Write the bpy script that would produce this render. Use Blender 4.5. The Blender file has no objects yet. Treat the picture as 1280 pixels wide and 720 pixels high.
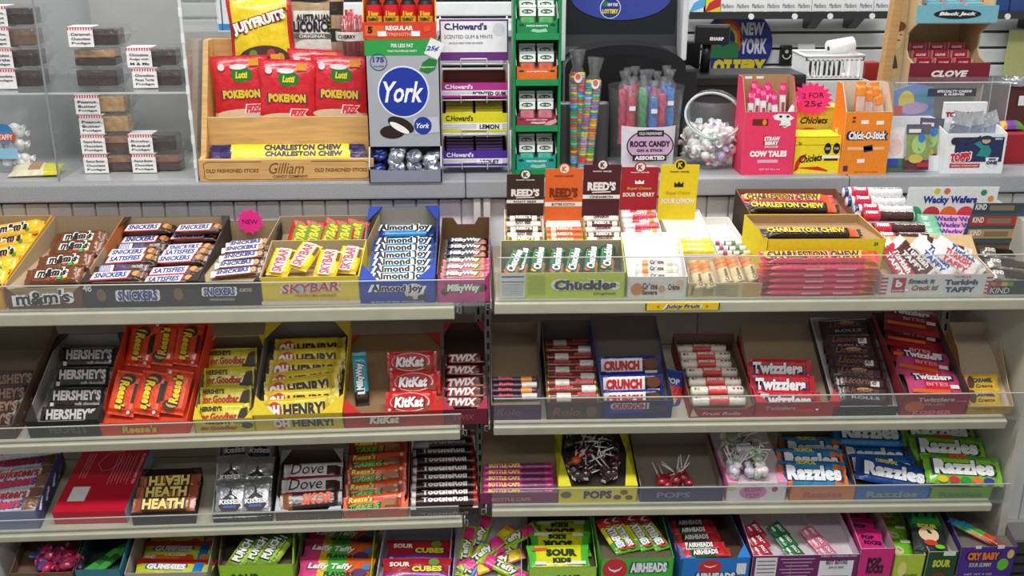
import bpy, bmesh, math, random
from mathutils import Matrix, Vector
R=math.radians; PI=math.pi
C=bpy.context.scene.collection
# ---------------- camera, light, exposure ----------------
FPX=1300.0; PITCH=R(19.2); YAW=R(2.5); CAM=Vector((0,0,1.54))
fw=Vector((math.sin(YAW)*math.cos(PITCH),math.cos(YAW)*math.cos(PITCH),-math.sin(PITCH)))
rt=Vector((math.cos(YAW),-math.sin(YAW),0)); up=rt.cross(fw)
cd=bpy.data.cameras.new('camera'); cam=bpy.data.objects.new('camera',cd); C.objects.link(cam)
cm=Matrix((rt,up,-fw)).transposed().to_4x4(); cm.translation=CAM; cam.matrix_world=cm
cd.sensor_width=36; cd.lens=FPX/1280*36; cd.clip_start=.05
sc=bpy.context.scene; sc.camera=cam
sc.view_settings.view_transform='Standard'; sc.view_settings.look='None'; sc.view_settings.gamma=1
sc.view_settings.exposure=-0.08; sc.view_settings.use_curve_mapping=False
w=bpy.data.worlds.new('store_light'); sc.world=w; w.use_nodes=True
w.node_tree.nodes['Background'].inputs[0].default_value=(.93,.96,1,1); w.node_tree.nodes['Background'].inputs[1].default_value=.28
def area(name,loc,sx,sy,e,col=(1,.98,.95),rot=(0,0,0)):
    l=bpy.data.lights.new(name,'AREA'); l.shape='RECTANGLE'; l.size=sx; l.size_y=sy; l.energy=e; l.color=col
    o=bpy.data.objects.new(name,l); o.location=loc; o.rotation_euler=rot; C.objects.link(o)
area('ceiling_light_aisle',(-.1,1.25,2.75),2.6,.3,62)
area('ceiling_light_aisle',(-.1,-.5,2.75),2.6,.3,32)
area('ceiling_light_counter',(.2,2.95,2.75),2.6,.3,46)
# ---------------- projection helpers: a photo pixel meets a real plane ----------------
def ray(px,py): return (fw+rt*((px-640)/FPX)+up*((360-py)/FPX))
def on_y(px,py,Y): d=ray(px,py); return CAM+d*((Y-CAM.y)/d.y)
def on_z(px,py,Z): d=ray(px,py); return CAM+d*((Z-CAM.z)/d.z)
def mpp(P): return (P-CAM).dot(fw)/FPX      # metres per photo pixel at P
# ---------------- materials ----------------
MC={}
def lin(h):
    v=[int(h[i:i+2],16)/255 for i in (0,2,4)]
    return [c/12.92 if c<=.04045 else ((c+.055)/1.055)**2.4 for c in v]+[1]
def M(h,k='print'):
    key=h+k
    if key in MC: return MC[key]
    m=bpy.data.materials.new(k+'_'+h); m.use_nodes=True; nt=m.node_tree; N=nt.nodes; Lk=nt.links; b=N['Principled BSDF']; c=lin(h)
    b.inputs['Base Color'].default_value=c
    def noise(sc_,det=2):
        t=N.new('ShaderNodeTexCoord'); n=N.new('ShaderNodeTexNoise'); n.inputs['Scale'].default_value=sc_; n.inputs['Detail'].default_value=det
        Lk.new(t.outputs['Object'],n.inputs['Vector']); return n
    def bump(n,st,dist):
        q=N.new('ShaderNodeBump'); q.inputs['Strength'].default_value=st; q.inputs['Distance'].default_value=dist
        Lk.new(n.outputs['Fac'],q.inputs['Height']); Lk.new(q.outputs[0],b.inputs['Normal'])
    def vary(n,lo,hi):
        r=N.new('ShaderNodeValToRGB'); r.color_ramp.elements[0].position=.3; r.color_ramp.elements[1].position=.7
        r.color_ramp.elements[0].color=[x*lo for x in c[:3]]+[1]; r.color_ramp.elements[1].color=[min(1,x*hi) for x in c[:3]]+[1]
        Lk.new(n.outputs['Fac'],r.inputs[0]); Lk.new(r.outputs[0],b.inputs['Base Color'])
    if k=='foil':
        b.inputs['Roughness'].default_value=.3; b.inputs['Coat Weight'].default_value=.5; b.inputs['Coat Roughness'].default_value=.12
        n=noise(70,3); bump(n,.6,.004); vary(n,.85,1.1)
    elif k=='metal':
        b.inputs['Metallic'].default_value=.85; b.inputs['Roughness'].default_value=.28; n=noise(60,3); bump(n,.8,.005)
    elif k=='card':
        b.inputs['Roughness'].default_value=.75; n=noise(140,4); vary(n,.92,1.05); bump(n,.1,.0005)
    elif k=='gloss':
        b.inputs['Roughness'].default_value=.35; n=noise(30,2); vary(n,.96,1.03)
    elif k=='paint':
        b.inputs['Roughness'].default_value=.5; n=noise(25,5); vary(n,.93,1.04)
    elif k=='candy':
        b.inputs['Roughness'].default_value=.25; n=noise(90,2); vary(n,.7,1.25); b.inputs['Coat Weight'].default_value=.6
    elif k=='speck':
        b.inputs['Roughness'].default_value=.5; n=noise(420,2); vary(n,.72,1.12)
    elif k=='wood':
        b.inputs['Roughness'].default_value=.6
        t=N.new('ShaderNodeTexCoord'); mp=N.new('ShaderNodeMapping'); mp.inputs['Scale'].default_value=(3,3,40); n=N.new('ShaderNodeTexNoise'); n.inputs['Scale'].default_value=3; n.inputs['Detail'].default_value=5
        mp.inputs['Scale'].default_value=(4,40,40); Lk.new(t.outputs['Object'],mp.inputs[0]); Lk.new(mp.outputs[0],n.inputs['Vector']); vary(n,.8,1.12)
    elif k in('acrylic','film'):
        N.remove(b); o=[x for x in N if x.type=='OUTPUT_MATERIAL'][0]
        tr=N.new('ShaderNodeBsdfTransparent'); tr.inputs[0].default_value=(.95,.96,.96,1)
        gl=N.new('ShaderNodeBsdfGlossy'); gl.inputs['Roughness'].default_value=.04 if k=='acrylic' else .15
        df=N.new('ShaderNodeBsdfDiffuse'); df.inputs[0].default_value=c
        fr0=N.new('ShaderNodeFresnel'); fr0.inputs[0].default_value=1.45; ge=N.new('ShaderNodeNewGeometry'); iv=N.new('ShaderNodeMath'); iv.operation='SUBTRACT'; iv.inputs[0].default_value=1; Lk.new(ge.outputs['Backfacing'],iv.inputs[1]); fr=N.new('ShaderNodeMath'); fr.operation='MULTIPLY'; Lk.new(fr0.outputs[0],fr.inputs[0]); Lk.new(iv.outputs[0],fr.inputs[1])
        m1=N.new('ShaderNodeMixShader'); m1.inputs[0].default_value=.06 if k=='acrylic' else .05; Lk.new(tr.outputs[0],m1.inputs[1]); Lk.new(df.outputs[0],m1.inputs[2])
        m2=N.new('ShaderNodeMixShader'); Lk.new(fr.outputs[0],m2.inputs[0]); Lk.new(m1.outputs[0],m2.inputs[1]); Lk.new(gl.outputs[0],m2.inputs[2]); Lk.new(m2.outputs[0],o.inputs[0])
        if k=='film':
            n=noise(120,3); q=N.new('ShaderNodeBump'); q.inputs['Distance'].default_value=.004; Lk.new(n.outputs['Fac'],q.inputs['Height']); Lk.new(q.outputs[0],gl.inputs['Normal']); Lk.new(q.outputs[0],fr0.inputs['Normal'])
    else:
        b.inputs['Roughness'].default_value=.45; n=noise(60,2); vary(n,.95,1.03)
    MC[key]=m; return m
def MM(x):
    if not isinstance(x,str): return x
    p=x.split(':'); return M(p[0],p[1] if len(p)>1 else 'print')
# ---------------- mesh helpers ----------------
def mesh(name,v,f,mats,fm=None,smooth=False):
    me=bpy.data.meshes.new(name); me.from_pydata([tuple(p) for p in v],[],f)
    for m in (mats if isinstance(mats,(list,tuple)) else [mats]): me.materials.append(MM(m))
    if fm: me.polygons.foreach_set('material_index',fm)
    if smooth: me.polygons.foreach_set('use_smooth',[True]*len(me.polygons))
    me.update(); return me
def ob(name,me,parent=None,mw=None,kind=None,label=None):
    o=bpy.data.objects.new(name,me); C.objects.link(o)
    if parent: o.parent=parent
    if mw is not None:
        if parent: o.matrix_local=mw
        else: o.matrix_world=mw
    if kind: o['kind']=kind
    if label: o['label']=label
    return o
def tag(o,label,cat,group=None,kind=None):
    o['label']=label; o['category']=cat
    if group: o['group']=group
    if kind: o['kind']=kind
    return o
def thing(name,mw,label,cat,group=None):
    return tag(ob(name,None,None,mw),label,cat,group)
T_=Matrix.Translation
def rx(a): return Matrix.Rotation(a,4,'X')
def ry(a): return Matrix.Rotation(a,4,'Y')
def rz(a): return Matrix.Rotation(a,4,'Z')
def S(x,y,z): return Matrix.Diagonal((x,y,z,1))
BX=[(0,3,2,1),(4,5,6,7),(0,1,5,4),(1,2,6,5),(2,3,7,6),(3,0,4,7)]   # faces: bottom top front right back left
def box(x0,x1,y0,y1,z0,z1,mat,bev=0,fm=None):
    v=[(x0,y0,z0),(x1,y0,z0),(x1,y1,z0),(x0,y1,z0),(x0,y0,z1),(x1,y0,z1),(x1,y1,z1),(x0,y1,z1)]
    me=mesh('box',v,BX,mat,fm)
    if bev:
        b=bmesh.new(); b.from_mesh(me); bmesh.ops.bevel(b,geom=b.edges[:],offset=bev,segments=2,profile=.6,affect='EDGES'); b.to_mesh(me); b.free()
    return me
def joinb(parts,mat):   # several box tuples in ONE mesh
    v=[];f=[]
    for (x0,x1,y0,y1,z0,z1) in parts:
        n=len(v); v+=[(x0,y0,z0),(x1,y0,z0),(x1,y1,z0),(x0,y1,z0),(x0,y0,z1),(x1,y0,z1),(x1,y1,z1),(x0,y1,z1)]
        f+=[tuple(i+n for i in q) for q in BX]
    return mesh('boxes',v,f,mat)
def prism(pts,t,mats,plane='xz',inner=None):
    # pts 2D outline extruded by t. plane xz: along +y ; yz: along +x ; xy: along +z ; first cap = outer
    n=len(pts)
    mp={'xz':lambda a,b,c:(a,c,b),'yz':lambda a,b,c:(c,a,b),'xy':lambda a,b,c:(a,b,c)}[plane]
    v=[mp(a,b,0) for a,b in pts]+[mp(a,b,t) for a,b in pts]
    f=[tuple(range(n)),tuple(range(2*n-1,n-1,-1))]+[(i,(i+1)%n,n+(i+1)%n,n+i) for i in range(n)]
    fm=[0,1 if inner else 0]+[1 if inner else 0]*n
    me=mesh('prism',v,f,[mats]+([inner] if inner else []),fm)
    b=bmesh.new(); b.from_mesh(me); bmesh.ops.recalc_face_normals(b,faces=b.faces[:]); b.to_mesh(me); b.free(); return me
def tube(pts,r,mat,n=8,smooth=True):
    v=[];f=[]
    for i,p in enumerate(pts):
        p=Vector(p); a=Vector(pts[max(0,i-1)]); c=Vector(pts[min(len(pts)-1,i+1)]); d=(c-a).normalized()
        u=d.orthogonal().normalized() if i==0 else (u-d*u.dot(d)).normalized()
        q=d.cross(u); rr=r[i] if isinstance(r,(list,tuple)) else r
        v+=[p+(u*math.cos(2*PI*k/n)+q*math.sin(2*PI*k/n))*rr for k in range(n)]
    for i in range(len(pts)-1):
        f+=[(i*n+k,i*n+(k+1)%n,(i+1)*n+(k+1)%n,(i+1)*n+k) for k in range(n)]
    f+=[tuple(range(n-1,-1,-1)),tuple((len(pts)-1)*n+k for k in range(n))]
    return mesh('tube',v,f,mat,None,smooth)
def lathe(prof,mat,n=24,smooth=True,axis='z',fmz=None,mats=None):
    v=[];f=[];fm=[]
    for (r,z) in prof: v+=[(r*math.cos(2*PI*k/n),r*math.sin(2*PI*k/n),z) for k in range(n)]
    for i in range(len(prof)-1):
        for k in range(n):
            f.append((i*n+k,i*n+(k+1)%n,(i+1)*n+(k+1)%n,(i+1)*n+k)); fm.append(fmz[i] if fmz else 0)
    if axis=='x': v=[(z,y,x) for x,y,z in v]; f=[tuple(reversed(q)) for q in f]
    return mesh('lathe',v,f,mats or mat,fm,smooth)
def disc(cx,cy,rx_,ry_,t,mat,n=24,star=0):
    pts=[]
    m=star*2 if star else n
    for k in range(m):
        s=1 if not star or k%2 else .78
        pts.append((cx+rx_*s*math.cos(2*PI*k/m),cy+ry_*s*math.sin(2*PI*k/m)))
    return prism(pts,t,mat,'xy')
# lettering
TC={}
def tmesh(s,bold=.018,shear=0):
    key=(s,bold,shear)
    if key in TC: return TC[key]
    cu=bpy.data.curves.new('letters','FONT'); cu.body=s; cu.offset=bold; cu.shear=shear; cu.resolution_u=2; cu.align_x='CENTER'; cu.space_character=.96+bold*1.5
    o=bpy.data.objects.new('letters',cu); C.objects.link(o)
    bpy.context.view_layer.update()
    me=bpy.data.meshes.new_from_object(o.evaluated_get(bpy.context.evaluated_depsgraph_get()))
    bpy.data.objects.remove(o); bpy.data.curves.remove(cu)
    xs=[v.co.x for v in me.vertices]; ys=[v.co.y for v in me.vertices]
    x0,x1,y0,y1=min(xs),max(xs),min(ys),max(ys)
    for v in me.vertices: v.co.x-=(x0+x1)/2; v.co.y-=(y0+y1)/2; v.co.z=0
    TC[key]=(me,x1-x0,y1-y0); return TC[key]
TM={}
def tmat(s,col,bold,shear):
    key=(s,col,bold,shear)
    if key not in TM:
        me,w_,h_=tmesh(s,bold,shear); me=me.copy(); me.materials.clear(); me.materials.append(MM(col)); TM[key]=(me,w_,h_)
    return TM[key]
TEXT_Z=.0007
def text(parent,s,x,y,w,h,col,base=Matrix(),rot=0,it=0,bold=.02,out=None,z=0,obold=.07,name='lettering',list_=None):
    """lettering centred at (x,y) of the face plane `base`, fitted to w x h"""
    if out:
        me,a,b=tmat(s,out,obold,it)
        me0,a0,b0=tmesh(s,bold,it); k1=w/a0; k2=h/b0
        mw=base@T_((x,y,TEXT_Z+z))@rz(R(rot))@S(k1,k2,1)
        if list_ is None: ob('lettering_outline',me,parent,mw)
        else: list_.append(('lettering_outline',me,mw))
        z=z+.0004
    me,a,b=tmat(s,col,bold,it); mw=base@T_((x,y,TEXT_Z+z))@rz(R(rot))@S(w/a,h/b,1)
    if list_ is None: ob(name,me,parent,mw)
    else: list_.append((name,me,mw))
FRONT=rx(R(90))          # face plane looking towards -y
def patch(parent,x,y,w,h,col,base=Matrix(),z=0,rot=0,shape='rect',name='print_panel',n=20,star=0,list_=None):
    if shape=='rect': me=prism([(-w/2,-h/2),(w/2,-h/2),(w/2,h/2),(-w/2,h/2)],.0002,col,'xy')
    elif shape=='ell': me=disc(0,0,w/2,h/2,.0002,col,n,star)
    else: me=prism([(a*w,b*h) for a,b in shape],.0002,col,'xy')
    mw=base@T_((x,y,.0003+z))@rz(R(rot))
    if list_ is None: ob(name,me,parent,mw)
    else: list_.append((name,me,mw))
# ---------------- wrapped goods ----------------
class K: pass
def kind(name,cat,me,parts,T,W,L):
    k=K(); k.name=name; k.cat=cat; k.me=me; k.parts=parts; k.T=T; k.W=W; k.L=L; k.center=False; return k
def put(k,mw,label,group=None):
    o=ob(k.name,k.me,None,mw); tag(o,label,k.cat,group)
    for nm,me,m in k.parts: ob(nm,me,o,m)
    return o
def zone_idx(zs,u,v):
    r=0
    for i,z in enumerate(zs):
        if z[0]<=u<=z[1] and z[2]<=v<=z[3]: r=i+1
    return r
def wrapbar(L,W,T,base,zones=(),seed=0,crimp=.07,nx=30,ny=12,seal='x'):
    rnd=random.Random(seed); v=[];f=[];fm=[]
    cx=1-2*crimp
    def pt(u,w_,side):
        a=abs(u)
        if a>cx: q=(a-cx)/(1-cx); th=.06+.0*q; wf=.93+.05*q
        elif a>cx-.12: q=(cx-a)/.12; th=.06+.94*math.sin(q*PI/2); wf=.93+.07*q
        else: th=1; wf=1
        prof=(max(0,1-abs(w_)**5))**.5
        x=u*L/2
        if a>.999: x+=rnd.choice((-1,1))*L*.006
        y=w_*W/2*wf+rnd.uniform(-1,1)*W*.008
        wr=math.sin(w_*14+u*5+seed)*.06*(1 if a>cx-.2 else .25)
        z=(T/2)*(prof*th*(1+wr))*side
        return (x,y,z)
    for side in (1,-1):
        n0=len(v)
        for i in range(nx+1):
            for j in range(ny+1): v.append(pt(-1+2*i/nx,-1+2*j/ny,side))
        for i in range(nx):
            for j in range(ny):
                a=n0+i*(ny+1)+j; q=(a,a+ny+1,a+ny+2,a+1)
                f.append(q if side==1 else q[::-1]); fm.append(zone_idx(zones,-1+2*(i+.5)/nx,-1+2*(j+.5)/ny))
    me=mesh('wrapper',v,f,[base]+[z[4] for z in zones],fm,True); return me
def BAR(L,ratio,base,zones=(),texts=(),T=None,patches=(),name='chocolate_bar',cat='chocolate bar',seed=0,k='foil',crimp=.07):
    W=L*ratio; T=T or min(.016,W*.42); fx=lambda c:c if ':' in c else c+':'+k
    me=wrapbar(L,W,T,fx(base),[tuple(z[:4])+(fx(z[4]),) for z in zones],seed,crimp)
    P=[]
    for p in patches: patch(None,p[0]*L,p[1]*W,p[2]*L,p[3]*W,p[4],T_((0,0,T/2)),z=(p[6] if len(p)>6 else 0),shape=(p[5] if len(p)>5 else 'rect'),list_=P)
    for t in texts:
        o=dict(t[6]) if len(t)>6 else {}
        text(None,t[0],t[1]*L,t[2]*W,t[3]*L,t[4]*W,t[5],T_((0,0,T/2+.0004)),list_=P,**o)
    return kind(name,cat,me,P,T,W,L)
def pillow(w,h,t,base,zones=(),seed=0,nx=16,ny=18):
    rnd=random.Random(seed); v=[];f=[];fm=[]
    for side in (1,-1):
        n0=len(v)
        for i in range(nx+1):
            for j in range(ny+1):
                a=-1+2*i/nx; b=-1+2*j/ny
                th=max(0,(1-abs(a)**3))**.6*max(0,(1-min(1,abs(b)/.88)**3))**.55
                wv=math.sin(a*7+b*4+seed)*.05+math.sin(b*15+a*3+seed*2)*.03
                v.append((a*w/2*(1-.03*math.cos(b*3)),b*h/2+(rnd.uniform(-1,1)*h*.004 if abs(b)==1 else 0),side*t/2*(th*(1+wv))+.0004*side))
        for i in range(nx):
            for j in range(ny):
                a=n0+i*(ny+1)+j; q=(a,a+ny+1,a+ny+2,a+1)
                f.append(q if side==1 else q[::-1]); fm.append(zone_idx(zones,-1+2*(i+.5)/nx,-1+2*(j+.5)/ny))
    return mesh('bag',v,f,[base]+[z[4] for z in zones],fm,True)
def BAG(w,h,base,zones=(),texts=(),patches=(),t=None,name='candy_bag',cat='candy bag',seed=0,k='foil'):
    t=t or w*.22; fx=lambda c:c if ':' in c else c+':'+k
    me=pillow(w,h,t,fx(base),[tuple(z[:4])+(fx(z[4]),) for z in zones],seed); P=[]
    for p in patches: patch(None,p[0]*w,p[1]*h,p[2]*w,p[3]*h,p[4],T_((0,0,t/2*1.03)),z=(p[6] if len(p)>6 else 0),shape=(p[5] if len(p)>5 else 'rect'),list_=P)
    for s in texts:
        o=dict(s[6]) if len(s)>6 else {}
        text(None,s[0],s[1]*w,s[2]*h,s[3]*w,s[4]*h,s[5],T_((0,0,t/2*1.04+.0003)),list_=P,**o)
    return kind(name,cat,me,P,t,h,w)
def bend_text(s,w,h,r,col,bold,it):
    me,a,b=tmesh(s,bold,it); me=me.copy(); bm=bmesh.new(); bm.from_mesh(me)
    for v in bm.verts: v.co.x*=w/a; v.co.y*=h/b
    for q in range(-3,4):
        bmesh.ops.bisect_plane(bm,geom=bm.verts[:]+bm.edges[:]+bm.faces[:],plane_co=(0,q*h/7,0),plane_no=(0,1,0))
    bm.to_mesh(me); bm.free(); me.materials.clear(); me.materials.append(MM(col))
    return me
def ROLL(L,r,base,zones=(),texts=(),end='F2C14E',name='candy_roll',cat='candy roll',k='foil',seed=0,tw=.035):
    """wrapped roll along x: cylinder, folded ends. zones (u0,u1,mat)"""
    prof=[];fmz=[];us=[-1,-1+.01,-1+tw*1.0,-1+tw*2]+[-1+tw*2+(2-4*tw)*i/20 for i in range(1,20)]+[1-tw*2,1-tw,1-.01,1]
    for u in us:
        a=abs(u); rr=r*(.05 if a==1 else .62 if a>.985 else .9 if a>1-tw*1.5 else 1); prof.append((rr,u*L/2))
    mats=[MM(base+':'+k if ':' not in base else base),MM(end if ':' in end else end+':'+k)]+[MM(z[2] if ':' in z[2] else z[2]+':'+k) for z in zones]
    for i in range(len(us)-1):
        u=(us[i]+us[i+1])/2; q=1 if abs(u)>1-tw*1.6 else 0
        for j,z in enumerate(zones):
            if z[0]<=u<=z[1]: q=j+2
        fmz.append(q)
    me=lathe(prof,None,14,True,'x',fmz,mats); P=[]
    for t in texts:
        o=dict(t[6]) if len(t)>6 else {}
        z0=o.pop('z',0); it=o.get('it',0)
        lay=[(o.get('out'),.07,.0005)] if o.get('out') else []
        lay.append((t[5],o.get('bold',.02),.0009))
        for c,bd,e in lay:
            rr=r+e; hh=t[4]*r
            m2=bend_text(t[0],t[3]*L,min(hh,1.7*r),r,c,bd,it)
            for v in m2.vertices: v.co.z=math.sqrt(max(.0001*r,rr*rr-v.co.y**2))
            P.append(('lettering',m2,rx(R(-t[2]))@T_((t[1]*L,0,0))))
    kk=kind(name,cat,me,P,2*r,2*r,L); return kk
# ---------------- frames: a tilted shelf surface or the counter ----------------
class Fr:
    def __init__(s,o,ex,tilt):
        ex=ex.normalized(); y0=Vector((0,1,0)); y0=(y0-ex*ex.dot(y0)).normalized(); z0=ex.cross(y0)
        ey=y0*math.cos(tilt)+z0*math.sin(tilt); ez=ex.cross(ey); s.tilt=tilt
        m=Matrix((ex,ey,ez)).transposed().to_4x4(); m.translation=o; s.M=m; s.I=m.inverted()
    def hit(s,px,py,n,d,M2=None):
        """ray through a photo pixel against local plane n.p=d"""
        I=s.I if M2 is None else (s.M@M2).inverted()
        o=I@CAM; v=I.to_3x3()@ray(px,py); n=Vector(n); t=(d-n.dot(o))/n.dot(v); return o+v*t
YS=2.0; YW=2.34; YC=2.30
def shelf_frame(x0,y0,x1,y1,tilt,Y=YS):
    a=on_y(x0,y0,Y); b=on_y(x1,y1,Y); f=Fr(a,b-a,R(tilt)); f.py=lambda px:y0+(y1-y0)*(px-x0)/(x1-x0); f.lx=lambda px:f.hit(px,f.py(px),(0,1,0),0).x; return f
A1=shelf_frame(0,390,568,381,7); B1=shelf_frame(618,376.5,1280,371,7)
A2=shelf_frame(0,554,575,535.5,16); B2=shelf_frame(617,530,1257,522,16)
A3=shelf_frame(0,667,578,648,9); B3=shelf_frame(615,634,1235,627,9)
A4=shelf_frame(0,770,600,755,5,1.95); B4=shelf_frame(600,753,1255,740,5,1.95)
DEPTH={id(A1):.28,id(B1):.28,id(A2):.25,id(B2):.25,id(A3):.23,id(B3):.23,id(A4):.26,id(B4):.26}
CARDIN='A5906F:card'; WHITEIN='E6E3DE:card'; GREYIN='B9B1A2:card'
TH=.0018
class Tray: pass
def tray(F,fl,fr,ft,bl,br,label,col,inner=CARDIN,d=None,off=.012,texts=(),patches=(),flaps=None,step=0,insert=True,low=.012,slope=None,notch=False,front=None,cat='display box',sidecol=None,name='display_box',fcol=None,hbmin=.02,rimcurve=0,group=None,hfix=None,base=0,yaw=None,hbfix=None):
    """fl,fr: photo x of the front's foot; ft: photo y of the front's top edge; bl,br: photo points of the back's top corners"""
    t=Tray(); d=d or DEPTH[id(F)]-off-.01
    pyf=F.py((fl+fr)/2)
    a=F.hit(fl,F.py(fl),(0,1,0),off); b=F.hit(fr,F.py(fr),(0,1,0),off)
    xl,xr=a.x,b.x; w=xr-xl
    h=F.hit((fl+fr)/2,ft,(0,1,0),off).z-base if hfix is None else hfix
    h=max(.012,h)
    p=F.hit(bl[0],bl[1],(0,1,0),off+d); q=F.hit(br[0],br[1],(0,1,0),off+d)
    hb=max(hbmin,(p.z+q.z)/2-base) if hbfix is None else hbfix
    k=((p.x+q.x)/2-(xl+xr)/2)/d if yaw is None else 0; k=max(-.3,min(.3,k))
    if F in (A4,B4): hb=max(hb,h+.008)
    t.F=F; t.w=w; t.d=d; t.hf=h; t.hb=hb; t.k=k; t.L=T_((xl,off,base)); t.M=F.M@t.L; yaw=k
    print('TRAY %-48s w%.3f hf%.3f hb%.3f yaw%.1f'%(label[:48],w,h,hb,math.degrees(yaw)))
    if name is None: return t
    e=thing(name,t.M,label,cat,group); t.e=e
    def sh_(me):
        for v_ in me.vertices: v_.co.x+=k*v_.co.y
        return me
    fcol=fcol or col; oc=col if ':' in col else col+':card'; fc=fcol if ':' in fcol else fcol+':card'; scl=(sidecol or col); scl=scl if ':' in scl else scl+':card'
    # front
    if front=='dip': pts=[(0,0),(w,0),(w,h),(w*.86,h*.62),(w*.14,h*.62),(0,h)]
    elif front=='tall': pts=[(0,0),(w,0),(w,h*1.25),(w*.9,h),(w*.1,h),(0,h*1.25)]
    else: pts=[(0,0),(w,0),(w,h),(0,h)]
    ob('front_panel',prism(pts,TH,fc,'xz',inner),e)
    if notch: pts=[(0,0),(w,0),(w,hb),(w*.76,hb),(w*.68,hb*.8),(w*.32,hb*.8),(w*.22,hb),(0,hb)]
    else: pts=[(0,0),(w,0),(w,hb),(0,hb)]
    me=prism(pts,TH,inner,'xz',oc); ob('back_panel',me,e,T_((k*(d-TH),d-TH,0)))
    hs=h*(1.25 if front=='tall' else 1)
    if step: sp=[(0,0),(d,0),(d,hb),(d*.7,hb*.98),(d*.35,hs+(hb-hs)*.25),(0,hs)]
    elif rimcurve: sp=[(0,0),(d,0),(d,hb),(d*.6,hb+(hs-hb)*.15),(d*.25,hs+(hb-hs)*.25),(0,hs)]
    else: sp=[(0,0),(d,0),(d,hb),(0,hs)]
    ob('side_panel',sh_(prism(sp,TH,scl,'yz',inner)),e)
    ob('side_panel',sh_(prism(sp,TH,inner,'yz',scl)),e,T_((w-TH,0,0)))
    t.z0=h-low; t.s=(hb*.45-t.z0)/d if slope is None else slope
    t.z0=max(.006,t.z0)
    t.ins=None
    if insert:
        zb=.003; v=[(TH,TH,zb),(w-TH,TH,zb),(w-TH,d-TH,zb),(TH,d-TH,zb),(TH,TH,t.z0-.001),(w-TH,TH,t.z0-.001),(w-TH,d-TH,max(.006,t.z0+t.s*d-.001)),(TH,d-TH,max(.006,t.z0+t.s*d-.001))]
        t.ins=ob('base_panel',sh_(mesh('base',v,BX,inner)),e)
    else: ob('base_panel',box(0,w,0,d,0,TH,inner),e); 
    if flaps:
        sl=(hb-hs)/d; fcx=flaps[0]*w; fcy=flaps[1]*d
        for (x,y,dx,dy) in ((0,0,fcx,fcy),(w,0,-fcx,fcy),(0,d,fcx*.8,-fcy),(w,d,-fcx*.8,-fcy)):
            z=hs+sl*y; zz=hs+sl*(y+dy)
            v=[(x,y,z),(x+dx,y,z),(x,y+dy,zz)]; v+=[(a_,b_,c_+.0015) for a_,b_,c_ in v]
            ob('corner_flap',sh_(mesh('flap',v,[(0,2,1),(3,4,5),(0,1,4,3),(1,2,5,4),(2,0,3,5)],flaps[2] if len(flaps)>2 else oc)),e)
    for s in texts:
        o=dict(s[6]) if len(s)>6 else {}
        text(e,s[0],s[1]*w,s[2]*h,s[3]*w,s[4]*h,s[5],FRONT,**o)
    for s in patches:
        patch(e,s[0]*w,s[1]*h,s[2]*w,s[3]*h,s[4],FRONT,shape=(s[5] if len(s)>5 else 'rect'),z=(s[6] if len(s)>6 else 0))
    return t
ORD=['first','second','third','fourth','fifth','sixth','seventh','eighth','ninth','tenth','eleventh','twelfth']
def lay(t,k,pts,desc,where,group=None,ext=25,order='front',z0=None,s=None,lift=0,roll=0,labels=None):
    """rest goods k on the sloping pile of tray t, through photo pixels pts=[(px,py,rot)], listed back to front"""
    n=len(pts); res=[]; e=R(ext)
    def half(p,kk):
        r=R(p[2]) if len(p)>2 else 0
        return (abs(math.sin(r))*kk.L+abs(math.cos(r))*kk.W)/2, (abs(math.cos(r))*kk.L+abs(math.sin(r))*kk.W)/2
    # let the insert come down at the front until the nearest goods stay behind the front panel
    for p in pts:
        kk=p[3] if len(p)>3 and p[3] is not None else k
        hy,hx=half(p,kk); hy*=math.cos(e+math.atan(t.s)); up_=kk.T/2+hy*math.tan(min(e,.9))*.8+lift
        P=t.F.hit(p[0],p[1],(0,-t.s,1),t.z0+up_,t.L); ym=TH+hy*.92
        if P.y<ym:
            Q=t.F.hit(p[0],p[1],(0,1,0),ym,t.L); zn=Q.z-up_-t.s*ym
            zn=max(.004,zn)
            if zn<t.z0:
                zb=t.z0+t.s*t.d; t.z0=zn; t.s=(zb-zn)/t.d if t.s>=0 else t.s
    if t.ins:
        for i_,y_ in ((4,0),(5,0),(6,t.d),(7,t.d)): t.ins.data.vertices[i_].co.z=max(.005,t.z0+t.s*y_-.001)
    z0=t.z0; s=t.s; a_=math.atan(s)
    for i,p in enumerate(pts):
        kk=p[3] if len(p)>3 and p[3] is not None else k
        hy,hx=half(p,kk); hyc=hy*math.cos(e+a_); up_=kk.T/2+hy*math.sin(e)*.8+lift
        P=t.F.hit(p[0],p[1],(0,-s,1),z0+up_,t.L)
        ym=TH+hyc*.9; yM=t.d-TH-hyc*.8
        if P.y<ym: P.y=ym; P.z=z0+up_+s*ym
        elif P.y>yM and yM>ym: P=t.F.hit(p[0],p[1],(0,1,0),yM,t.L); P.z=max(P.z,kk.T/2)
        ff=.93 if hx<t.w*.4 or abs(math.sin(R(p[2]) if len(p)>2 else 0))<.3 else .3; xl=t.k*P.y+TH+hx*ff; xr=t.w+t.k*P.y-TH-hx*ff
        if xr>xl: P.x=min(max(P.x,xl),xr)
        rot=R(p[2]) if len(p)>2 else 0
        if len(p)>4: P.z+=p[4]
        M_=t.M@T_(P)@rx(a_+e)@rz(rot)@ry(R(roll))
        if order=='front': od=ORD[n-1-i]+' from the front' if n>1 else ''
        else: od=ORD[i]+' from the left' if n>1 else ''
        if labels: lb=labels[i]
        else:
            dd=desc
            if len((dd+' '+od+' '+where).replace(',','').split())>15 and ' with ' in dd: dd=dd[:dd.index(' with ')]
            lb=(dd+(', '+od if od else '')+' '+where)
        res.append(put(kk,M_,lb,group if n>1 else group))
    return res
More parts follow.
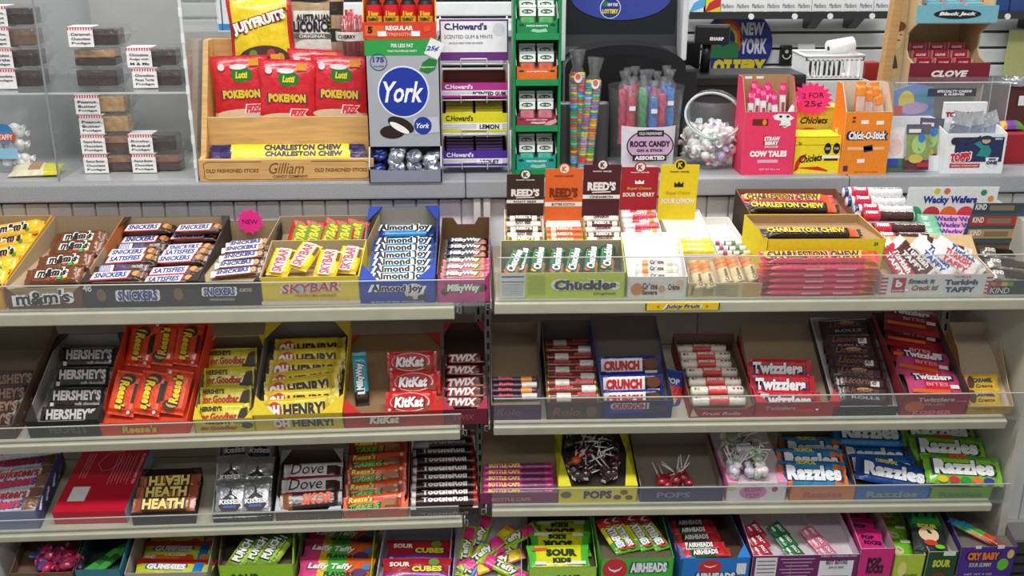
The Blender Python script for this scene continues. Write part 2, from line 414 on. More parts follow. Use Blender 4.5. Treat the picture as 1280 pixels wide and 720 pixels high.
def Lpx(t,px,py,n):   # photo pixels -> metres at that spot of the tray
    P=t.F.hit(px,py,(0,-t.s,1),t.z0+.01,t.L); return n*mpp(t.M@P)
# ================= SETTING =================
def struct(name,me,mw=None,label=None):
    o=ob(name,me,None,mw,'structure'); 
    if label: o['label']=label
    return o
struct('floor',box(-2.6,2.6,-2.2,4.2,-.05,0,'8A8A88:paint'))
mat_=tag(ob('floor_mat',box(1.22,2.3,1.2,2.3,.0,.012,'2A2A2C:paint',.003)),'dark ribbed floor mat right of the rack end','floor mat')
ob('rib',joinb([(1.22,2.3,1.2+.04*i,1.215+.04*i,.012,.017) for i in range(27)],'1E1E20:paint'),mat_,None,'stuff')
# front of the counter: beadboard planks
wall=struct('wall_counter_front',box(-1.7,1.9,YW,YW+.04,0,on_y(640,250,YW).z-.002,'CFCFCB:paint'))
zt=on_y(640,248,YW).z
pw=28*mpp(on_y(640,260,YW)); me_=box(.0018,pw-.0018,-.006,0,.06,zt,'F6F7F8:paint',.0022)
x=-1.42; i=0
while x<1.6:
    ob('plank',me_,wall,T_((x,YW,0))); x+=pw
ob('baseboard',box(-1.7,1.9,-.018,0,0,.06,'C9C7C0:paint',.003),wall,T_((0,YW-.001,0)))
# counter top
ZC=on_y(400,228,YC).z
zl=on_y(400,250,YC).z
ct=thing('counter',T_((0,YC,ZC)),'grey speckled counter top above the candy shelves','counter')
xs_=[-1.7,on_y(582,235,YC).x,on_y(1062,230,YC).x,1.9]
for a,b in zip(xs_,xs_[1:]): ob('worktop_slab',box(a+.0008,b-.0008,0,.62,zl-ZC,0,'A7A9AE:speck',.004),ct)
ob('cabinet_body',box(-1.69,1.89,.085,.6,-ZC+.002,zl-ZC,'D8D8D4:paint'),ct)
# slat wall behind the counter
YB=3.45
wb=struct('wall_back',box(-2.6,2.6,YB,YB+.08,0,2.9,'55585A:paint'))
pitch=19.5*mpp(on_y(1000,90,YB)); z=on_y(1000,40,YB).z
zz_=z-7*pitch; me_=box(-2.6,2.6,-.02,0,.004,pitch-.004,'E3E7E8:paint',.004)
for k in range(16):
    ob('slat',me_,wb,T_((0,YB,zz_+k*pitch)))
struct('wall_left',box(-2.68,-2.6,-2.2,4.2,0,2.9,'D9D9D6:paint')); struct('wall_right',box(2.6,2.68,-2.2,4.2,0,2.9,'D9D9D6:paint'))
# ================= RACK =================
BEI='BFBCA6:paint'
def shelf(F,x0,x1,lip,fence,label,fx0=None,fx1=None,tiltd=None,deckx=None,tag_=None):
    d=DEPTH[id(F)]; a=F.lx(x0); b=F.lx(x1); e=thing('shelf',F.M,label,'shelf','metal shelves of the candy rack')
    zl_=F.hit((x0+x1)/2,F.py((x0+x1)/2)+lip,(0,1,0),0).z
    ob('deck',box(a,b,.002,d,-.004,-.0004,BEI),e)
    ob('lip',box(a,b,-.012,0,zl_,-.0004,BEI,.0025),e)
    ob('lip_lower_edge',box(a,b,-.006,.01,zl_-.003,zl_+.004,'A9A892:paint',.001),e)
    for x in (a,b-.004): ob('end_plate',prism([(0,-.0004),(d,-.0004),(d,-.035),(.03,zl_)],.003,'B8B6A4:paint','yz'),e,T_((x,0,0)))
    if fence:
        c=F.lx(fx0 or x0); g=F.lx(fx1 or x1)
        zf=F.hit((x0+x1)/2,F.py((x0+x1)/2)-fence,(0,1,0),0).z
        f=ob('acrylic_fence',box(c,g,-.004,-.0015,.0004,zf,'E8EEF0:acrylic'),e)
        ob('edge',box(c,g,-.0042,-.0013,zf,zf+.0012,'B8BDB8:gloss'),f)
        ob('channel',box(c,g,-.007,.001,-.0003,.004,'D8DCD8:acrylic'),f)
    return e
s1=shelf(A1,-40,568,15,32,'beige metal shelf at the left, topmost, with yellow and brown boxes',fx1=606)
s2=shelf(A2,-40,575,9.5,19,'beige metal shelf at the left, second from the top',fx1=577)
s3=shelf(A3,-40,578,7,16.5,'beige metal shelf at the left, third from the top',fx1=574)
r1=shelf(B1,618,1310,13,54,'beige metal shelf at the right, topmost, with a yellow strip',fx0=622)
r2=shelf(B2,617,1257,9.5,32,'beige metal shelf at the right, second from the top',fx1=1279)
r3=shelf(B3,615,1238,8,23,'beige metal shelf at the right, third from the top',fx1=1256)
shelf(A4,-40,600,9,0,'beige metal shelf at the left, lowest, its edge below the picture')
shelf(B4,600,1256,9,0,'beige metal shelf at the right, lowest, under the bagged sweets')
# shelf strip label
fm_=B1; a=fm_.lx(806); b=fm_.lx(898); zl_=fm_.hit(850,fm_.py(850)+12.5,(0,1,0),-.013).z
st=tag(ob('shelf_label',box(0,b-a,-.0145,-.0128,zl_,-.0002,'F2CE1B:gloss'),None,fm_.M@T_((a,0,0))),'yellow shelf strip lettered in blue on the upper right shelf edge','shelf label')
text(st,'Juicy Fruit',(b-a)*.5,zl_*.5,(b-a)*.48,-zl_*.62,'18306B',T_((0,-.0145,0))@FRONT,it=.25,bold=.04,out='FFFFFF',obold=.09)
for q,s_ in ((.17,-1),(.83,1)): patch(st,(b-a)*q,zl_*.5,(b-a)*.05,-zl_*.5,'D8481C',T_((0,-.0145,0))@FRONT,shape=[(-.5*s_,-.5),(.5*s_,0),(-.5*s_,.5),(-.1*s_,0)])
for q in (.005,.995): patch(st,(b-a)*q,zl_*.5,(b-a)*.014,-zl_,'222222',T_((0,-.0145,0))@FRONT)
# uprights between and behind the shelves
for px,nm in ((597,'white slotted upright between the left and right shelves, left one'),(609,'white slotted upright between the left and right shelves, right one'),(-10,'white slotted upright at the far left of the rack'),(1192,'white slotted upright at the right end of the rack')):
    p=on_y(px,320,YW-.02); u=thing('shelving_upright',T_((p.x,YW-.02,0)),nm,'upright','slotted uprights of the candy rack')
    ob('post',box(-.008,.008,-.012,0,.02,zl-.003,'D5D5D0:paint',.002),u)
    ob('slot',joinb([(-.0025,.0025,-.0128,-.0118,.1+.03*i,.118+.03*i) for i in range(int((zl-.14)/.03))],'1a1a1a'),u,None,'stuff')
# metal back panels of the rack behind the lower shelves
rb=thing('rack_back',T_((0,YW-.014,0)),'beige grey metal back of the candy rack behind the lower shelves','rack back')
zr=[.07,.16,.3,.44,.58,on_y(640,392,YW-.02).z]
xq=[-1.3,-.62,on_y(600,450,YW).x,.55,on_y(1268,450,YW).x]
for a_,b_ in zip(xq,xq[1:]):
    for c_,d_ in zip(zr,zr[1:]): ob('panel',box(a_+.001,b_-.001,-.003,.003,c_+.001,d_-.001,'A29D8C:paint',.001),rb)

# brackets at inner shelf ends
for F,px,sg in ((A1,571,1),(A2,578,1),(A3,580,1),(B1,613,-1),(B2,611,-1),(B3,607,-1)):
    x=F.lx(px); d=DEPTH[id(F)]
    br=tag(ob('shelf_bracket',prism([(.004,-.002),(d,-.002),(d+.02,-.05),(d,-.06),(.02,-.022),(.004,-.02)],.0025,'B9B7A6:paint','yz'),None,F.M@T_((x,0,0))),'metal bracket at the inner end of the '+('left' if sg==1 else 'right')+' shelf, '+{id(A1):'topmost',id(B1):'topmost',id(A2):'second from top',id(B2):'second from top',id(A3):'third from top',id(B3):'third from top'}[id(F)],'shelf bracket','shelf brackets')
    ob('hook',tube([(0,0,-.006),(sg*.008,-.001,-.004),(sg*.009,-.001,-.018),(sg*.003,0,-.02)],.0012,'8F8E80:paint',6),br)
# end panel of the rack at the right
p=on_y(1257,627,2.01); ep=tag(ob('end_panel',prism([(0,0),(YW-2.03,0),(YW-2.03,zl-.01),(.1,zl-.02),(-.02,.72),(0,.3)],.018,'C4C1B4:paint','yz'),None,T_((p.x,2.02,0))),'beige panel closing the right end of the candy rack','shelving panel')
pp=on_y(1279,600,YW)
for F,lab in ((A1,1),(A2,1),(A3,1)): pass
# ================= TOP LEFT SHELF =================
STR=[(-.45,.5),(-.3,.5),(-.3,-.5),(-.45,-.5)]
t=tray(A1,-95,8,360,(-30,270),(66,269),'yellow open box of yellow candy bags at the far left','E3A61C',front='dip')
L=Lpx(t,10,300,64)
kY=BAR(L,.38,'F0B414',texts=[('m&m\'s',-.05,0,.5,.6,'2A1608',dict(it=.1,bold=.06,out='FFFFFF',obold=.12))],patches=[(.33,0,.15,.6,'E8C020','ell'),(.36,.1,.05,.14,'FFFFFF','ell',.0003),(.2,-.3,.09,.25,'2F8E3A','ell')],name='candy_bag',cat='candy bag',seed=1)
lay(t,kY,[(22,287,12),(14,301,10),(10,318,14),(0,335,12),(-12,349,8)],'yellow candy bag','in the yellow box at far left','yellow candy bags',20)
t=tray(A1,12,107,357,(69,271),(155,269),'brown open box of brown candy bags','6A3A18',front='dip',sidecol='B7682E',texts=[("m&m's",.47,.5,.72,.56,'1A0F08',dict(it=.12,bold=.03,rot=3,out='FFFFFF',obold=.11))],patches=[(.2,.85,.2,.16,'B08A3A','ell'),],low=.004)
L=Lpx(t,95,320,66)
kB=BAR(L,.4,'6E3A18',zones=[(-.6,.5,-.1,.6,'53290F')],texts=[('m&m\'s',-.02,.05,.5,.5,'1A0C05',dict(it=.12,bold=.05,out='F2EDE4',obold=.13))],patches=[(.12,-.28,.09,.25,'2FA04A','ell'),(.02,-.3,.06,.2,'C42A1E','ell'),(.22,-.22,.08,.24,'E8C92A','ell')],name='candy_bag',cat='candy bag',seed=2)
lay(t,kB,[(101,299,4),(96,311,2),(82,328,5),(68,345,4)],'brown candy bag','in the brown box','brown candy bags',22)
t=tray(A1,107,252,352.5,(158,272),(283,270),'wide dark brown box of two rows of chocolate bars','2E201A',texts=[('SNICKERS',.47,.47,.34,.38,'2A3A8C',dict(it=.1,bold=.05,out='F4F0EA',obold=.13)),('48',.05,.8,.075,.3,'E8E2D8'),],patches=[(.16,.5,.08,.5,'7A5A34','ell'),(.82,.5,.08,.5,'7A5A34','ell')],flaps=(.1,.2),low=.002)
L=Lpx(t,240,310,64)
def snk(txt,seed,back=False,al=False):
    if al: return BAR(L2,.24,'ECE8E4',zones=[(.6,1,-1,1,'4A2A18'),(-1,1,-1,-.6,'5A2A1E')],texts=[(txt,-.06,.05,.66,.5,'24348C',dict(it=.2,bold=.05))],patches=[(.36,0,.12,.7,'B98A52','ell')],seed=seed)
    if back: return BAR(L,.26,'3A1C12',zones=[(-.8,-.3,-.7,.7,'D6D8E4'),(-.2,.2,-.6,.6,'43306A')],texts=[('PACKED',.3,0,.2,.3,'C9C2B8',dict(it=.2))],patches=[(-.38+.03*i,0,.012,.8,'3A4A8C') for i in range(7)],seed=seed)
    return BAR(L,.27,'3A1C12',texts=[(txt,-.1,.05,.58,.52,'26348C',dict(it=.25,bold=.05))],patches=[(-.1,0,.74,.86,'B0202A',[(-.5,-.5),(.42,-.5),(.5,.5),(-.42,.5)]),(-.1,.04,.7,.68,'F2EFEC',[(-.5,-.5),(.42,-.5),(.5,.5),(-.42,.5)],.0003),(.35,.08,.14,.5,'C88E4A','ell',.0003),(.42,-.1,.1,.5,'8C5A2A','ell',.0004)],seed=seed)
k1=snk('SNICKERS',3);k2=snk('SATISFIES',4);k3=snk('',5,True)
lay(t,k1,[(186,287,3),(176,295,2,k3),(174,302,3),(170,310,2,k3),(166,318,3,k1),(164,326,5,k2),(152,337,3,k3),(146,347,4,k1)],'dark brown wrapped chocolate bar','in left row of wide box','dark chocolate bars in the wide box',20)
lay(t,k1,[(250,287,3),(243,297,3,k2),(240,304,2,k3),(237,312,4),(232,318,4,k2),(226,326,4,k1),(219,341,4,k2),(212,352,4,k2)],'dark brown wrapped chocolate bar','in right row of wide box','dark chocolate bars in the wide box',20)
t=tray(A1,252,330,352,(283,277),(352,275),'small black box of white chocolate bars under a pink star','1C1C1C',texts=[('SNICKERS',.32,.6,.5,.32,'2A3A8C',dict(it=.1,bold=.05,out='F4F0EA',obold=.13)),('ALMOND',.74,.65,.2,.16,'C9B890')],patches=[(.35,.27,.4,.1,'8C8C7C')],flaps=(.12,.2),low=.002)
L2=Lpx(t,300,320,58); k1=snk('SNICKERS',6,al=True); k2=snk('SNICKERS',7,al=True)
lay(t,k1,[(311,305,8),(306,312,6),(304,321,9,k2),(299,331,6),(295,341,8,k2)],'white wrapped chocolate bar with blue letters','in the small black box','white chocolate bars',20)
P=t.F.hit(313,276,(0,1,0),.255,None); sr=17*mpp(A1.M@P)
star=tag(ob('star_card',disc(0,0,sr,sr,.0008,'F0288C:card',star=11),None,A1.M@T_((P.x,P.y-.004,P.z))@rx(R(85))),'small pink star card reading NEW on the black box','sign')
text(star,'NEW',0,0,sr*1.1,sr*.36,'5A1038',T_((0,0,.0008)),bold=.0,rot=-3)
# sky bars
t=tray(A1,338,462,300,(362,270),(463,269),'plain brown carton of red bars behind the yellow box','B49A78',d=.085,off=.175,low=.02,slope=.15,hfix=.06)
L=Lpx(t,410,298,46)
kR=BAR(L,.62,'D01F22',texts=[('SKYBAR',.1,0,.62,.4,'EDE23A',dict(it=.15,bold=.05))],patches=[(.1,0,.66,.6,'7C9C28')],seed=8)
lay(t,kR,[(374,302,72),(391,302,75),(411,298,62),(430,300,78),(449,298,76)],'red wrapped bar','behind the yellow box','red wrapped bars',40,order='left')
t=tray(A1,328,451,346,(341,300),(457,300),'yellow open box of yellow wrapped bars with red lettering','DDC42A',d=.13,inner='B5A27C:card',texts=[('SKYBAR',.5,.62,.58,.32,'C22A2E',dict(it=.2,rot=3,bold=.02,out='E8E2D0',obold=.06)),('4 FLAVORS in MILK CHOCOLATE',.55,.33,.42,.1,'A8502A')],patches=[(.5,.62,.62,.3,'A8BCC8',[(-.5,-.5),(.4,-.3),(.5,.5),(-.4,.3)]),(.5,.07,1,.13,'E6DFD6')],low=.0)
L=Lpx(t,400,328,46)
kS=BAR(L,.62,'F2C81A',texts=[('SKYBAR',-.02,.02,.84,.44,'D42A3C',dict(bold=.03))],patches=[(-.02,.0,.9,.56,'F2EAE4',[(-.5,-.4),(.5,-.5),(.5,.4),(-.5,.5)]),(.2,-.4,.3,.14,'4A2814')],seed=9)
lay(t,kS,[(352,328,80),(410,330,82),(444,325,80),(381,325,68,None,.008)],'yellow wrapped bar','in the yellow box',group='yellow wrapped bars',ext=32,labels=['yellow wrapped bar standing at left in the yellow box','yellow wrapped bar third from the left in the yellow box','yellow wrapped bar standing at right in the yellow box','leaning yellow wrapped bar second from left in the yellow box'])
t=tray(A1,450,545,350,(463,259),(547,258),'tall blue box of blue and white bars','1C3A9E',inner='8C8A82:card',texts=[('Almond Joy',.5,.62,.68,.36,'14141E',dict(bold=.05,out='F2F0F0',obold=.12)),('36 BARS OF MILK CHOCOLATE',.5,.06,.7,.07,'C8D0E8')],patches=[(.72,.5,.26,.7,'C9C4C0','ell'),(.66,.22,.09,.2,'6A3A1A','ell'),(.82,.25,.12,.22,'4A2814','ell',.0003)],flaps=(.24,.22),low=.0,step=0)
L=Lpx(t,505,312,76)
kA=BAR(L,.24,'F2F2F2',zones=[(-1,1,-1,-.25,'2A8AD0'),(-1,-.7,-1,1,'1C4AA8'),(.75,1,-1,1,'1C4AA8')],texts=[('Almond Joy',-.0,.1,.86,.66,'12121A',dict(bold=.05,out='FFFFFF',obold=.1))],seed=10)
lay(t,kA,[(506,289,1),(505,297,0),(505,305,2),(504,314,1),(503,323,3),(502,332,1),(501,341,2),(500,350,1)],'white and blue bar','in the tall blue box','white and blue bars',30)
t=tray(A1,547,612,349,(548,273),(617,270),'magenta box of slim dark and green bars','C23C84',notch=True,inner='6E5230:card',texts=[('MilkyWay',.5,.6,.62,.4,'F2F2E8',dict(it=.15,bold=.05,out='2F7A34',obold=.13))],patches=[(.14,.45,.14,.3,'5A2214','ell'),(.87,.62,.16,.35,'5A2214','ell')],low=.0,front='tall')
L=Lpx(t,583,320,58)
mk_=lambda b,o,s: BAR(L,.22,b,zones=[(.3,.8,-.9,.2,'C9763A')],texts=[('MilkyWay',-.05,.1,.66,.6,'F6F6F0',dict(it=.15,bold=.04,out=o,obold=.12))],seed=s)
kd=mk_('1E1622','2A2A6A',11); kg=mk_('C4607C','2F8A3C',12)
lay(t,kd,[(586,303,1),(585,311,1),(584,319,2),(583,328,2,kg),(582,336,3,kg),(581,345,2,kg)],'slim wrapped bar','in the magenta box','slim caramel bars',25,labels=['dark slim bar at the back of the magenta box','dark slim bar second from the back in the magenta box','dark slim bar in front of two others, magenta box','green-lettered slim bar behind two others in the magenta box','green-lettered slim bar second from the front, magenta box','green-lettered slim bar at the front of the magenta box'])
# ================= TOP RIGHT SHELF =================
def rollset(t,k,pts,desc,where,group,**kw): return lay(t,k,pts,desc,where,group,ext=0,**kw)
def card_box(F,fl,fr,ft,back,cx0,cx1,cyt,cyb,label,col,top,sub,tcol='F4F0EA',subbar=True,off=.13,d=.12,inner=WHITEIN,kindc='crown'):
    t=tray(F,fl,fr,ft,back[0],back[1],label,'E6E0D4',inner=inner,d=d,off=off,low=.004,slope=.25,sidecol='ECE8E0')
    # header card: stands at the back of the box, held by it
    fy=d*.80; a=F.hit(cx0,cyb,(0,1,0),fy,t.L); b=F.hit(cx1,cyb,(0,1,0),fy,t.L); c=F.hit((cx0+cx1)/2,cyt,(0,1,0),fy,t.L)
    w_=b.x-a.x; h_=c.z-a.z; tab=w_*.16
    pts=[(0,0),(w_,0),(w_,h_)]+[(w_/2+tab*math.cos(q),h_+tab*.9*math.sin(q)) for q in (0,.6,1.2,1.57,1.94,2.54,PI)]+[(0,h_)]
    base=T_((a.x,fy,a.z))
    hc=ob('header_card',prism(pts,.0012,col+':card','xz'),t.e,base)
    patch(hc,w_/2,h_*1.0,tab*1.5,tab*1.5,'F4F0EA' if tcol!='1A1A1A' else '1A1A1A',FRONT,shape='ell',n=14)
    text(hc,'K',w_/2,h_,tab*.8,tab*.9,col,FRONT,z=.0004,bold=.04)
    text(hc,'iconic candy',w_/2,h_*.88,w_*.5,h_*.04,tcol,FRONT,bold=.03)
    if kindc=='reed':
        text(hc,top,w_/2,h_*.6,w_*.76,h_*.17,tcol,FRONT,bold=.06); patch(hc,w_/2,h_*.49,w_*.5,h_*.02,tcol,FRONT,rot=2)
        patch(hc,w_/2,h_*.40,w_,h_*.075,'F2EEE8',FRONT); text(hc,sub,w_/2,h_*.40,w_*.62,h_*.045,'3A2418',FRONT,z=.0004)
    else:
        patch(hc,w_/2,h_*.66,w_*.24,h_*.1,tcol,FRONT,shape=[(-.5,-.5),(.5,-.5),(.5,.4),(.2,0),(0,.5),(-.2,0),(-.5,.4)])
        text(hc,top,w_/2,h_*.5,w_*.66,h_*.08,'E8B840' if col!='EFD21E' else 'C9AE20',FRONT,it=.3,bold=.02)
        text(hc,sub,w_/2,h_*.36,w_*.86,h_*.1,'F6F2EA',FRONT,bold=.03)
    return t
fk=dict(off=.15,d=.11)
t=card_box(B1,630,678,302,((630,262),(678,262)),633,679,218,274,'dark brown candy roll carton with a root beer header card','3A2418','REED\'S','ROOT BEER',kindc='reed',**fk)
L=Lpx(t,655,285,46); r_=L*.10
mkr=lambda c,e,tx,tc,s,z=(): ROLL(L,r_,c,zones=list(z),texts=[(tx,0,-8,.42,1.1,tc,dict(bold=.05))],end=e,seed=s)
RB=mkr('4A2E1A','E8B82A','REED\'S','F6F2EA',1,[(-.75,-.5,'F0EADC'),(.5,.75,'F0EADC')]); RW=mkr('EDE8DE','E8B82A','ROOT BEER','4A2E1A',2)
rollset(t,RB,[(654,274,0),(654,281,0,RW),(655,288,1,RB),(656,295,0,RW),(657,301,0,RB)],'brown and white candy roll','in the root beer carton','root beer rolls')
t=card_box(B1,682,726,304,((680,272),(726,272)),680,726,211,284,'orange candy roll carton with a butterscotch header card','E8692A','REED\'S','BUTTER SCOTCH','7A2E14',kindc='reed',**fk)
RO=mkr('F06A2A','E8B82A','REED\'S','F6E8DA',3,[(-.7,-.5,'F8E2D4')]); 
rollset(t,RO,[(704,288,0),(704,295,0),(705,302,0)],'orange candy roll','in the butterscotch carton','butterscotch rolls')
t=card_box(B1,730,775,304,((727,268),(772,268)),727,773,206,272,'maroon candy roll carton with a cinnamon header card','4E1620','REED\'S','CINNAMON',kindc='reed',**fk)
RC=mkr('5E2A1E','E8B82A','REED\'S','F6F2EA',4,[(-.8,-.55,'F0E4DC'),(.55,.8,'F0E4DC')]); RD=mkr('EFE6E0','E8B82A','CINNAMON','5A1A22',5)
rollset(t,RC,[(750,274,0,RD),(750,281,0,RC),(751,288,0,RD),(752,295,0,RC),(753,301,0,RD)],'maroon and white candy roll','in the cinnamon carton','cinnamon rolls')
t=card_box(B1,778,824,300,((774,262),(820,262)),774,820,209,262,'red candy roll carton with a sour cherry header card','A8182A','Royal Crown','SOUR CHERRY',**fk)
RE=mkr('F2E6E2','F4EEEA','Cherry','D42A44',6,[(-.5,-.1,'E8485A'),(.45,.7,'F09A3A')]); RF=mkr('E85A6A','F4EEEA','Cherry','FFFFFF',7,[(-.9,-.4,'F6EEEA')])
rollset(t,RE,[(797,264,0),(798,270,0,RF),(799,277,0,RE),(801,283,0,RF),(802,290,0,RE)],'white and red candy roll','in the sour cherry carton','sour cherry rolls')
t=card_box(B1,840,893,318,((824,262),(872,262)),821,868,206,276,'yellow candy roll carton with a sour lemon header card','EFD21E','Royal Crown','SOUR LEMON','1A1A1A',off=.10,d=.16)
RG=mkr('F2E23A','F6EE7A','Lemon','F8F4C8',8)
rollset(t,RG,[(866,302,0),(868,308,0),(870,314,0)],'yellow candy roll','in the sour lemon carton','sour lemon rolls')
t=tray(B1,895,938,321,(869,271),(910,272),'plain white carton of small white rolls','ECEAE6',inner=WHITEIN,d=.15,off=.10,low=.002,slope=.1,insert=True)
L=Lpx(t,905,310,40); r_=L*.075
RH=ROLL(L,r_,'F0EDE6',zones=[(-.7,-.5,'B04A7A'),(-.2,-.05,'2A2A2A'),(.3,.55,'4A8A4A')],texts=[('CANDY',.1,0,.3,1,'8A3A5A')],end='F4F2EC',seed=9)
rollset(t,RH,[(900,304,0),(903,310,0),(906,316,0)],'small white candy roll with green and pink print','in the white carton','small white rolls')
# chuckles
t=tray(B1,625,780,341,(627,300),(776,300),'lime green box of green candy packets','C8D424',d=.10,inner='9A927A:card',texts=[('Chuckles',.68,.52,.5,.4,'14241A',dict(bold=.06,out='F6F6EE',obold=.12)),('Originals',.84,.16,.18,.13,'2A3A2A',dict(it=.3))],patches=[(.1,.5,.2,.96,'DCE0E0'),(.1,.86,.18,.05,'2A2A2A','rect',.0003),(.1,.66,.18,.03,'2A2A2A','rect',.0003)]+[(.1,.56-.07*i,.17,.012,'6A7A7A','rect',.0003) for i in range(7)]+[(.29,.88-.06*i,.14,.01,'7A8A2A') for i in range(13)],low=.0)
for q in (.66,.70): patch(t.e,t.w*q,t.hf*.78,t.w*.012,t.hf*.05,'F6F6EE',FRONT,shape='ell',n=8,z=.0006)
L=Lpx(t,700,325,44)
kc=[BAR(L,.42,'1F5A34',zones=[(-.2,.6,.4,1,'2A6E3C'),(-.9,-.1,-1,-.6,'C9763A')],texts=[('Chuckles',.05,.0,.8,.55,'F2F4EC',dict(bold=.05,out='123A20',obold=.1))],patches=[(-.38,.2,.12,.4,c,'ell')],name='candy_packet',cat='candy packet',seed=s_) for s_,c in ((13,'D8401E'),(14,'E8A82A'))]
lay(t,kc[0],[(636,330,68),(652,328,76),(673,327,80,kc[1]),(696,328,82),(717,328,76,kc[1]),(739,326,80),(759,323,82,kc[1])],'green candy packet','in the lime green box','green candy packets',38,order='left')
# creme savers
t=tray(B1,783,857,346,(775,291),(848,291),'white carton of stacked white candy rolls','E9E6E2',inner=WHITEIN,d=.14,rimcurve=1,texts=[('Crème',.38,.55,.26,.34,'5A2418',dict(bold=.05)),('Savers',.38,.25,.26,.24,'5A2418',dict(bold=.05)),('Crème',.78,.5,.2,.3,'5A2418',dict(bold=.04))],patches=[(.16,.4,.2,.6,'D8823A','ell'),(.58,.4,.12,.35,'D8A070','ell'),(.88,.6,.14,.5,'E8C8A8','ell')],low=-.02,slope=.15,fcol='E6E2DE')
L=Lpx(t,822,345,54)
RW=[ROLL(L,L*.11,'F2EFEA',zones=[(-.72,-.5,'E09A4A'),(.5,.75,'EAD6C0')],texts=[('Crème',-.02,-6,.34,1.0,'6A2A1A',dict(bold=.06))],end='F2F0EC',seed=s_) for s_ in (1,2)]
rollset(t,RW[0],[(821,330,1),(821,338,-1,RW[1]),(822,347,0),(822,357,0,RW[1])],'white roll with brown letters','in the white carton','stacked white rolls')
t=tray(B1,858,951,354,(867,322),(941,319),'small tan carton of upright orange candy rolls','D9C28A',inner='CFC2AE:card',d=.11,low=.0,texts=[('Orange &',.07,.5,.45*.3,.3,'4A3A1E',dict(rot=90))],patches=[(.07,.5,.12,.9,'C4B27A')]+[(.28+.17*(i%2),.85-.09*(i//2),.14,.018,'4A4634') for i in range(18)]+[(.6,.85-.09*i,.16,.014,'7A7048') for i in range(10)]+[(.85,.5,.22,.96,'C9A25A')],slope=.15,fcol='CDBF8E')
L=Lpx(t,905,340,38)
RJ=ROLL(L,L*.2,'F2E2B4',zones=[(.1,.9,'F0A050'),(.35,.5,'E85A4A')],texts=[('Crème',-.22,0,.42,.7,'8A6A2A',dict(bold=.04))],end='F0C080',seed=3)
lay(t,RJ,[(866,346,100),(884,345,103),(903,338,104),(918,337,106),(936,335,108)],'upright orange and cream candy roll','in the tan carton','orange candy rolls',25,order='left')
# charleston chew
t=tray(B1,925,1050,268,(918,237),(1046,235),'dark brown carton of long bars behind the yellow one','3A2A1C',inner='8A5A44:card',d=.11,off=.165,low=.012,slope=.1)
L=Lpx(t,985,252,116)
def cch(b,tc,seed,L,o=None): return BAR(L,.13,b,zones=[(.72,.93,-1,1,'E8602A' if b!='E83A5A' else 'F08A3A')],texts=[('CHARLESTON CHEW',-.06,0,.78,.58,tc,dict(bold=.04,out=o,obold=.1) if o else dict(bold=.04))],seed=seed,name='chewy_bar',cat='chewy bar',T=.014)
kp=cch('E23A5C','2A1A3A',15,L,'F4C22A'); kk_=cch('2A1A12','F4C81E',16,L)
lay(t,kp,[(984,249,-1),(990,259,-2,kk_)],'','',ext=20,labels=['long red bar in the dark brown carton','long black bar with yellow letters in the dark brown carton'])
t=tray(B1,950,1094,299,(930,268),(1074,268),'bright yellow carton of black bars with purple lettering','EFDC1E',inner='A8865E:card',d=.10,off=.055,low=.004,slope=0,hfix=None,texts=[('CHARLESTON CHEW',.5,.66,.62,.16,'5A1E6A',dict(bold=.05,out='C22A5A',obold=.09)),('24',.92,.9,.035,.07,'2A2A2A')],sidecol='E8D41E')
for q,v_ in ((.35,.6),(.7,.35)): pass
text(t.e,'CHEW',t.d*.4,t.hf*.6,t.d*.6,.012,'6A1E6A',ry(R(-90))@rx(R(90)) if 0 else Matrix(((0,0,-1,-.0),(-1,0,0,t.d),(0,1,0,0),(0,0,0,1))),rot=-20)
L=Lpx(t,1010,292,126); kk_=cch('241610','F4C81E',17,L)
lay(t,kk_,[(1014,291,-1)],'','',ext=12,labels=['long black bar with yellow letters in the yellow carton'])
# stack of pink long bars
st=Tray(); st.F=B1; st.L=T_((0,.008,0)); st.M=B1.M@st.L; Lr=148*mpp(on_y(1025,350,2.02)); kp=cch('E02E54','24162E',18,Lr,'F4B62A'); kf=cch('DA2C52','F4C8D0',19,Lr)
x0_=B1.lx(1023)
for i in range(6):
    m=B1.M@T_((x0_+.002*((i*7)%3-1),.026,.0075+.0139*i))@rx(R(2))
    if i>=5: m=B1.M@T_((x0_,.030,.0075+.0139*i+.004))@rx(R(22))
    o=put(kp,m,'long pink wrapped bar, '+['lowest','second from the bottom','third from the bottom','fourth from the bottom','second from the top','topmost'][i]+' of the pink stack','pink bar stack')
    # print on the front edge
    if i<5:
        for q in (-.05,.22): patch(o,Lr*q,0,Lr*.16,.003,'F6C2CC',T_((0,-kp.W/2,0))@FRONT)
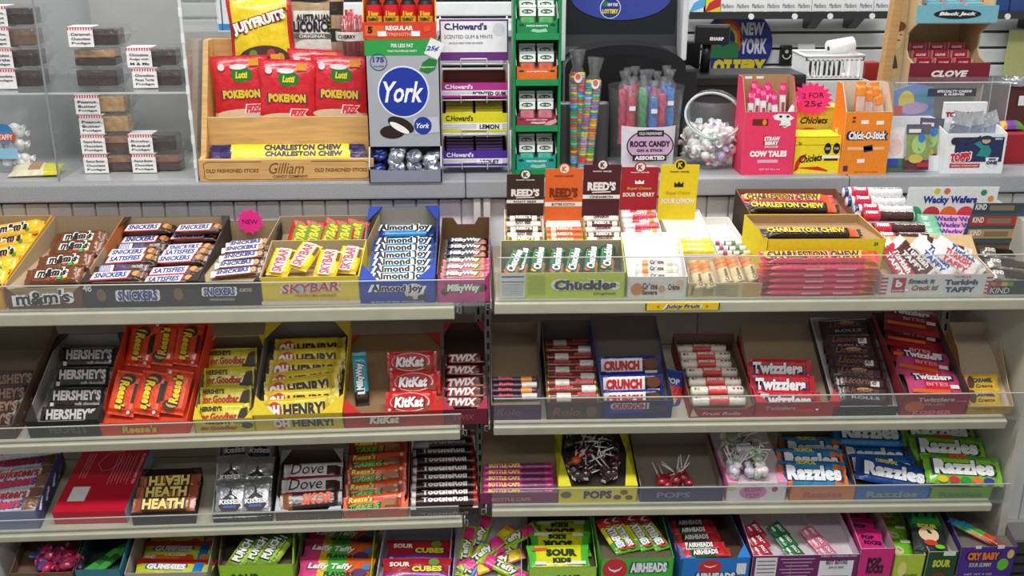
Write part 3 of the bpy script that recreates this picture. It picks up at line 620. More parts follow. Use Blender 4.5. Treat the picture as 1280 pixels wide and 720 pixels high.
# necco
t=tray(B1,1088,1152,318,(1072,262),(1140,262),'low red and white tray under the stack of wafer rolls','C23A44',inner=WHITEIN,d=.15,off=.11,low=.016,slope=0,hfix=.02,hbfix=.03,yaw=0)
nx_=lambda c,s_,tc: ROLL(Ln,Ln*.095,c,zones=[(-.97,-.82,'2A3A7A' if c[0]=='F' else 'E87A9A'),(-.72,-.2,'E0304E')],texts=[('Necco',-.23,-5,.2,1.0,'FFFFFF',dict(bold=.05)),('The Original Candy Wafer',.22,-5,.5,.5,tc)],end='E8EAEC',seed=s_,name='wafer_roll',cat='candy roll')
Ln=76*mpp(on_y(1100,260,2.15)); wA=nx_('F2F0F0',1,'4A5A7A'); wB=nx_('4A2A2A',2,'F0E8E8'); wC=nx_('E8A8BC',3,'5A2A3A')
for (px,py,k_,lb) in ((1090,241,wA,'white wafer roll on top of the wafer roll stack'),(1094,252,wA,'white wafer roll with dark blue band, second from the top'),(1103,262,wA,'white wafer roll, third down in the stack'),(1105,270,wB,'dark brown wafer roll in the middle of the stack'),(1119,286,wB,'dark wafer roll lying forward in the stack'),(1124,297,wB,'dark wafer roll, lowest and nearest of the stack'),(1120,306,wC,'pink wafer roll at the foot of the stack')):
    Y=2.20-.0011*(py-240); P=on_y(px,py,Y); put(k_,T_(P)@rx(R(20))@rz(R(-2)),lb,'wafer rolls')
# turkish taffy
t=tray(B1,1098,1236,343,(1085,313),(1205,305),'white carton with red striped ends of taffy bars','E8E6E4',inner='C8A878:card',d=.13,low=-.002,texts=[('Turkish',.72,.62,.3,.26,'1E2A5A',dict(bold=.06)),('TAFFY',.72,.26,.27,.26,'1E2A5A',dict(bold=.06)),('VANILLA',.72,.88,.16,.1,'C22A2E'),('Smack it',.36,.68,.24,.24,'2A3A3A',dict(it=.2,bold=.05)),('Crack it!',.4,.36,.24,.26,'8A6A1E',dict(it=.2,bold=.05)),('b',.16,.58,.06,.36,'FFFFFF',dict(bold=.06,z=.0006)),('BONOMO',.16,.24,.1,.08,'FFFFFF',dict(z=.0006))],patches=[(.16,.5,.12,.7,'C21E2E')]+[(.03,.1+.18*i,.06,.08,'C21E2E') for i in range(5)]+[(.97,.1+.18*i,.06,.08,'C21E2E') for i in range(5)],slope=.25)
L=Lpx(t,1160,330,70)
tf=lambda b,tx,tc,s_,tw_='TAFFY': BAR(L,.34,b,zones=[(-1,-.75,-1,1,'E8E4E4'),(.7,1,-1,1,'E8E4E4')],texts=[(tx,0,.18,.5,.36,tc,dict(bold=.04)),(tw_,0,-.25,.5,.3,tc,dict(bold=.04))],name='taffy_bar',cat='taffy bar',seed=s_)
tr_=tf('C83A4A','Turkish','FFFFFF',20); tb=tf('5A2E28','Turkish','F2EAE4',21); tw=tf('F0F0F2','Turkish','2A4A9A',22)
lay(t,tr_,[(1180,312,-18,tb),(1202,322,-40,tw),(1112,332,-62,tr_),(1142,328,-50,tb,.006),(1168,330,-50,tw,.01),(1192,334,-35,tf('F2E4E6','TURKISH','D42A3A',23),.014)],'','',ext=18,labels=['brown taffy bar at the back of the striped carton','white taffy bar at the right back of the striped carton','red taffy bar at the left of the striped carton','brown taffy bar leaning in the striped carton','white taffy bar with blue letters in the striped carton middle','white taffy bar with red letters in the striped carton right'])
# wacky wafers
t=tray(B1,1146,1232,309,(1128,262),(1238,262),'white carton of pastel wafer packs with tall header card','E6EDE8',inner=WHITEIN,d=.085,off=.185,low=.0,slope=.5,hfix=.03,yaw=.0)
fy=t.d*.9; a=B1.hit(1131,262,(0,1,0),fy,t.L); b=B1.hit(1243,262,(0,1,0),fy,t.L); c=B1.hit(1188,234,(0,1,0),fy,t.L)
zb_=B1.hit(1188,282,(0,1,0),fy,t.L).z; w_=b.x-a.x; h_=c.z-zb_
hc=ob('header_card',prism([(0,0),(w_,0),(w_,h_),(0,h_)],.0012,'EEF4F2:card','xz'),t.e,T_((a.x,fy,zb_)))
text(hc,'Wacky Wafers',w_*.48,h_*.66,w_*.6,h_*.24,'2A3A9A',FRONT,bold=.05)
for i,(q,c_) in enumerate(((.1,'3AAE7A'),(.3,'D83A4E'),(.49,'F07A3A'),(.68,'E84A5A'))): patch(hc,w_*q,h_*.3,w_*.19,h_*.42,c_,FRONT,shape='ell')
for q,v_,c_ in ((.32,.9,'E8D23A'),(.43,.9,'E8703A'),(.84,.86,'2A9A5A'),(.93,.7,'F0943A')): patch(hc,w_*q,h_*v_,w_*.07,h_*.16,c_,FRONT,shape='ell',n=10)
L=Lpx(t,1170,290,92)
kw=BAR(L,.17,'E8A8C8',zones=[(-1,-.45,-1,1,'8AD0A8'),(.5,1,-1,1,'F0A8A0')],texts=[('Wacky Wafers',.05,0,.66,.6,'5A3A9A',dict(bold=.04))],name='wafer_pack',cat='candy pack',seed=24)
lay(t,kw,[(1168,276,-2),(1171,284,-2),(1174,292,-2),(1177,300,-2)],'pastel wafer pack','in the header card carton','pastel wafer packs',20)
# kind bars
t=tray(B1,1232,1330,351,(1193,303),(1290,303),'blue and black carton of nut bars at the right edge','2A2A2E',inner='6A5A48:card',d=.165,sidecol='8ABAD2',low=.0,texts=[('KIND',.16,.3,.24,.42,'F2F2F2',dict(bold=.0))],patches=[(.05+.075*i,.78,.075,.3,c_) for i,c_ in enumerate(('C8823A','C23A3A','D8B82A','6A9A3A'))])
fy=t.d*.97; a=B1.hit(1200,303,(0,1,0),fy,t.L); b=B1.hit(1268,303,(0,1,0),fy,t.L); c=B1.hit(1240,254,(0,1,0),fy,t.L)
w_=b.x-a.x; h_=c.z-a.z
hc=ob('header_card',prism([(0,0),(w_,0),(w_*1.1,h_),(w_*.12,h_)],.0012,'3A5A66:card','xz'),t.e,T_((a.x,fy,a.z)))
for v_,c_ in ((.88,'3A4A4E'),(.55,'B83A34'),(.22,'C0A06A')):
    patch(hc,w_*.55,h_*v_,w_*.9,h_*.24,c_,FRONT); text(hc,'KIND',w_*.24,h_*(v_+.03),w_*.2,h_*.14,'FFFFFF',FRONT,z=.0004); patch(hc,w_*.62,h_*v_,w_*.44,h_*.13,'8A7A64',FRONT,z=.0003)
L=Lpx(t,1260,335,60)
kn=BAR(L,.3,'C8C0B4',zones=[(-.4,.7,-.8,.8,'4A3A30')],texts=[('KIND',-.3,.1,.2,.4,'FFFFFF')],name='nut_bar',cat='nut bar',seed=25,k='metal')
lay(t,kn,[(1255,318,-10),(1262,332,-12),(1266,346,-8)],'silver wrapped nut bar','in the carton at right edge','nut bars',20)
# ================= SECOND SHELF LEFT =================
DK='5A4C3C:card'
t=tray(A2,-75,22,534,(-30,408),(76,405),'mostly empty brown box of dark bars, second shelf far left','5A4632',inner='6E604E:card',d=.24)
L=Lpx(t,10,490,76)
her=lambda b,s_,L,c='C9C4C0':BAR(L,.38,b,texts=[('HERSHEY\'S',-.0,.12,.78,.46,c,dict(bold=.05)),('milk chocolate',.18,-.26,.4,.13,c)],patches=[(-.4,-.3,.06,.2,'D8D4D0')],seed=s_)
kh=her('32201C',26,L,'8C6A58')
lay(t,kh,[(12,478,2),(8,496,2),(4,513,2),(0,529,2)],'brown chocolate bar','in the far left brown box','brown bars',28)
t=tray(A2,40,130,526,(75,418),(158,416),'black and grey box of black bars with silver lettering','2A2624',inner='8E8A86:card',d=.24,flaps=(.18,.2,'1E1A1A:card'),sidecol='3A3634',texts=[("HERSHEY'S",.55,.5,.5,.5,'6A6660',dict(bold=.03))])
L=Lpx(t,105,480,74); kh=her('1E1816',27,L)
lay(t,kh,[(113,447,-1),(105,472,-1),(98,498,-1),(90,522,-1)],'black chocolate bar with silver letters','in the black box','black bars',34)
t=tray(A2,128,238,528,(160,402),(262,400),'bright orange box of six peanut butter cup packs','E8481E',inner='D8401A:card',d=.24,texts=[("Reese's",.45,.5,.4,.6,'F4D22A',dict(bold=.05,it=.2,out='5A2A12'))],slope=None)
L=Lpx(t,170,470,54)
def ree(s_,fl=1): return BAR(L,.62,'EE4A1C',texts=[("Reese's",.05*fl,-.05,.66,.36,'F4D61E',dict(it=.15,bold=.05,out='3A2010',obold=.12))],patches=[(-.02,.36,.44,.12,'3A2214'),(-.32,.05,.26,.5,'3A2214','ell'),(-.3,-.02,.14,.4,'D8A45A','ell',.0003),(.42,.3,.08,.12,'C8D8E8','ell')],name='peanut_butter_cup_pack',cat='candy pack',seed=s_)
ka=ree(28);kb_=ree(29)
a=lay(t,ka,[(172,432,-98),(204,430,82,kb_),(236,431,-98,kb_)],'','',ext=34,labels=['orange pack at the left of the back row, orange box','orange pack in the middle of the back row, orange box','orange pack at the right of the back row, orange box'],group='orange packs')
lay(t,ka,[(157,492,-100),(189,492,-100,kb_),(221,490,80,ka)],'','',ext=30,lift=.004,labels=['orange pack at the left of the front row, orange box','orange pack in the middle of the front row, orange box','orange pack at the right of the front row, orange box'],group='orange packs')
t=tray(A2,246,322,524,(259,420),(334,420),'yellow box of yellow bars with red and black lettering','D8C42A',inner='8A7A64:card',d=.24,flaps=(.16,.16,'D8C42A:card'),texts=[("HERSHEY'S",.4,.72,.4,.26,'2A1A12',dict(bold=.04)),('mr.Goodbar',.4,.36,.6,.34,'B8281E',dict(bold=.05))],patches=[(.86,.5,.2,.5,'3A2818','ell')])
L=Lpx(t,285,475,62)
kg=BAR(L,.46,'DCCB22',texts=[("HERSHEY'S",-.22,.26,.42,.22,'2A1C14',dict(bold=.05)),('mr.Goodbar',-.07,-.08,.7,.34,'C02A1E',dict(bold=.05))],patches=[(.38,.0,.2,.6,'3A2818',[(-.5,-.4),(0,-.5),(.5,-.3),(.5,.5),(-.1,.4),(-.3,.1)]),(.36,-.3,.26,.16,'2E2014')],seed=30)
lay(t,kg,[(290,449,0),(286,473,0),(282,497,0),(279,519,0)],'yellow chocolate bar with red letters','in the yellow box','yellow bars with red letters',36)
t=tray(A2,320,431,518,(335,402),(436,400),'yellow and grey box of yellow bars with black lettering','DCC02A',inner='7A746A:card',d=.24,flaps=(.25,.2,'DCC02A:card'),texts=[('OH',.31,.45,.18,.5,'F4F0E8',dict(bold=.06)),('HENRY!',.66,.45,.46,.5,'2A2016',dict(bold=.05))],patches=[(.3,.45,.14,.75,'C8281E','ell')])
L=Lpx(t,380,470,90)
ko=[BAR(L,.34,'E6C81E',texts=[('OH',-.33,0,.2,.5,'F6F2EA',dict(bold=.08,out='C42A22',obold=.14,z=.0004)),('HENRY!',.1,0,.56,.52,'22180E',dict(bold=.05))],patches=[(-.3,0,.2,.75,'C8281E','ell')],seed=s_) for s_ in (31,32)]
lay(t,ko[0],[(388,437,0),(387,450,1,ko[1]),(382,464,-1),(379,477,5,ko[1]),(377,486,6),(377,502,1,ko[1]),(372,513,3)],'yellow bar with black and white letters','in the yellow and grey box','yellow bars with black letters',32)
t=tray(A2,432,556,515,(434,419),(550,416),'wide red box, nearly empty, of three red bars','B8281E',inner='8A6C48:card',d=.24,flaps=(.17,.18,'C82420:card'),texts=[('KitKat',.4,.5,.3,.5,'F2EEE8',dict(it=.2,bold=.06))],patches=[(.4,.5,.4,.75,'A0201A','ell')],slope=.18,low=.02)
L=Lpx(t,517,478,62)
kk=BAR(L,.47,'D81E1E',texts=[('KitKat',-.04,.05,.58,.44,'FFFFFF',dict(it=.2,bold=.06,out='7A1410',obold=.12))],patches=[(-.02,.05,.78,.8,'F0D8C8','ell'),(-.03,.06,.74,.74,'CE1A1C','ell',.0003),(.33,-.2,.16,.2,'8A4A22','rect',.0004),(-.42,-.25,.06,.12,'D8D4E0','ell')],seed=33)
lay(t,kk,[(515,454,0),(519,479,0),(514,504,0)],'red chocolate bar with white letters','in the wide red box','red bars',38)
Lm=Lpx(t,450,480,66); km=BAR(Lm,.27,'2A9AA8',zones=[(-1,-.45,-1,1,'3A2416')],texts=[('MilkyWay',.05,0,.5,.6,'F2F2F0',dict(bold=.05,out='1A2A3A',obold=.12))],patches=[(-.22,0,.12,.5,'F0F0F0')],seed=34)
lay(t,km,[(451,474,93)],'','',ext=38,labels=['teal wrapped bar standing alone at left in the wide red box'])
t=tray(A2,556,610,512,(551,405),(608,401),'narrow dark red box of glossy maroon bars by the upright','7E1C3A',inner='4A342A:card',d=.24,sidecol='5A1A2A',flaps=(.25,.15,'A8284E:card'),texts=[('TWIX',.45,.5,.5,.4,'A85A4A',dict(it=.2))])
L=Lpx(t,580,470,52)
kt=[BAR(L,.30,'4A1418',texts=[('TWIX',-.05,.05,.66,.6,'F2E6E0',dict(it=.25,bold=.05,out='B0202E',obold=.12))],patches=[(.3,-.3,.3,.12,'C8824A')],seed=s_) for s_ in (35,36)]
lay(t,kt[0],[(582,449,0),(580,464,-2,kt[1]),(580,479,2),(579,491,0,kt[1]),(579,504,-1)],'maroon bar with red and white letters','in the narrow dark red box','maroon bars',34)
# ================= SECOND SHELF RIGHT =================
t=tray(B2,614,676,506,(610,402),(674,402),'tall brown box of a few dark purple rolls by the upright','4A2A52',inner='85725A:card',d=.23,texts=[('Rolo',.35,.5,.5,.4,'8A3A5A',dict(it=.2))],slope=.12)
L=Lpx(t,643,485,58); r_=L*.075
kro=[ROLL(L,r_,'3A1A2A',zones=[(.3,.9,'D8CFC8')] if i else [(.3,.7,'E08A2A')],texts=[('Rolo',-.2,-4,.3,1.1,'D84A6A',dict(bold=.05))],end='4A2A6A',seed=i,name='caramel_roll') for i in (0,1)]
rollset(t,kro[0],[(643,475,0),(644,482,1,kro[1]),(643,489,0,kro[0]),(644,496,1,kro[1])],'dark purple caramel roll','in the tall brown box','dark caramel rolls')
t=tray(B2,683,752,503,(678,402),(740,398),'grey brown box of gold-ended brown rolls','4A3A36',inner='57504A:card',d=.23,texts=[('Rolo',.35,.45,.5,.5,'9A4A2E',dict(it=.2)),],patches=[(.8,.45,.2,.6,'7A5A42','ell')],low=-.02)
L=Lpx(t,713,465,66); r_=L*.095
kgo=[ROLL(L,r_,'7A2A1A',zones=[(.35,.85,'E6E2DE')] if i else [(-.6,-.1,'E6DCD4')],texts=[('Rolo',-.15 if i else .25,-4,.34,1.1,'E85A5A',dict(bold=.05))],end='E8C07A:metal',tw=.06,seed=i,name='caramel_roll') for i in (0,1)]
rollset(t,kgo[0],[(711,430,2),(713,438,0,kgo[1]),(713,447,1,kgo[0]),(713,456,0,kgo[1]),(714,464,0,kgo[0]),(714,472,-2,kgo[1]),(714,480,0,kgo[0]),(715,488,1,kgo[1]),(716,497,0,kgo[0])],'brown caramel roll with gold ends','in the grey brown box','gold-ended caramel rolls')
t=tray(B2,752,838,501,(736,396),(821,394),'blue box of blue chocolate bars with tall dark back','1E2E7A',inner='5A524A:card',d=.23,texts=[('CRUNCH',.38,.72,.5,.3,'C8282E',dict(bold=.06,out='E8E4E0',obold=.14))],patches=[(.8,.5,.28,.5,'4A3A3A',[(-.5,-.5),(.5,-.1),(.4,.5),(-.5,.3)])],low=-.01,slope=.2)
L=Lpx(t,790,470,78)
kc=BAR(L,.37,'1E2E9A',zones=[(-.95,.4,-.35,.75,'F0EDEC'),(.42,.95,-.9,.9,'2A2018')],texts=[('CRUNCH',-.14,.1,.58,.44,'CC2228',dict(bold=.07))],patches=[(.34,.15,.22,.5,'6A3E22','ell'),(.34,-.2,.2,.12,'E8DCCC')],seed=37)
lay(t,kc,[(787,459,1),(790,482,1),(791,502,1)],'blue chocolate bar with red letters','in the blue box','blue bars',34)
P=on_y(838,492,2.07)
kp=BAG(.05,.11,'24449A',zones=[(-1,1,-.2,.3,'C8282E')],texts=[('POP',0,.25,.6,.12,'F2F2F2',dict(bold=.06)),('WOW',0,-.15,.6,.14,'E8C82A',dict(bold=.06))],patches=[(0,-.35,.5,.12,'3AA8D8','ell')],seed=38,t=.012)
put(kp,T_(P)@rz(R(0))@rx(R(52))@rz(R(-14)),'blue and red candy bag squeezed between blue box and red box')
t=tray(B2,860,940,505,(841,419),(917,414),'red box of white dotted candy rolls','A8243A',inner='7A6450:card',d=.23,front='dip',texts=[('Fruit Rolls',.5,.3,.6,.22,'D8C8C0',dict(it=.2))],patches=[(.08,.4,.12,.6,'E8D8B8',[(-.5,-.5),(.5,-.5),(-.3,.5)])],low=-.004)
L=Lpx(t,885,465,66); r_=L*.095
ksm=[]
for s_ in (1,2):
    q=ROLL(L,r_,'F0E9DA',zones=[(-.35,.35,'E0504A')],texts=[('SMARTIES',0,-5,.32,.9,'FFF4EC',dict(bold=.05))],end='F4ECC8',seed=s_)
    for u,c_ in ((-.42,'2A7AB8'),(-.36,'E8A03A'),(.3,'E04040'),(.38,'C82A3A'),(.44,'2A7AA8')): patch(None,u*L,0,.05*L,.05*L,c_,rx(R(15*(s_-1)+8))@T_((0,0,r_)),shape='ell',n=8,z=.0003,list_=q.parts)
    ksm.append(q)
rollset(t,ksm[0],[(876,436,0),(881,446,1,ksm[1]),(882,456,0),(889,466,0,ksm[1]),(893,478,-1),(896,489,0,ksm[1]),(898,501,0)],'white dotted candy roll','in the red box with rolls','white dotted rolls')
t=tray(B2,941,1045,503,(921,420),(1020,418),'red box of red licorice packs with white lettering','BE2230',inner='8E7A62:card',d=.23,flaps=(.14,.2,'D02A30:card'),texts=[('Twizzlers',.3,.62,.36,.26,'B8A8A4',dict(it=.1,bold=.04))],slope=.15,low=-.002)
L=Lpx(t,972,480,82)
ktw=[BAR(L,.33,'CE1E2C',texts=[('Twizzlers',-.05,.05,.78,.56,'F8F6F4',dict(bold=.06,out='28306E',obold=.1))],patches=[(.43,-.3,.05,.16,'C8C4D8','ell')],name='licorice_pack',cat='licorice pack',seed=s_) for s_ in (39,40)]
lay(t,ktw[0],[(964,462,-2),(974,482,-2,ktw[1]),(985,503,-2)],'red licorice pack with white letters','in the red box of three','red licorice packs',32)
t=tray(B2,1038,1118,508,(1014,394),(1086,398),'black and grey box of dark brown licorice bags','33282C',inner='B6B2AE:card',d=.23,fcol='2E2A34',texts=[('Kookaburra',.5,.5,.5,.3,'4A3A40',dict(it=.2))],low=.0,slope=.24)
L=Lpx(t,1068,440,68)
kl=[BAR(L,.38,'33201E',texts=[('Licorice',-.05,.2,.6,.3,'7A4A3A',dict(it=.3)),('ROLLS',0,-.15,.5,.14,'9AA8B8')],patches=[(.22,.1,.16,.28,'D8D2CC') if i else (0,.25,.3,.2,'B08A5A','ell')],name='licorice_bag',cat='licorice bag',seed=41+i,k='foil') for i in (0,1)]
lay(t,kl[0],[(1058,411,3),(1062,430,0,kl[1]),(1066,444,-2),(1070,457,-4,kl[1]),(1073,470,-4),(1077,483,-5,kl[1]),(1080,495,-4)],'dark brown licorice bag','in the black box','dark licorice bags',16)
t=tray(B2,1122,1203,492,(1086,392),(1172,388),'red printed box of red licorice bite bags','8E2434',inner='4A3A34:card',d=.23,fcol='A82A3E',sidecol='8E2434',texts=[('Twizzlers',.5,.72,.56,.2,'D8C8B8',dict(bold=.05)),('FILLED',.5,.5,.3,.1,'E8A0A8'),('KOSHER',.5,.12,.6,.2,'F07A9A',dict(bold=.05))],patches=[(.2,.4,.3,.5,'D86A2E','ell')],low=.01)
L=Lpx(t,1150,450,66)
kt_=[BAG(L,L*.72,'8E1A28' if i<1 else 'D82A3A',zones=[(-1,-.4,-1,1,'C84A7A'),(.6,1,-1,1,'C84A7A')] if i else [],texts=[('Twizzlers',0,.22,.7,.2,'F6F0EE',dict(bold=.06,out='2A2A5A',obold=.12)),('BITES',.05,-.02,.4,.12,'F0A0C0')],patches=[(.36,-.08,.16,.12,'F2F0EC'),(-.1,-.25,.7,.12,'E86A2A')],t=.012,name='licorice_bag',cat='licorice bag',seed=43+i) for i in (0,1)]
lay(t,kt_[0],[(1138,401,-14),(1143,420,-14),(1150,440,-14)],'dark red licorice bag','in the red printed box',group='red licorice bags',ext=8)
lay(t,kt_[1],[(1167,482,-4,None,.0),(1161,460,-14,None,.012)],'','',group='red licorice bags',ext=10,labels=['bright red licorice bag at the front of the red printed box','bright red and pink licorice bag, topmost in the box'])
t=tray(B2,1205,1262,508,(1180,403),(1246,402),'pale cardboard box of a few yellow caramel bags','D8B46A',inner='C9B7A2:card',d=.23,fcol='C9A03A',rimcurve=1,texts=[('CARAMEL Creams',.5,.66,.7,.26,'8A5A2A')],slope=.1,low=.0)
L=Lpx(t,1228,480,42)
kcr=BAG(L,L*.66,'E0B42E',texts=[('CARAMEL',-.02,.18,.6,.2,'2A3A5A',dict(bold=.05)),('Creams',0,-.08,.5,.16,'2A3A5A')],patches=[(-.38,.1,.2,.6,'5A3A1E','ell')],t=.012,seed=46)
lay(t,kcr,[(1228,481,0),(1231,499,0)],'yellow caramel bag','in the pale cardboard box','caramel bags',25)
# ================= THIRD SHELF LEFT =================
t=tray(A3,-60,52,640,(-30,560),(78,556),'grey blue box of silver bars, third shelf far left','7A84A4',inner='AAA8A8:card',d=.22,low=-.012,sidecol='5A5A8A')
L=Lpx(t,20,600,96)
k3_=[BAR(L,.21,'C8CCD8',zones=[(.55,.92,-.9,.9,'8A6248')],texts=[('Musketeers',-.06,.05,.62,.62,'D8303E',dict(it=.3,bold=.04,out='3A4A9A' if i else 'F2F2F6',obold=.1))],seed=47+i) for i in (0,1)]
lay(t,k3_[0],[(30,564,6),(28,579,5,k3_[1]),(27,594,5),(21,606,7,k3_[1]),(17,621,4),(14,634,6,k3_[1])],'silver blue bar with red letters','in the far left box','silver blue bars',34)
# red closed carton lying on its back
a=A3.hit(65,640,(0,0,1),.035); b=A3.hit(156,638,(0,0,1),.035); c=A3.hit(98,556,(0,0,1),.055); 
w_=b.x-a.x; d_=c.y-a.y
rc=tag(ob('candy_carton',mesh('carton',[(0,0,0),(w_,0,0),(w_,d_,0),(0,d_,0),(0,0,a.z),(w_,0,a.z),(w_,d_,a.z),(0,d_,a.z)],BX,['C41430:gloss','9ACAE8:gloss'],[0,0,0,1,0,0]),None,A3.M@T_((a.x,a.y,0))@rz(R(-1))@rx(R(2))),'closed red carton lying flat beside the silver bars','carton')
TP=T_((0,0,a.z)); patch(rc,w_*.25,d_*.27,w_*.24,d_*.22,'F0F0F2',TP)
for i in range(7): patch(rc,w_*(.58+.045*i),d_*.66,w_*.008,d_*(.5-.05*(i%3)),'E8A0A8',TP)
for i in range(3): patch(rc,w_*(.14+.04*i),d_*.72,w_*.008,d_*.4,'E8A0A8',TP)
rv=[(0,0),(.1,.18),(.3,.2),(.32,.02),(.22,-.1),(.1,-.12)]
ob('line_drawing',tube([(w_*(.32+p_),d_*(.75+q_),0) for p_,q_ in rv+[rv[0]]],.0005,'F0B8BE',4),rc,TP)
text(rc,'TO OPEN PUSH IN AND TEAR',w_*.94,d_*.66,d_*.5,w_*.04,'F2E0E0',TP,rot=-90)
t=tray(A3,168,246,642,(172,587),(257,585),'short black box of brown and gold toffee bars','2A1C18',inner='3A2C26:card',d=.15,flaps=(.2,.25,'3A2C24:card'),low=.0)
L=Lpx(t,212,615,76)
kho=[BAR(L,.24,'4A2414',zones=[(-1,-.7,-1,1,'A8522E'),(.75,1,-1,1,'A8522E'),(-.4,.4,-.8,.2,'B8701E')],texts=[('HEATH',0,0,.66,.72,'F4DC7A',dict(bold=.05,out='3A1A0A',obold=.1))],seed=49+i) for i in (0,1)]
lay(t,kho[0],[(217,602,181),(211,616,0,kho[1]),(207,631,0)],'brown and gold toffee bar','in the short black box','toffee bars',36)
t=tray(A3,268,342,640,(272,543),(350,541),'open grey box of silver bags with teardrop print','2A2624',inner='AAA49A:card',d=.22,fcol='2C2826',texts=[('KISSES',.5,.4,.5,.3,'6A6A6A')],low=.0)
L=Lpx(t,300,600,38)
kki=[BAG(L,L*1.28,'B9BCC2:metal',texts=[('KISSES',0,-.12,.66,.12,'F2F2F4',dict(bold=.05))],patches=[(0,-.04,.72,.62,'2E1C18',[(-.5,-.3),(-.3,-.5),(.3,-.5),(.5,-.3),(.3,.05),(.08,.2),(0,.5),(-.08,.2),(-.3,.05)]),(0,-.24,.4,.06,'3A5AA8','rect',.0003)],t=.014,seed=51+i) for i in (0,1)]
lay(t,kki[0],[(292,560,3),(330,560,-3,kki[1])],'','',ext=26,group='silver bags',labels=['silver candy bag at the back left of the grey box','silver candy bag at the back right of the grey box'])
lay(t,kki[0],[(289,592,2),(326,594,-2,kki[1])],'','',ext=30,lift=.003,group='silver bags',labels=['silver bag with brown teardrop, middle row left','silver bag with brown teardrop, middle row right'])
lay(t,kki[0],[(288,625,0),(324,625,2,kki[1])],'','',ext=30,lift=.008,group='silver bags',labels=['silver bag with brown teardrop, front row left','silver bag with brown teardrop, front row right'])
t=tray(A3,346,428,638,(350,563),(432,561),'small brown box with white corners of three bars','5A4636',inner='6E5A4A:card',d=.2,flaps=(.2,.25,'C8D0D8:card'),low=-.002,texts=[('DOVE',.5,.4,.4,.4,'5A6A52')])
L=Lpx(t,390,600,74)
kdo=BAR(L,.29,'E6E2E4',zones=[(.5,.95,-.8,.5,'3A2018'),(-1,1,-1,-.7,'B0262E')],texts=[('Dove',-.1,.1,.56,.66,'2E1A14',dict(it=.2,bold=.0))],seed=53)
ksk=BAR(L,.28,'2A1C1C',zones=[(-1,-.6,-1,1,'8A5A34')],texts=[('SKOR',.1,0,.5,.7,'E8521E',dict(it=.2,bold=.04))],seed=54)
lay(t,kdo,[(392,589,1),(390,608,2),(389,625,4,ksk)],'','',ext=34,labels=['white bar with brown script, rear of the small brown box','white bar with brown script, in front of its twin','dark bar with orange letters at the front, small brown box'])
t=tray(A3,430,511,638,(436,540),(515,538),'brown box of orange bars with green lettering','C8542A',inner='7A4A32:card',d=.22,low=-.012,texts=[('TAKE 5',.5,.4,.4,.4,'5A9A3A')],flaps=(.14,.14,'E87A4A:card'))
L=Lpx(t,470,595,74)
kta=[BAR(L,.28,'EA5420',zones=[(.35,.8,-.7,.3,'8A4A22')],texts=[("Reese's",-.22,.25,.4,.34,'F2E23A',dict(it=.2,bold=.04,out='3A2A12')),('TAKE 5',-.16,-.2,.5,.34,'6ACB3A',dict(it=.2,bold=.06,out='1E2A14',obold=.12))],patches=[(.2,-.05,.3,.34,'A8703A','ell'),(.42,.25,.06,.2,'F0C8B0','ell')],seed=55+i) for i in (0,1)]
lay(t,kta[0],[(474,558,2),(472,576,3,kta[1]),(471,594,3),(470,612,4,kta[1]),(468,629,4)],'orange bar with green letters','in the brown box','orange bars with green letters',36)
t=tray(A3,514,598,636,(514,540),(594,538),'black and white box of slim dark brown rolls','2A1E1C',inner='4A403A:card',d=.22,low=-.02,texts=[('TootsieRoll',.5,.35,.7,.4,'8A8280')],flaps=(.08,.3,'E8E4E2:card'))
L=Lpx(t,555,590,84); r_=L*.062
kto=[ROLL(L,r_,'3A1A14' ,zones=[(-.95,-.85,'E8E0DC'),(.85,.95,'C83A2A')]+([(-.9,-.5,'C8C4C8')] if i==2 else []),texts=[('TootsieRoll',0,-8,.66,1.5,'FFFFFF' if i!=2 else 'C8C4C4',dict(bold=.05))],end='4A2A22',seed=i,name='chocolate_roll') for i in (0,1,2)]
rollset(t,kto[0],[(554,545,0,kto[2]),(555,555,0,kto[2]),(554,566,0,kto[0]),(556,577,0,kto[1]),(556,588,0,kto[0]),(558,598,0,kto[1]),(559,608,0,kto[0]),(559,618,0,kto[1]),(560,627,0,kto[0])],'slim dark brown roll with white letters','in the black and white box','slim dark rolls')
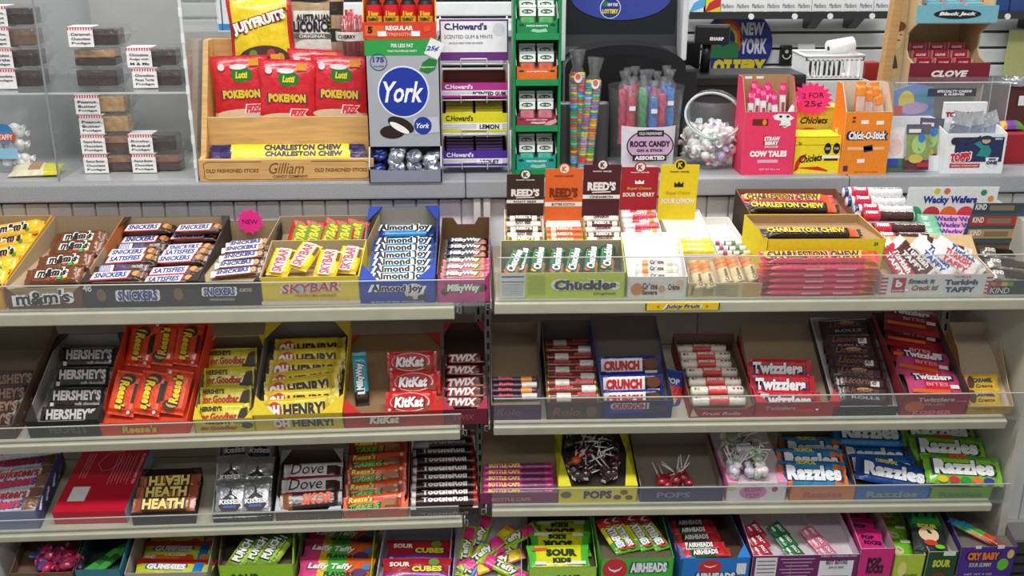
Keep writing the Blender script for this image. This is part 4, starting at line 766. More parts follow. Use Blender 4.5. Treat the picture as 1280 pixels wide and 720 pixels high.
# ================= THIRD SHELF RIGHT =================
t=tray(B3,600,697,616,(605,549),(690,547),'brown box of magenta candy rolls with gold lettering','7A2A5A',inner='86725A:card',d=.2,texts=[('BOTTLE CAPS',.4,.4,.5,.3,'C89A6A')],low=-.01,slope=.1)
L=Lpx(t,648,600,90); r_=L*.055
kbc=[ROLL(L,r_,'B0287A',zones=[(.1,.7,'7A2A5A')],texts=[('BOTTLE CAPS',-.2,-4,.44,1.3,'F0C85A',dict(bold=.06)),],end='C83A8A',seed=i) for i in (0,1)]
rollset(t,kbc[0],[(648,584,1),(648,592,0,kbc[1]),(648,600,0),(648,608,0,kbc[1]),(648,616,0)],'magenta candy roll with gold letters','in the brown box by the gap','magenta rolls')
def pops(t,n,heads,x0,x1,y0,y1,desc,grp,seed,rr=.0125,stick='F2F0EA:gloss',ht=.0):
    rnd=random.Random(seed); protos=[]
    for c_ in heads:
        v=[];f=[]; me=bpy.data.meshes.new('head'); bm=bmesh.new(); bmesh.ops.create_icosphere(bm,subdivisions=2,radius=rr)
        for vv in bm.verts: vv.co*=1+rnd.uniform(-.07,.07)
        # film skirt gathered round the stick
        g=bmesh.ops.create_cone(bm,cap_ends=False,segments=10,radius1=rr*.2,radius2=rr*.62,depth=rr*1.0,matrix=T_((0,0,-rr*1.25))@rx(PI))
        for vv in g['verts']: vv.co+=Vector((rnd.uniform(-1,1),rnd.uniform(-1,1),rnd.uniform(-1,1)))*rr*.1
        bm.to_mesh(me); bm.free(); me.materials.append(MM(c_)); me.polygons.foreach_set('use_smooth',[True]*len(me.polygons))
        sk=tube([(0,0,-rr*.8),(0,0,-rr*4.6)],rr*.13,stick,6)
        lb=prism([(-rr*.5,-rr*.3),(rr*.5,-rr*.3),(rr*.4,rr*.3),(-rr*.4,rr*.3)],.0006,'E8E4EA','xy')
        protos.append(kind('lollipop','lollipop',me,[('stick',sk,Matrix()),('label',lb,T_((0,-rr*.2,rr*.9)))],2*rr,2*rr,2*rr))
    for i in range(n):
        px=rnd.uniform(x0,x1); py=y0+(y1-y0)*i/n+rnd.uniform(-2,2)
        px+= (py-(y0+y1)/2)*(t.skew if hasattr(t,'skew') else 0)
        P=t.F.hit(px,py,(0,-t.s,1),t.z0+rr+ht+rnd.uniform(-.2,.8)*rr,t.L)
        P.y=min(max(P.y,rr*1.4),t.d-rr*1.3); P.x=min(max(P.x,t.k*P.y+rr*1.3),t.w+t.k*P.y-rr*1.3); P.z=max(P.z,t.z0+t.s*P.y+rr*.95)
        ax=math.atan2(t.d/2-P.y,t.w/2+t.k*P.y-P.x)-PI/2+rnd.uniform(-1,1)
        m=t.M@T_(P)@rz(ax)@rx(R(rnd.uniform(92,125)))
        put(protos[i%len(protos)],m,desc,grp)
t=tray(B3,697,795,608,(692,537),(784,536),'yellow box with black inside full of dark lollipops','E8D81E',inner='2A2422:card',d=.2,texts=[('POPS',.5,.5,.36,.5,'3A3016',dict(bold=.06,out='E8D8B8',obold=.12))],patches=[(.1,.5,.14,.4,'5A6A2A','ell'),(.83,.62,.1,.3,'8A4A2A','ell'),(.75,.32,.1,.3,'5A3A4A','ell'),(.9,.3,.1,.3,'6A5A3A','ell')],flaps=(.16,.97,'E8E02A:card'),low=.002,slope=.05)
t.skew=.0
pops(t,38,['3A1418:candy','241A1A:candy','5A1A1E:candy','2A2022:candy'],712,772,545,600,'dark lollipop with a white stick in the yellow box','dark lollipops',5)
pops(t,1,['D8501E:candy'],720,721,577,578,'orange lollipop among dark ones in the yellow box',None,6)
t=tray(B3,799,902,610,(795,541),(876,540),'grey cardboard box holding a few red lollipops','3A2A5A',inner='97897A:card',d=.2,low=.03,slope=.02,texts=[('POPS',.4,.5,.4,.4,'8A7A9A')],sidecol='2A2A4A')
pops(t,12,['A81A2A:candy','8A1A24:candy'],806,866,596,607,'red lollipop at the bottom of the grey cardboard box','red lollipops',7)
t=tray(B3,906,980,604,(878,541),(963,538),'pink and white box full of white wrapped lollipops','F07AB4',inner='D8C8CC:card',d=.2,fcol='E8E2E6',texts=[('BLOW',.44,.66,.3,.26,'C84A8A',dict(bold=.06,out='F6F0F4')),('POP',.44,.34,.24,.26,'C84A8A',dict(bold=.06,out='F6F0F4'))],patches=[(.44,.5,.46,.8,'D88AB8','ell',-.0001),(.8,.65,.1,.3,'C83A4A','ell'),(.08,.75,.12,.16,'E8D85A')],flaps=(.16,.97,'F49AC4:card'),low=.002,slope=.05)
t.skew=.25
pops(t,42,['DCD4D6:candy','C8C0D0:candy','B8D8BC:candy','8A6A7A:candy','D4C8C0:candy'],893,952,546,599,'white wrapped lollipop in the pink box','white lollipops',8)
for (px0,px1,s_) in ((872,884,-1),):
    pass
L_=.03
def raz(b,z,s_,L,r_=.36,sub='',sc_='F2D23A'): return BAR(L,r_,b,zones=z,texts=[('Razzles',.0,.0,.8,.56,'F4F6FA',dict(bold=.07,out='14285A',obold=.12)),(sub,-.1,.38,.3,.14,sc_,dict(bold=.04))] if sub else [('Razzles',.0,.0,.8,.56,'F4F6FA',dict(bold=.07,out='14285A',obold=.12))],name='gum_pack',cat='gum pack',seed=s_)
t=tray(B3,985,1066,608,(966,560),(1050,560),'open cardboard box of orange and blue gum packs','D8824A',inner='7A6E5E:card',d=.2,texts=[('Razzles',.5,.4,.6,.4,'B85A6A',dict(it=.1,bold=.04))],low=-.006,hbmin=.05)
L=Lpx(t,1010,580,84)
q=[raz('2A8AC0',[(.6,1,-1,1,'E8782A'),(-1,-.7,-1,1,'E8782A'),(-1,1,.7,1,'2A7AB0')],57+i,L,.42,'TROPICAL') for i in (0,1)]
lay(t,q[0],[(1008,562,-1),(1013,577,-2,q[1]),(1016,593,-2)],'orange and blue gum pack','in the open cardboard box','orange gum packs',36)
t=tray(B3,1066,1158,608,(1036,536),(1128,534),'box of bright blue gum packs','2A6AB8',inner='6E6252:card',d=.2,texts=[('Razzles',.5,.4,.7,.5,'8A9A8A',dict(bold=.04))],low=-.01)
L=Lpx(t,1095,560,90)
q=[raz('1E7AC8',[(-1,1,.5,1,'1A5AA8'),(-1,1,-1,-.6,'3A9AE0')],59+i,L,.38) for i in (0,1)]
q2=raz('1A4A9A',[],61,L,.36,'ORIGINAL')
lay(t,q[0],[(1084,542,-3),(1088,557,-3,q[1]),(1096,570,-3),(1104,584,-3,q[1]),(1116,594,-12,q2,.004)],'blue gum pack','in the blue gum box','blue gum packs',34)
t=tray(B3,1160,1236,610,(1128,538),(1216,532),'box of lime green gum packs at the end panel','6AA82A',inner='6E6450:card',d=.2,texts=[('Razzles',.5,.4,.7,.5,'5A7A4A',dict(bold=.04))],low=-.01,sidecol='7AB83A')
L=Lpx(t,1190,575,94)
q=BAR(L,.42,'7AC42A',zones=[(-1,1,.7,1,'5A9A2A')],texts=[('Razzles',.0,.05,.78,.5,'F6F8F4',dict(bold=.07,out='2A2A4A',obold=.12)),('SOUR',-.05,.4,.24,.14,'D83A1E',dict(bold=.06))],patches=[(-.3+.15*i,-.36,.14,.22,c_,'ell') for i,c_ in enumerate(('E8C82A','D8283A','2A9A4A','E8783A','3A3A9A'))],name='gum_pack',cat='gum pack',seed=62)
lay(t,q,[(1172,542,-3),(1184,562,-4),(1203,588,-4)],'lime green gum pack','in the lime green box','green gum packs',34)
# ================= LOWEST SHELF LEFT =================
t=tray(A4,-60,-5,700,(-12,672),(44,668),'white printed carton lying at the lower left corner','D8D8D4',inner='D8D8D2:card',d=.2,low=.0)
pz=t.hb
0 and BAR(.19,.9,'D8DAD6:card',texts=[],T=.003,name='paper_sheet',cat='paper',k='card',crimp=.02,patches=[(-.3+.1*i,.12*(i%2),.012,.5,'9AA09C') for i in range(6)])
0 and put(kq,T_(P)@rx(R(38))@rz(R(-18)),'grey white printed sheet slanting at the lower left corner')
t=tray(A4,24,102,716,(48,672),(126,666),'deep brown box with pink wrapped sweets, lowest shelf','6A5240',inner='6E5442:card',d=.23,low=.03,slope=.05)
def sweet(c_,s_,n='wrapped_sweet',r_=.014,cat='sweet'):
    rnd=random.Random(s_); bm=bmesh.new(); bmesh.ops.create_icosphere(bm,subdivisions=2,radius=r_)
    for vv in bm.verts: vv.co.x*=1.25; vv.co*=1+rnd.uniform(-.1,.1)
    for sg in (1,-1):
        g=bmesh.ops.create_cone(bm,cap_ends=False,segments=9,radius1=r_*.25,radius2=r_*.75,depth=r_*.8,matrix=T_((sg*r_*1.6,0,0))@ry(R(90*sg)))
        for vv in g['verts']: vv.co+=Vector((rnd.uniform(-1,1),rnd.uniform(-1,1),rnd.uniform(-1,1)))*r_*.14
    me=bpy.data.meshes.new('sweet'); bm.to_mesh(me); bm.free(); me.materials.append(MM(c_)); me.polygons.foreach_set('use_smooth',[True]*len(me.polygons))
    return kind(n,cat,me,[],2*r_,2*r_,2*r_)
def heap(F,t,prs,n,x0,x1,y0,y1,desc,grp,seed,r_=.014,clampbox=True):
    rnd=random.Random(seed)
    for i in range(n):
        P=F.hit(rnd.uniform(x0,x1),y0+(y1-y0)*i/n,(0,-t.s,1),t.z0+r_*rnd.uniform(.9,2.2),t.L)
        P.x=min(max(P.x,r_*1.5),t.w-r_*1.5); P.y=min(max(P.y,r_*1.5),t.d-r_*1.5); P.z=max(P.z,t.z0+t.s*P.y+r_*.9)
        put(prs[i%len(prs)],t.M@T_(P)@rz(rnd.uniform(0,6.28))@ry(rnd.uniform(-.4,.4)),desc,grp)
heap(A4,t,[sweet('B01A4A:foil',1),sweet('8A1A3E:foil',2),sweet('3A4A8A:foil',3)],16,52,96,690,712,'crimson or blue wrapped sweet in the deep brown box','crimson sweets',1)
t=tray(A4,104,160,712,(128,664),(182,662),'narrow box of green wrapped sticks with teal side','3A7A8A',inner='2A4A52:card',d=.23,low=.0,sidecol='3A8296')
L=.13; kst=BAR(L,.14,'4AA84A',zones=[(-.2,.3,-1,1,'2A6A2A')],seed=63,name='candy_stick',cat='candy stick',T=.01)
lay(t,kst,[(126,702,62),(136,697,64),(147,700,66),(157,694,62)],'green wrapped candy stick','in the teal-sided box','green sticks',10,order='left')
t=tray(A4,164,266,716,(186,662),(280,662),'pale grey box with rounded sides of gummy bags','A8A096',inner='B4ACA0:card',d=.23,rimcurve=1,low=-.01)
L=Lpx(t,225,695,98)
kgu=BAG(L,L*.42,'D8242A',zones=[(-.95,.95,-.6,.6,'C8D83A'),(.45,.8,-.7,.7,'1E7AC8'),(-.9,0,-.6,-.1,'E8862A')],texts=[('GUMMIES',-.1,.14,.5,.2,'F6F6FA',dict(bold=.07,out='2A3A8A',obold=.13)),('5 FLAVORS',-.05,-.1,.28,.08,'FFFFFF'),('AND',-.38,-.18,.14,.14,'F2F2F6',dict(bold=.05))],patches=[(.1,-.2,.2,.3,'E8541E','ell'),(.33,-.18,.12,.24,'F0943A','ell')],t=.014,seed=64)
lay(t,kgu,[(240,674,3),(226,693,-2),(222,716,-3)],'red and green gummy bag','in the pale grey box','gummy bags',30)
t=tray(A4,280,372,706,(283,664),(376,662),'lime fronted box of green striped packs','9ACB2A',inner='6E6048:card',d=.23,low=.0,texts=[('SOUR',.35,.6,.4,.4,'2A4A1A',dict(bold=.05))])
L=Lpx(t,325,690,52)
kpu=BAR(L,.44,'A8CC4A',zones=[(-1,-.6,-1,1,'7AA82A'),(.5,1,-1,1,'4A7A2A')],texts=[('PUNCH',.0,0,.66,.5,'F4F6F0',dict(bold=.06,out='1E2A1A',obold=.14))],name='candy_pack',cat='candy pack',seed=65)
lay(t,kpu,[(304,691,68),(322,688,66),(340,688,68),(357,686,66)],'green candy pack','in the lime fronted box','green packs',28,order='left')
t=tray(A4,370,466,722,(378,660),(478,658),'box of multicoloured taffy bags with lime sides','8AC83A',inner='6A7A3A:card',d=.23,low=-.012,sidecol='A8D83A')
L=Lpx(t,425,690,92)
kla=BAG(L,L*.42,'E8662A',zones=[(-1,-.55,-1,1,'E84A8A'),(-.55,-.2,-1,1,'E8C82A'),(-.2,.25,-1,1,'4AB83A')],texts=[('Laffy Taffy',-.08,.08,.6,.26,'F8F8F4',dict(it=.2,bold=.05,out='2A2A2A')),('FLAVORS',.05,-.18,.4,.18,'2A2A2A',dict(bold=.04))],patches=[(.32,-.1,.2,.3,'5A3A6A','ell'),(.4,.1,.1,.2,'3A8AC8')],t=.014,seed=66)
lay(t,kla,[(432,672,-4),(424,692,-6),(422,714,-3)],'pink, yellow, green and orange taffy bag','in the lime-sided box','taffy bags',28)
t=tray(A4,472,562,722,(484,657),(568,655),'pale lilac box of purple and red candy bags','D0C8DC',inner='C8C4D0:card',d=.23,low=-.01,fcol='C82A6A')
L=Lpx(t,522,695,84)
kwa=BAG(L,L*.38,'B01E30',zones=[(-1,1,-1,-.45,'7A2AA0')],texts=[('CUBES',.15,-.05,.44,.24,'E8E23A',dict(bold=.06,out='2A1A3A',obold=.12)),('SOUR',-.25,.15,.3,.2,'F0E8D8',dict(bold=.05,out='7A1A1A'))],patches=[(.25,.25,.16,.3,'5A8A2A','ell'),(-.42,-.4,.06,.1,'FFFFFF','ell')],t=.014,seed=67)
lay(t,kwa,[(526,689,-2),(521,712,-1)],'purple and red candy bag','in the pale lilac box','purple red bags',30)
t=tray(A4,566,652,722,(572,652),(652,648),'lilac box of jumbled lime and pink strip packs','C4C0D4',inner='B8B8CC:card',d=.23,low=.01,slope=.15)
L=Lpx(t,612,690,70)
kla=[BAR(L,.24,c_,zones=[(-.8,-.4,-1,1,z_),(.4,.9,-.8,.8,z_)],texts=[('Taffy',0,0,.4,.6,'F4F4E8',dict(bold=.06,out='1A2A1A',obold=.14))],name='candy_strip',cat='candy strip',seed=68+i,T=.008) for i,(c_,z_) in enumerate((('A8CC2A','E83A8A'),('E8447A','F0D02A'),('3A8AC8','C8DC3A')))]
lay(t,kla[0],[(600,672,72),(580,688,80),(618,684,50,kla[1],.004),(636,698,75,kla[2],.0),(603,698,40,kla[0],.012),(640,680,30,kla[0],.012),(622,706,20,kla[1],.008),(586,710,60,kla[2],.004),(632,716,-30,kla[0],.012)],'','',ext=8,group='candy strips',labels=['lime strip pack standing at the back of the lilac box','lime strip pack at the left edge of the lilac box','pink strip pack behind the crossing lime one, lilac box','blue strip pack at the right of the lilac box','long lime strip pack lying diagonally across the lilac box','lime strip pack at the upper right of the lilac box','pink strip pack low in the middle of the lilac box','blue strip pack low at the left of the lilac box','lime strip pack low at the right of the lilac box'])
# ================= LOWEST SHELF RIGHT =================
t=tray(B4,660,744,709,(657,650),(736,647),'dark brown box of yellow green sour bags','9CCC3A',inner='5A5044:card',d=.23,low=.0,fcol='A8D24A',texts=[('SOUR',.6,.5,.4,.5,'1E2A12',dict(bold=.06))])
L=Lpx(t,700,690,76)
kso=BAG(L,L*.5,'E0E022',zones=[(-1,-.7,-1,1,'5AC83A'),(.7,1,-1,1,'5AC83A')],texts=[('SOUR',.05,.1,.5,.3,'1E3A1A',dict(bold=.08)),('KIDS',.05,-.2,.3,.2,'1E3A1A',dict(bold=.08))],patches=[(-.3,.25,.25,.12,'D85A2A'),(-.3,-.3,.18,.12,'E8EEEE'),(.28,-.3,.3,.12,'E8EEEE')],t=.016,seed=71)
lay(t,kso,[(703,665,180),(700,680,178),(698,697,0)],'yellow green sour candy bag','in the dark brown box','yellow green bags',24)
t=tray(B4,748,838,698,(736,646),(818,642),'green box of four yellow and red packs in a row','4AB83A',inner='6A6048:card',d=.23,low=.0,texts=[('AIRHEADS',.66,.76,.5,.26,'F6F6F4',dict(bold=.07,out='1A3A7A',obold=.13))],patches=[(.2,.72,.34,.56,'D02A30','ell'),(.2,.7,.2,.2,'F4F0EE',[(-.5,.5),(-.35,0),(0,-.3),(.35,0),(.5,.5),(.3,.15),(0,0),(-.3,.15)],.0003)])
L=Lpx(t,785,670,60)
kai=BAR(L,.36,'E0DC22',zones=[(-1,-.5,-1,1,'D82A30'),(.4,1,-1,1,'5AA82E')],texts=[('XTREMES',.1,-.02,.6,.5,'F4F6F4',dict(bold=.06,out='16306A',obold=.14))],patches=[(.38,.1,.16,.6,'E8542A','ell'),(-.36,0,.14,.5,'F4F0EE',[(-.5,.5),(-.35,0),(0,-.3),(.35,0),(.5,.5),(0,0)])],name='candy_pack',cat='candy pack',T=.012,seed=72)
lay(t,kai,[(757,670,-70),(777,668,-70),(797,666,-70),(815,666,-68)],'yellow, red and green candy pack','in the green box','yellow and red packs',22,order='left')
t=tray(B4,848,932,698,(822,645),(897,640),'bright blue box of dark red and green bars','1E7AD0',inner='5A4438:card',d=.23,flaps=(.2,.2,'2A86DC:card'),low=.0,texts=[('AIRHEADS',.5,.5,.6,.22,'F6F6F4',dict(bold=.07,out='1A3A7A',obold=.13))],patches=[(.42,.76,.34,.4,'D02A30','ell'),(.42,.78,.2,.12,'F4F0EE',[(-.5,.5),(-.35,0),(0,-.3),(.35,0),(.5,.5),(.3,.15),(0,0),(-.3,.15)],.0003),(.88,.7,.14,.3,'E8ECF0')])
L=Lpx(t,872,675,62)
kah=[BAR(L,.2,c_,zones=[(-1,-.6,-1,1,'D83A40'),(.4,1,-1,1,'C82A30')],texts=[('AIRHEADS',.0,0,.5,.6,'F4F4F0',dict(bold=.06,out='1A1A1A',obold=.14))],name='chewy_bar',cat='chewy bar',seed=73+i) for i,c_ in enumerate(('5A1A1E','2A5A3A','E8F0E8'))]
lay(t,kah[0],[(862,655,2),(866,664,3,kah[1]),(870,673,2,kah[0]),(872,683,1,kah[2]),(874,692,3,kah[1])],'dark red and green chewy bar','in the bright blue box','dark chewy bars',28,labels=['dark red chewy bar at the back of the blue box','green chewy bar second from the back, blue box','dark red chewy bar in the middle of the blue box','white chewy bar second from the front, blue box','green chewy bar at the front of the blue box'])
t=tray(B4,935,1066,694,(905,640),(1040,636),'wide purple and white box with two dividers','7A2A6A',inner='D8CCD4:card',d=.23,low=.02,slope=.05,fcol='6E2260',texts=[('BEST BEFORE',.79,.8,.2,.1,'1A1A1A',dict(z=.0006)),('JUN 22 2023',.79,.66,.14,.07,'1A1A1A',dict(z=.0006)),('CHERRY, WATERMELON, APPLE',.8,.96,.34,.05,'E8D8E8')],patches=[(.13,.5,.2,.9,'E8E4E8'),(.79,.42,.32,.84,'ECEAEE')]+[(.13,.86-.1*i,.17,.02,'4A4A4A','rect',.0003) for i in range(8)]+[(.42,.9-.09*i,.32-.05*(i%3),.02,'C8A8C4') for i in range(9)]+[(.66+.012*i,.25,.006,.4,'1A1A1A','rect',.0003) for i in range(22)])
for q in (.36,.68):
    sp=[(0,0),(t.d,0),(t.d,t.hb*.98),(t.d*.6,t.hb*.8),(0,t.hf*.95)]
    ob('divider',prism(sp,TH,WHITEIN,'yz'),t.e,T_((t.w*q,0,0)))
L=Lpx(t,940,675,40)
for c_,pts,ds,s_ in (('C8203A',[(930,664,-60),(937,678,-60),(944,690,-62)],'red',75),('1E7A3E',[(973,664,-58),(983,677,-60),(992,690,-58)],'green',77),('E87A9A',[(1014,668,-58),(1024,680,-58),(1034,691,-58)],'pink',79)):
    kj=BAG(.042,.036,c_,texts=[('JOLLY',-.02,.12,.6,.26,'F6F2F4',dict(it=.2,bold=.05,out='2A2A2A',obold=.12))],patches=[(-.2,-.25,.3,.14,'F0F0F0')],t=.01,seed=s_)
    lay(t,kj,pts,ds+' candy packet','in the purple box','candy packets',20)
t=tray(B4,1066,1108,686,(1040,640),(1082,636),'magenta box of magenta popping candy pouches','D02A7A',inner='C8A8B8:card',d=.23,low=.004,fcol='D42A7E',texts=[('POP',.45,.7,.4,.2,'1E1018',dict(bold=.07)),('ROCKS',.5,.52,.5,.2,'1E1018',dict(bold=.07)),('POP ROCKS',.4,.12,.5,.12,'1E1018',dict(bold=.06))],patches=[(.7,.28,.3,.1,'9A4AB8')])
L=Lpx(t,1080,670,32)
kpr=BAG(L,L*1.3,'D8267E',texts=[('POP',-.1,.1,.5,.16,'1E1018',dict(bold=.07)),('ROCKS',.05,-.1,.66,.16,'1E1018',dict(bold=.07))],t=.009,seed=81)
lay(t,kpr,[(1062,650,-8),(1068,663,-8),(1078,677,-8)],'magenta popping candy pouch','in the magenta box','magenta pouches',26)
t=tray(B4,1110,1147,694,(1084,636),(1118,634),'yellow green box of lime green candy pouches','B8C83A',inner='B8C88A:card',d=.23,low=.004,fcol='B4CC3A',texts=[('CANDY',.6,.4,.5,.14,'5A7A1A',dict(bold=.05))],patches=[(.3,.6,.3,.4,'E8DC8A','ell')])
L=Lpx(t,1118,665,40)
kgr=BAG(L,L*1.15,'7AD02A',texts=[('SOUR',0,-.32,.5,.14,'F0F03A',dict(bold=.06))],patches=[(0,0,.4,.3,'E8D8A8','ell'),(.3,-.2,.2,.16,'9AE03A','ell'),(.32,.32,.3,.1,'F0F4E8'),(0,-.22,.2,.16,'C8A83A')],t=.012,seed=82)
lay(t,kgr,[(1107,645,-6),(1115,672,-6),(1121,690,-6)],'lime green candy pouch','in the yellow green box','lime pouches',22)
t=tray(B4,1150,1187,690,(1122,634),(1154,632),'dark green box of zigzag topped novelty candy bag','1E4A2E',inner='B4B4A8:card',d=.23,low=.004,fcol='1E4A2E',texts=[('SOUR',.5,.7,.6,.2,'C8D83A',dict(bold=.07))],patches=[(.5,.36,.4,.2,'8A2A1E','ell'),(.7,.95,.4,.1,'E8E8E4')])
L=Lpx(t,1155,665,40)
kno=BAG(L,L*1.55,'24302A',zones=[(-1,1,.1,1,'1E5A34')],patches=[(0,.3,.9,.34,'2A8A3A',[(-.5,-.5),(.5,-.5),(.45,.3),(.3,0),(.2,.5),(.05,.05),(-.1,.5),(-.25,0),(-.4,.35)]),(0,-.1,.6,.36,'E8C8A0','ell'),(0,-.3,.4,.14,'C83A2A','ell',.0003),(.25,-.38,.3,.1,'7AC82A','ell')],texts=[('SOUR',0,.1,.6,.1,'E8D83A',dict(bold=.07))],t=.014,seed=83)
lay(t,kno,[(1150,653,-8,None),(1158,668,-8,None,.006)],'dark green novelty candy bag','in the dark green box','novelty bags',28)
t=tray(B4,1189,1258,684,(1158,636),(1226,633),'purple box of colourful ribbon candy packs on wood','4A2A8A',inner='7A7068:card',d=.23,low=.004,base=.036,fcol='4A2A8E',texts=[('CRY BABY',.42,.7,.56,.26,'F0843A',dict(bold=.07,out='2A1A4A',obold=.14)),('SOUR GUMMY',.4,.4,.4,.14,'C8E0C8'),('NET WT 4 OZ',.4,.08,.5,.07,'C8C0E0')],patches=[(.8,.4,.2,.4,'6AC83A','ell'),(.9,.75,.12,.3,'E8C06A','ell'),(.3,1.0,.1,.1,'E8E8E4'),(.7,1.0,.12,.12,'E8E8E4')],rimcurve=1)
L=Lpx(t,1200,665,56)
kri=[BAR(L,.2,'8A3A2A',zones=[(-1,-.5,-1,1,'3A9AC8'),(-.5,.1,-1,1,'5AA83A'),(.1,.5,-1,1,'C8502A')],name='ribbon_pack',cat='candy pack',seed=84+i,T=.008) for i in (0,1)]
lay(t,kri[0],[(1188,664,-50),(1198,664,-50,kri[1]),(1208,664,-50),(1218,665,-50,kri[1]),(1228,668,-50)],'ribbon candy pack','in the purple box','ribbon candy packs',14,order='left',lift=.004)
a=B4.lx(1189); b=B4.lx(1256)
wd=tag(ob('wood_block',box(a,b,.014,.2,.0005,.0352,'C8A472:wood',.002),None,B4.M),'pale wood strip under the purple box at lower right','wood strip')
# ================= ON THE COUNTER =================
def pyb(px,Y):   # photo y where the counter plane is met at depth Y
    lo,hi=0,400
    for _ in range(30):
        m=(lo+hi)/2
        if on_y(px,m,Y).z>ZC: lo=m
        else: hi=m
    return m
def X(px,Y,py=None): return on_y(px,pyb(px,Y) if py is None else py,Y).x
def H(py,Y,px=640): return on_y(px,py,Y).z-ZC
ACR='E6ECEE:acrylic'
# ---- fudge display case ----
Yc=2.32
x0=-1.62; x1=X(248,Yc); hh=.62; dd=.34
case=thing('display_case',T_((0,Yc,ZC)),'clear acrylic case of packed fudge at the left end of the counter','display case')
def tc(px,py): return on_y(px,py,Yc)
xr_top=on_y(222,0,Yc).x; zt_=H(0,Yc,222)
# right wall slightly leaning like the photo's, modelled upright
ob('side_wall',box(x1-.004,x1,0,dd,0,hh,ACR),case); ob('wall_edge',box(x1-.005,x1+.0005,-.001,.002,0,hh,'D5DCDE:gloss'),case)
ob('floor_panel',box(x0,x1-.004,0,dd,.0,.004,'B4B6B6:gloss'),case)
ob('back_wall',box(x0,x1-.004,dd-.004,dd,.004,hh,'B4B6B6:gloss'),case)
zsh=H(117,Yc,150)
ob('shelf_panel',box(x0,x1-.005,.02,dd-.005,zsh-.004,zsh,ACR),case); ob('shelf_edge',box(x0,x1-.005,.018,.0205,zsh-.004,zsh,'C2C8CA:gloss'),case)
xd=X(75,Yc); ob('divider',box(xd-.003,xd,.0,dd-.005,.004,hh,ACR),case); ob('divider_edge',box(xd-.0032,xd+.0002,-.001,.001,.004,hh,'8C9294:gloss'),case)
for k in range(9): ob('hinge_tab',box(x1-.006,x1+.001,-.002,.0015,.03+.055*k,.05+.055*k,'E6EAEC:gloss'),case)
# second thin acrylic sheet right of the case
xs=X(262,2.50); sh=tag(ob('acrylic_sheet',box(0,X(232,2.5,10)-X(232,2.5,10)+.003,0,.16,0,.5,ACR,.001),None,T_((X(256,2.46),2.40,ZC))),'thin clear acrylic sheet between the fudge case and wooden stand','acrylic sheet')
def clam(fud,txt,seed,label_on=True):
    w_,d_,h_=.075,.06,.036
    rnd=random.Random(seed); e=K(); e.name='fudge_box'; e.cat='fudge box'; e.T=h_; e.W=d_; e.L=w_; e.parts=[]
    prof=[(.78,0),(1,.55),(1.12,.62),(1.12,.66),(1,.68),(.93,.98),(.85,1)]
    v=[];f=[]
    for s_,z in prof:
        for (a,b) in ((-1,-1),(-.8,-1.06),(0,-1.08),(.8,-1.06),(1,-1),(1.04,0),(1,1),(.8,1.06),(0,1.08),(-.8,1.06),(-1,1),(-1.04,0)):
            v.append((a*w_/2*s_,b*d_/2*s_,z*h_))
    for i in range(len(prof)-1):
        for k in range(12): f.append((i*12+k,i*12+(k+1)%12,(i+1)*12+(k+1)%12,(i+1)*12+k))
    f.append(tuple(range(11,-1,-1))); f.append(tuple(len(prof)*12-12+k for k in range(12)))
    e.me=mesh('clamshell',v,f,'F2F6F8:film',None,False)
    for i,c_ in enumerate(fud):
        n=len(fud); zz=.003+(h_*.8)*i/n
        me=box(-w_*.36,w_*.38,-d_*.36,d_*.36,zz,zz+h_*.8/n,c_+':candy',.003); e.parts.append(('fudge',me,Matrix()))
    if label_on:
        B_=Matrix(); e.parts.append(('paper_label',joinb([(-w_*.47,-w_*.02,-d_*.575,-d_*.57,h_*.04,h_*.98),(-w_*.47,-w_*.02,-d_*.57,d_*.1,h_*1.005,h_*1.02)],'F4F2F2:card'),B_))
        me=joinb([(-w_*.47+i*w_*.047,-w_*.47+i*w_*.047+w_*.024,-d_*.582,-d_*.576,h_*.86,h_*.99) for i in range(10)],'D83A4A'); e.parts.append(('striped_edge',me,B_))
        for j,s_ in enumerate(txt): text(None,s_,-w_*.245,h_*(.66-.22*j),w_*.34,h_*.13,'3A3436',T_((0,-d_*.576,0))@FRONT,list_=e.parts,bold=.02)
    return e
DKF='35221C'; TAN='B98A5C'; LT='C9A070'
FS=[('Caramel Chocolate Fudge',[DKF],118,47,1),('plain layered',[DKF,TAN],115,76,0),('plain dark',[DKF],118,104,0),
 ('Chocolate Fudge with nuts',[DKF],190,76,1),('Chocolate Pecan Fudge',[DKF],197,103,1),
 ('Peanut Butter Fudge',[LT],127,140,1),('Peanut Butter Fudge',[LT],132,164,1),('Peanut Butter Fudge',['5A3420','9A6A48'],134,189,1),('Chocolate Fudge',['4A2A1C','9A6A48'],137,212,1),
 ('Rocky Road Fudge',[DKF],192,189,1),('Peanut Butter Fudge',['4A2A1C','8A5A3C'],196,212,1),
 ('Fudge',[DKF],13,28,1),('Fudge',['7A5A48'],16,54,1),('Turtle Fudge',[DKF],20,79,1),('Chocolate Fudge',[DKF],24,104,1)]
FL=['clear box of dark fudge, top of the middle upper stack','clear box of layered tan fudge, middle of the upper stack','clear box of black fudge, bottom of the middle upper stack','clear box of dark fudge, top of the right upper pair','clear box of dark fudge, bottom of the right upper pair','clear box of tan fudge, top of the lower stack of four','clear box of tan fudge, second from top in the lower stack','clear box of brown layered fudge, third down in the lower stack','clear box of brown layered fudge at the foot of the lower stack','clear box of dark fudge, top of the lower right pair','clear box of brown fudge, bottom of the lower right pair','clear fudge box topmost in the far left stack','clear box of pale brown fudge, second in the far left stack','clear box of dark fudge, third down in the far left stack','clear box of dark fudge, lowest in the far left stack']
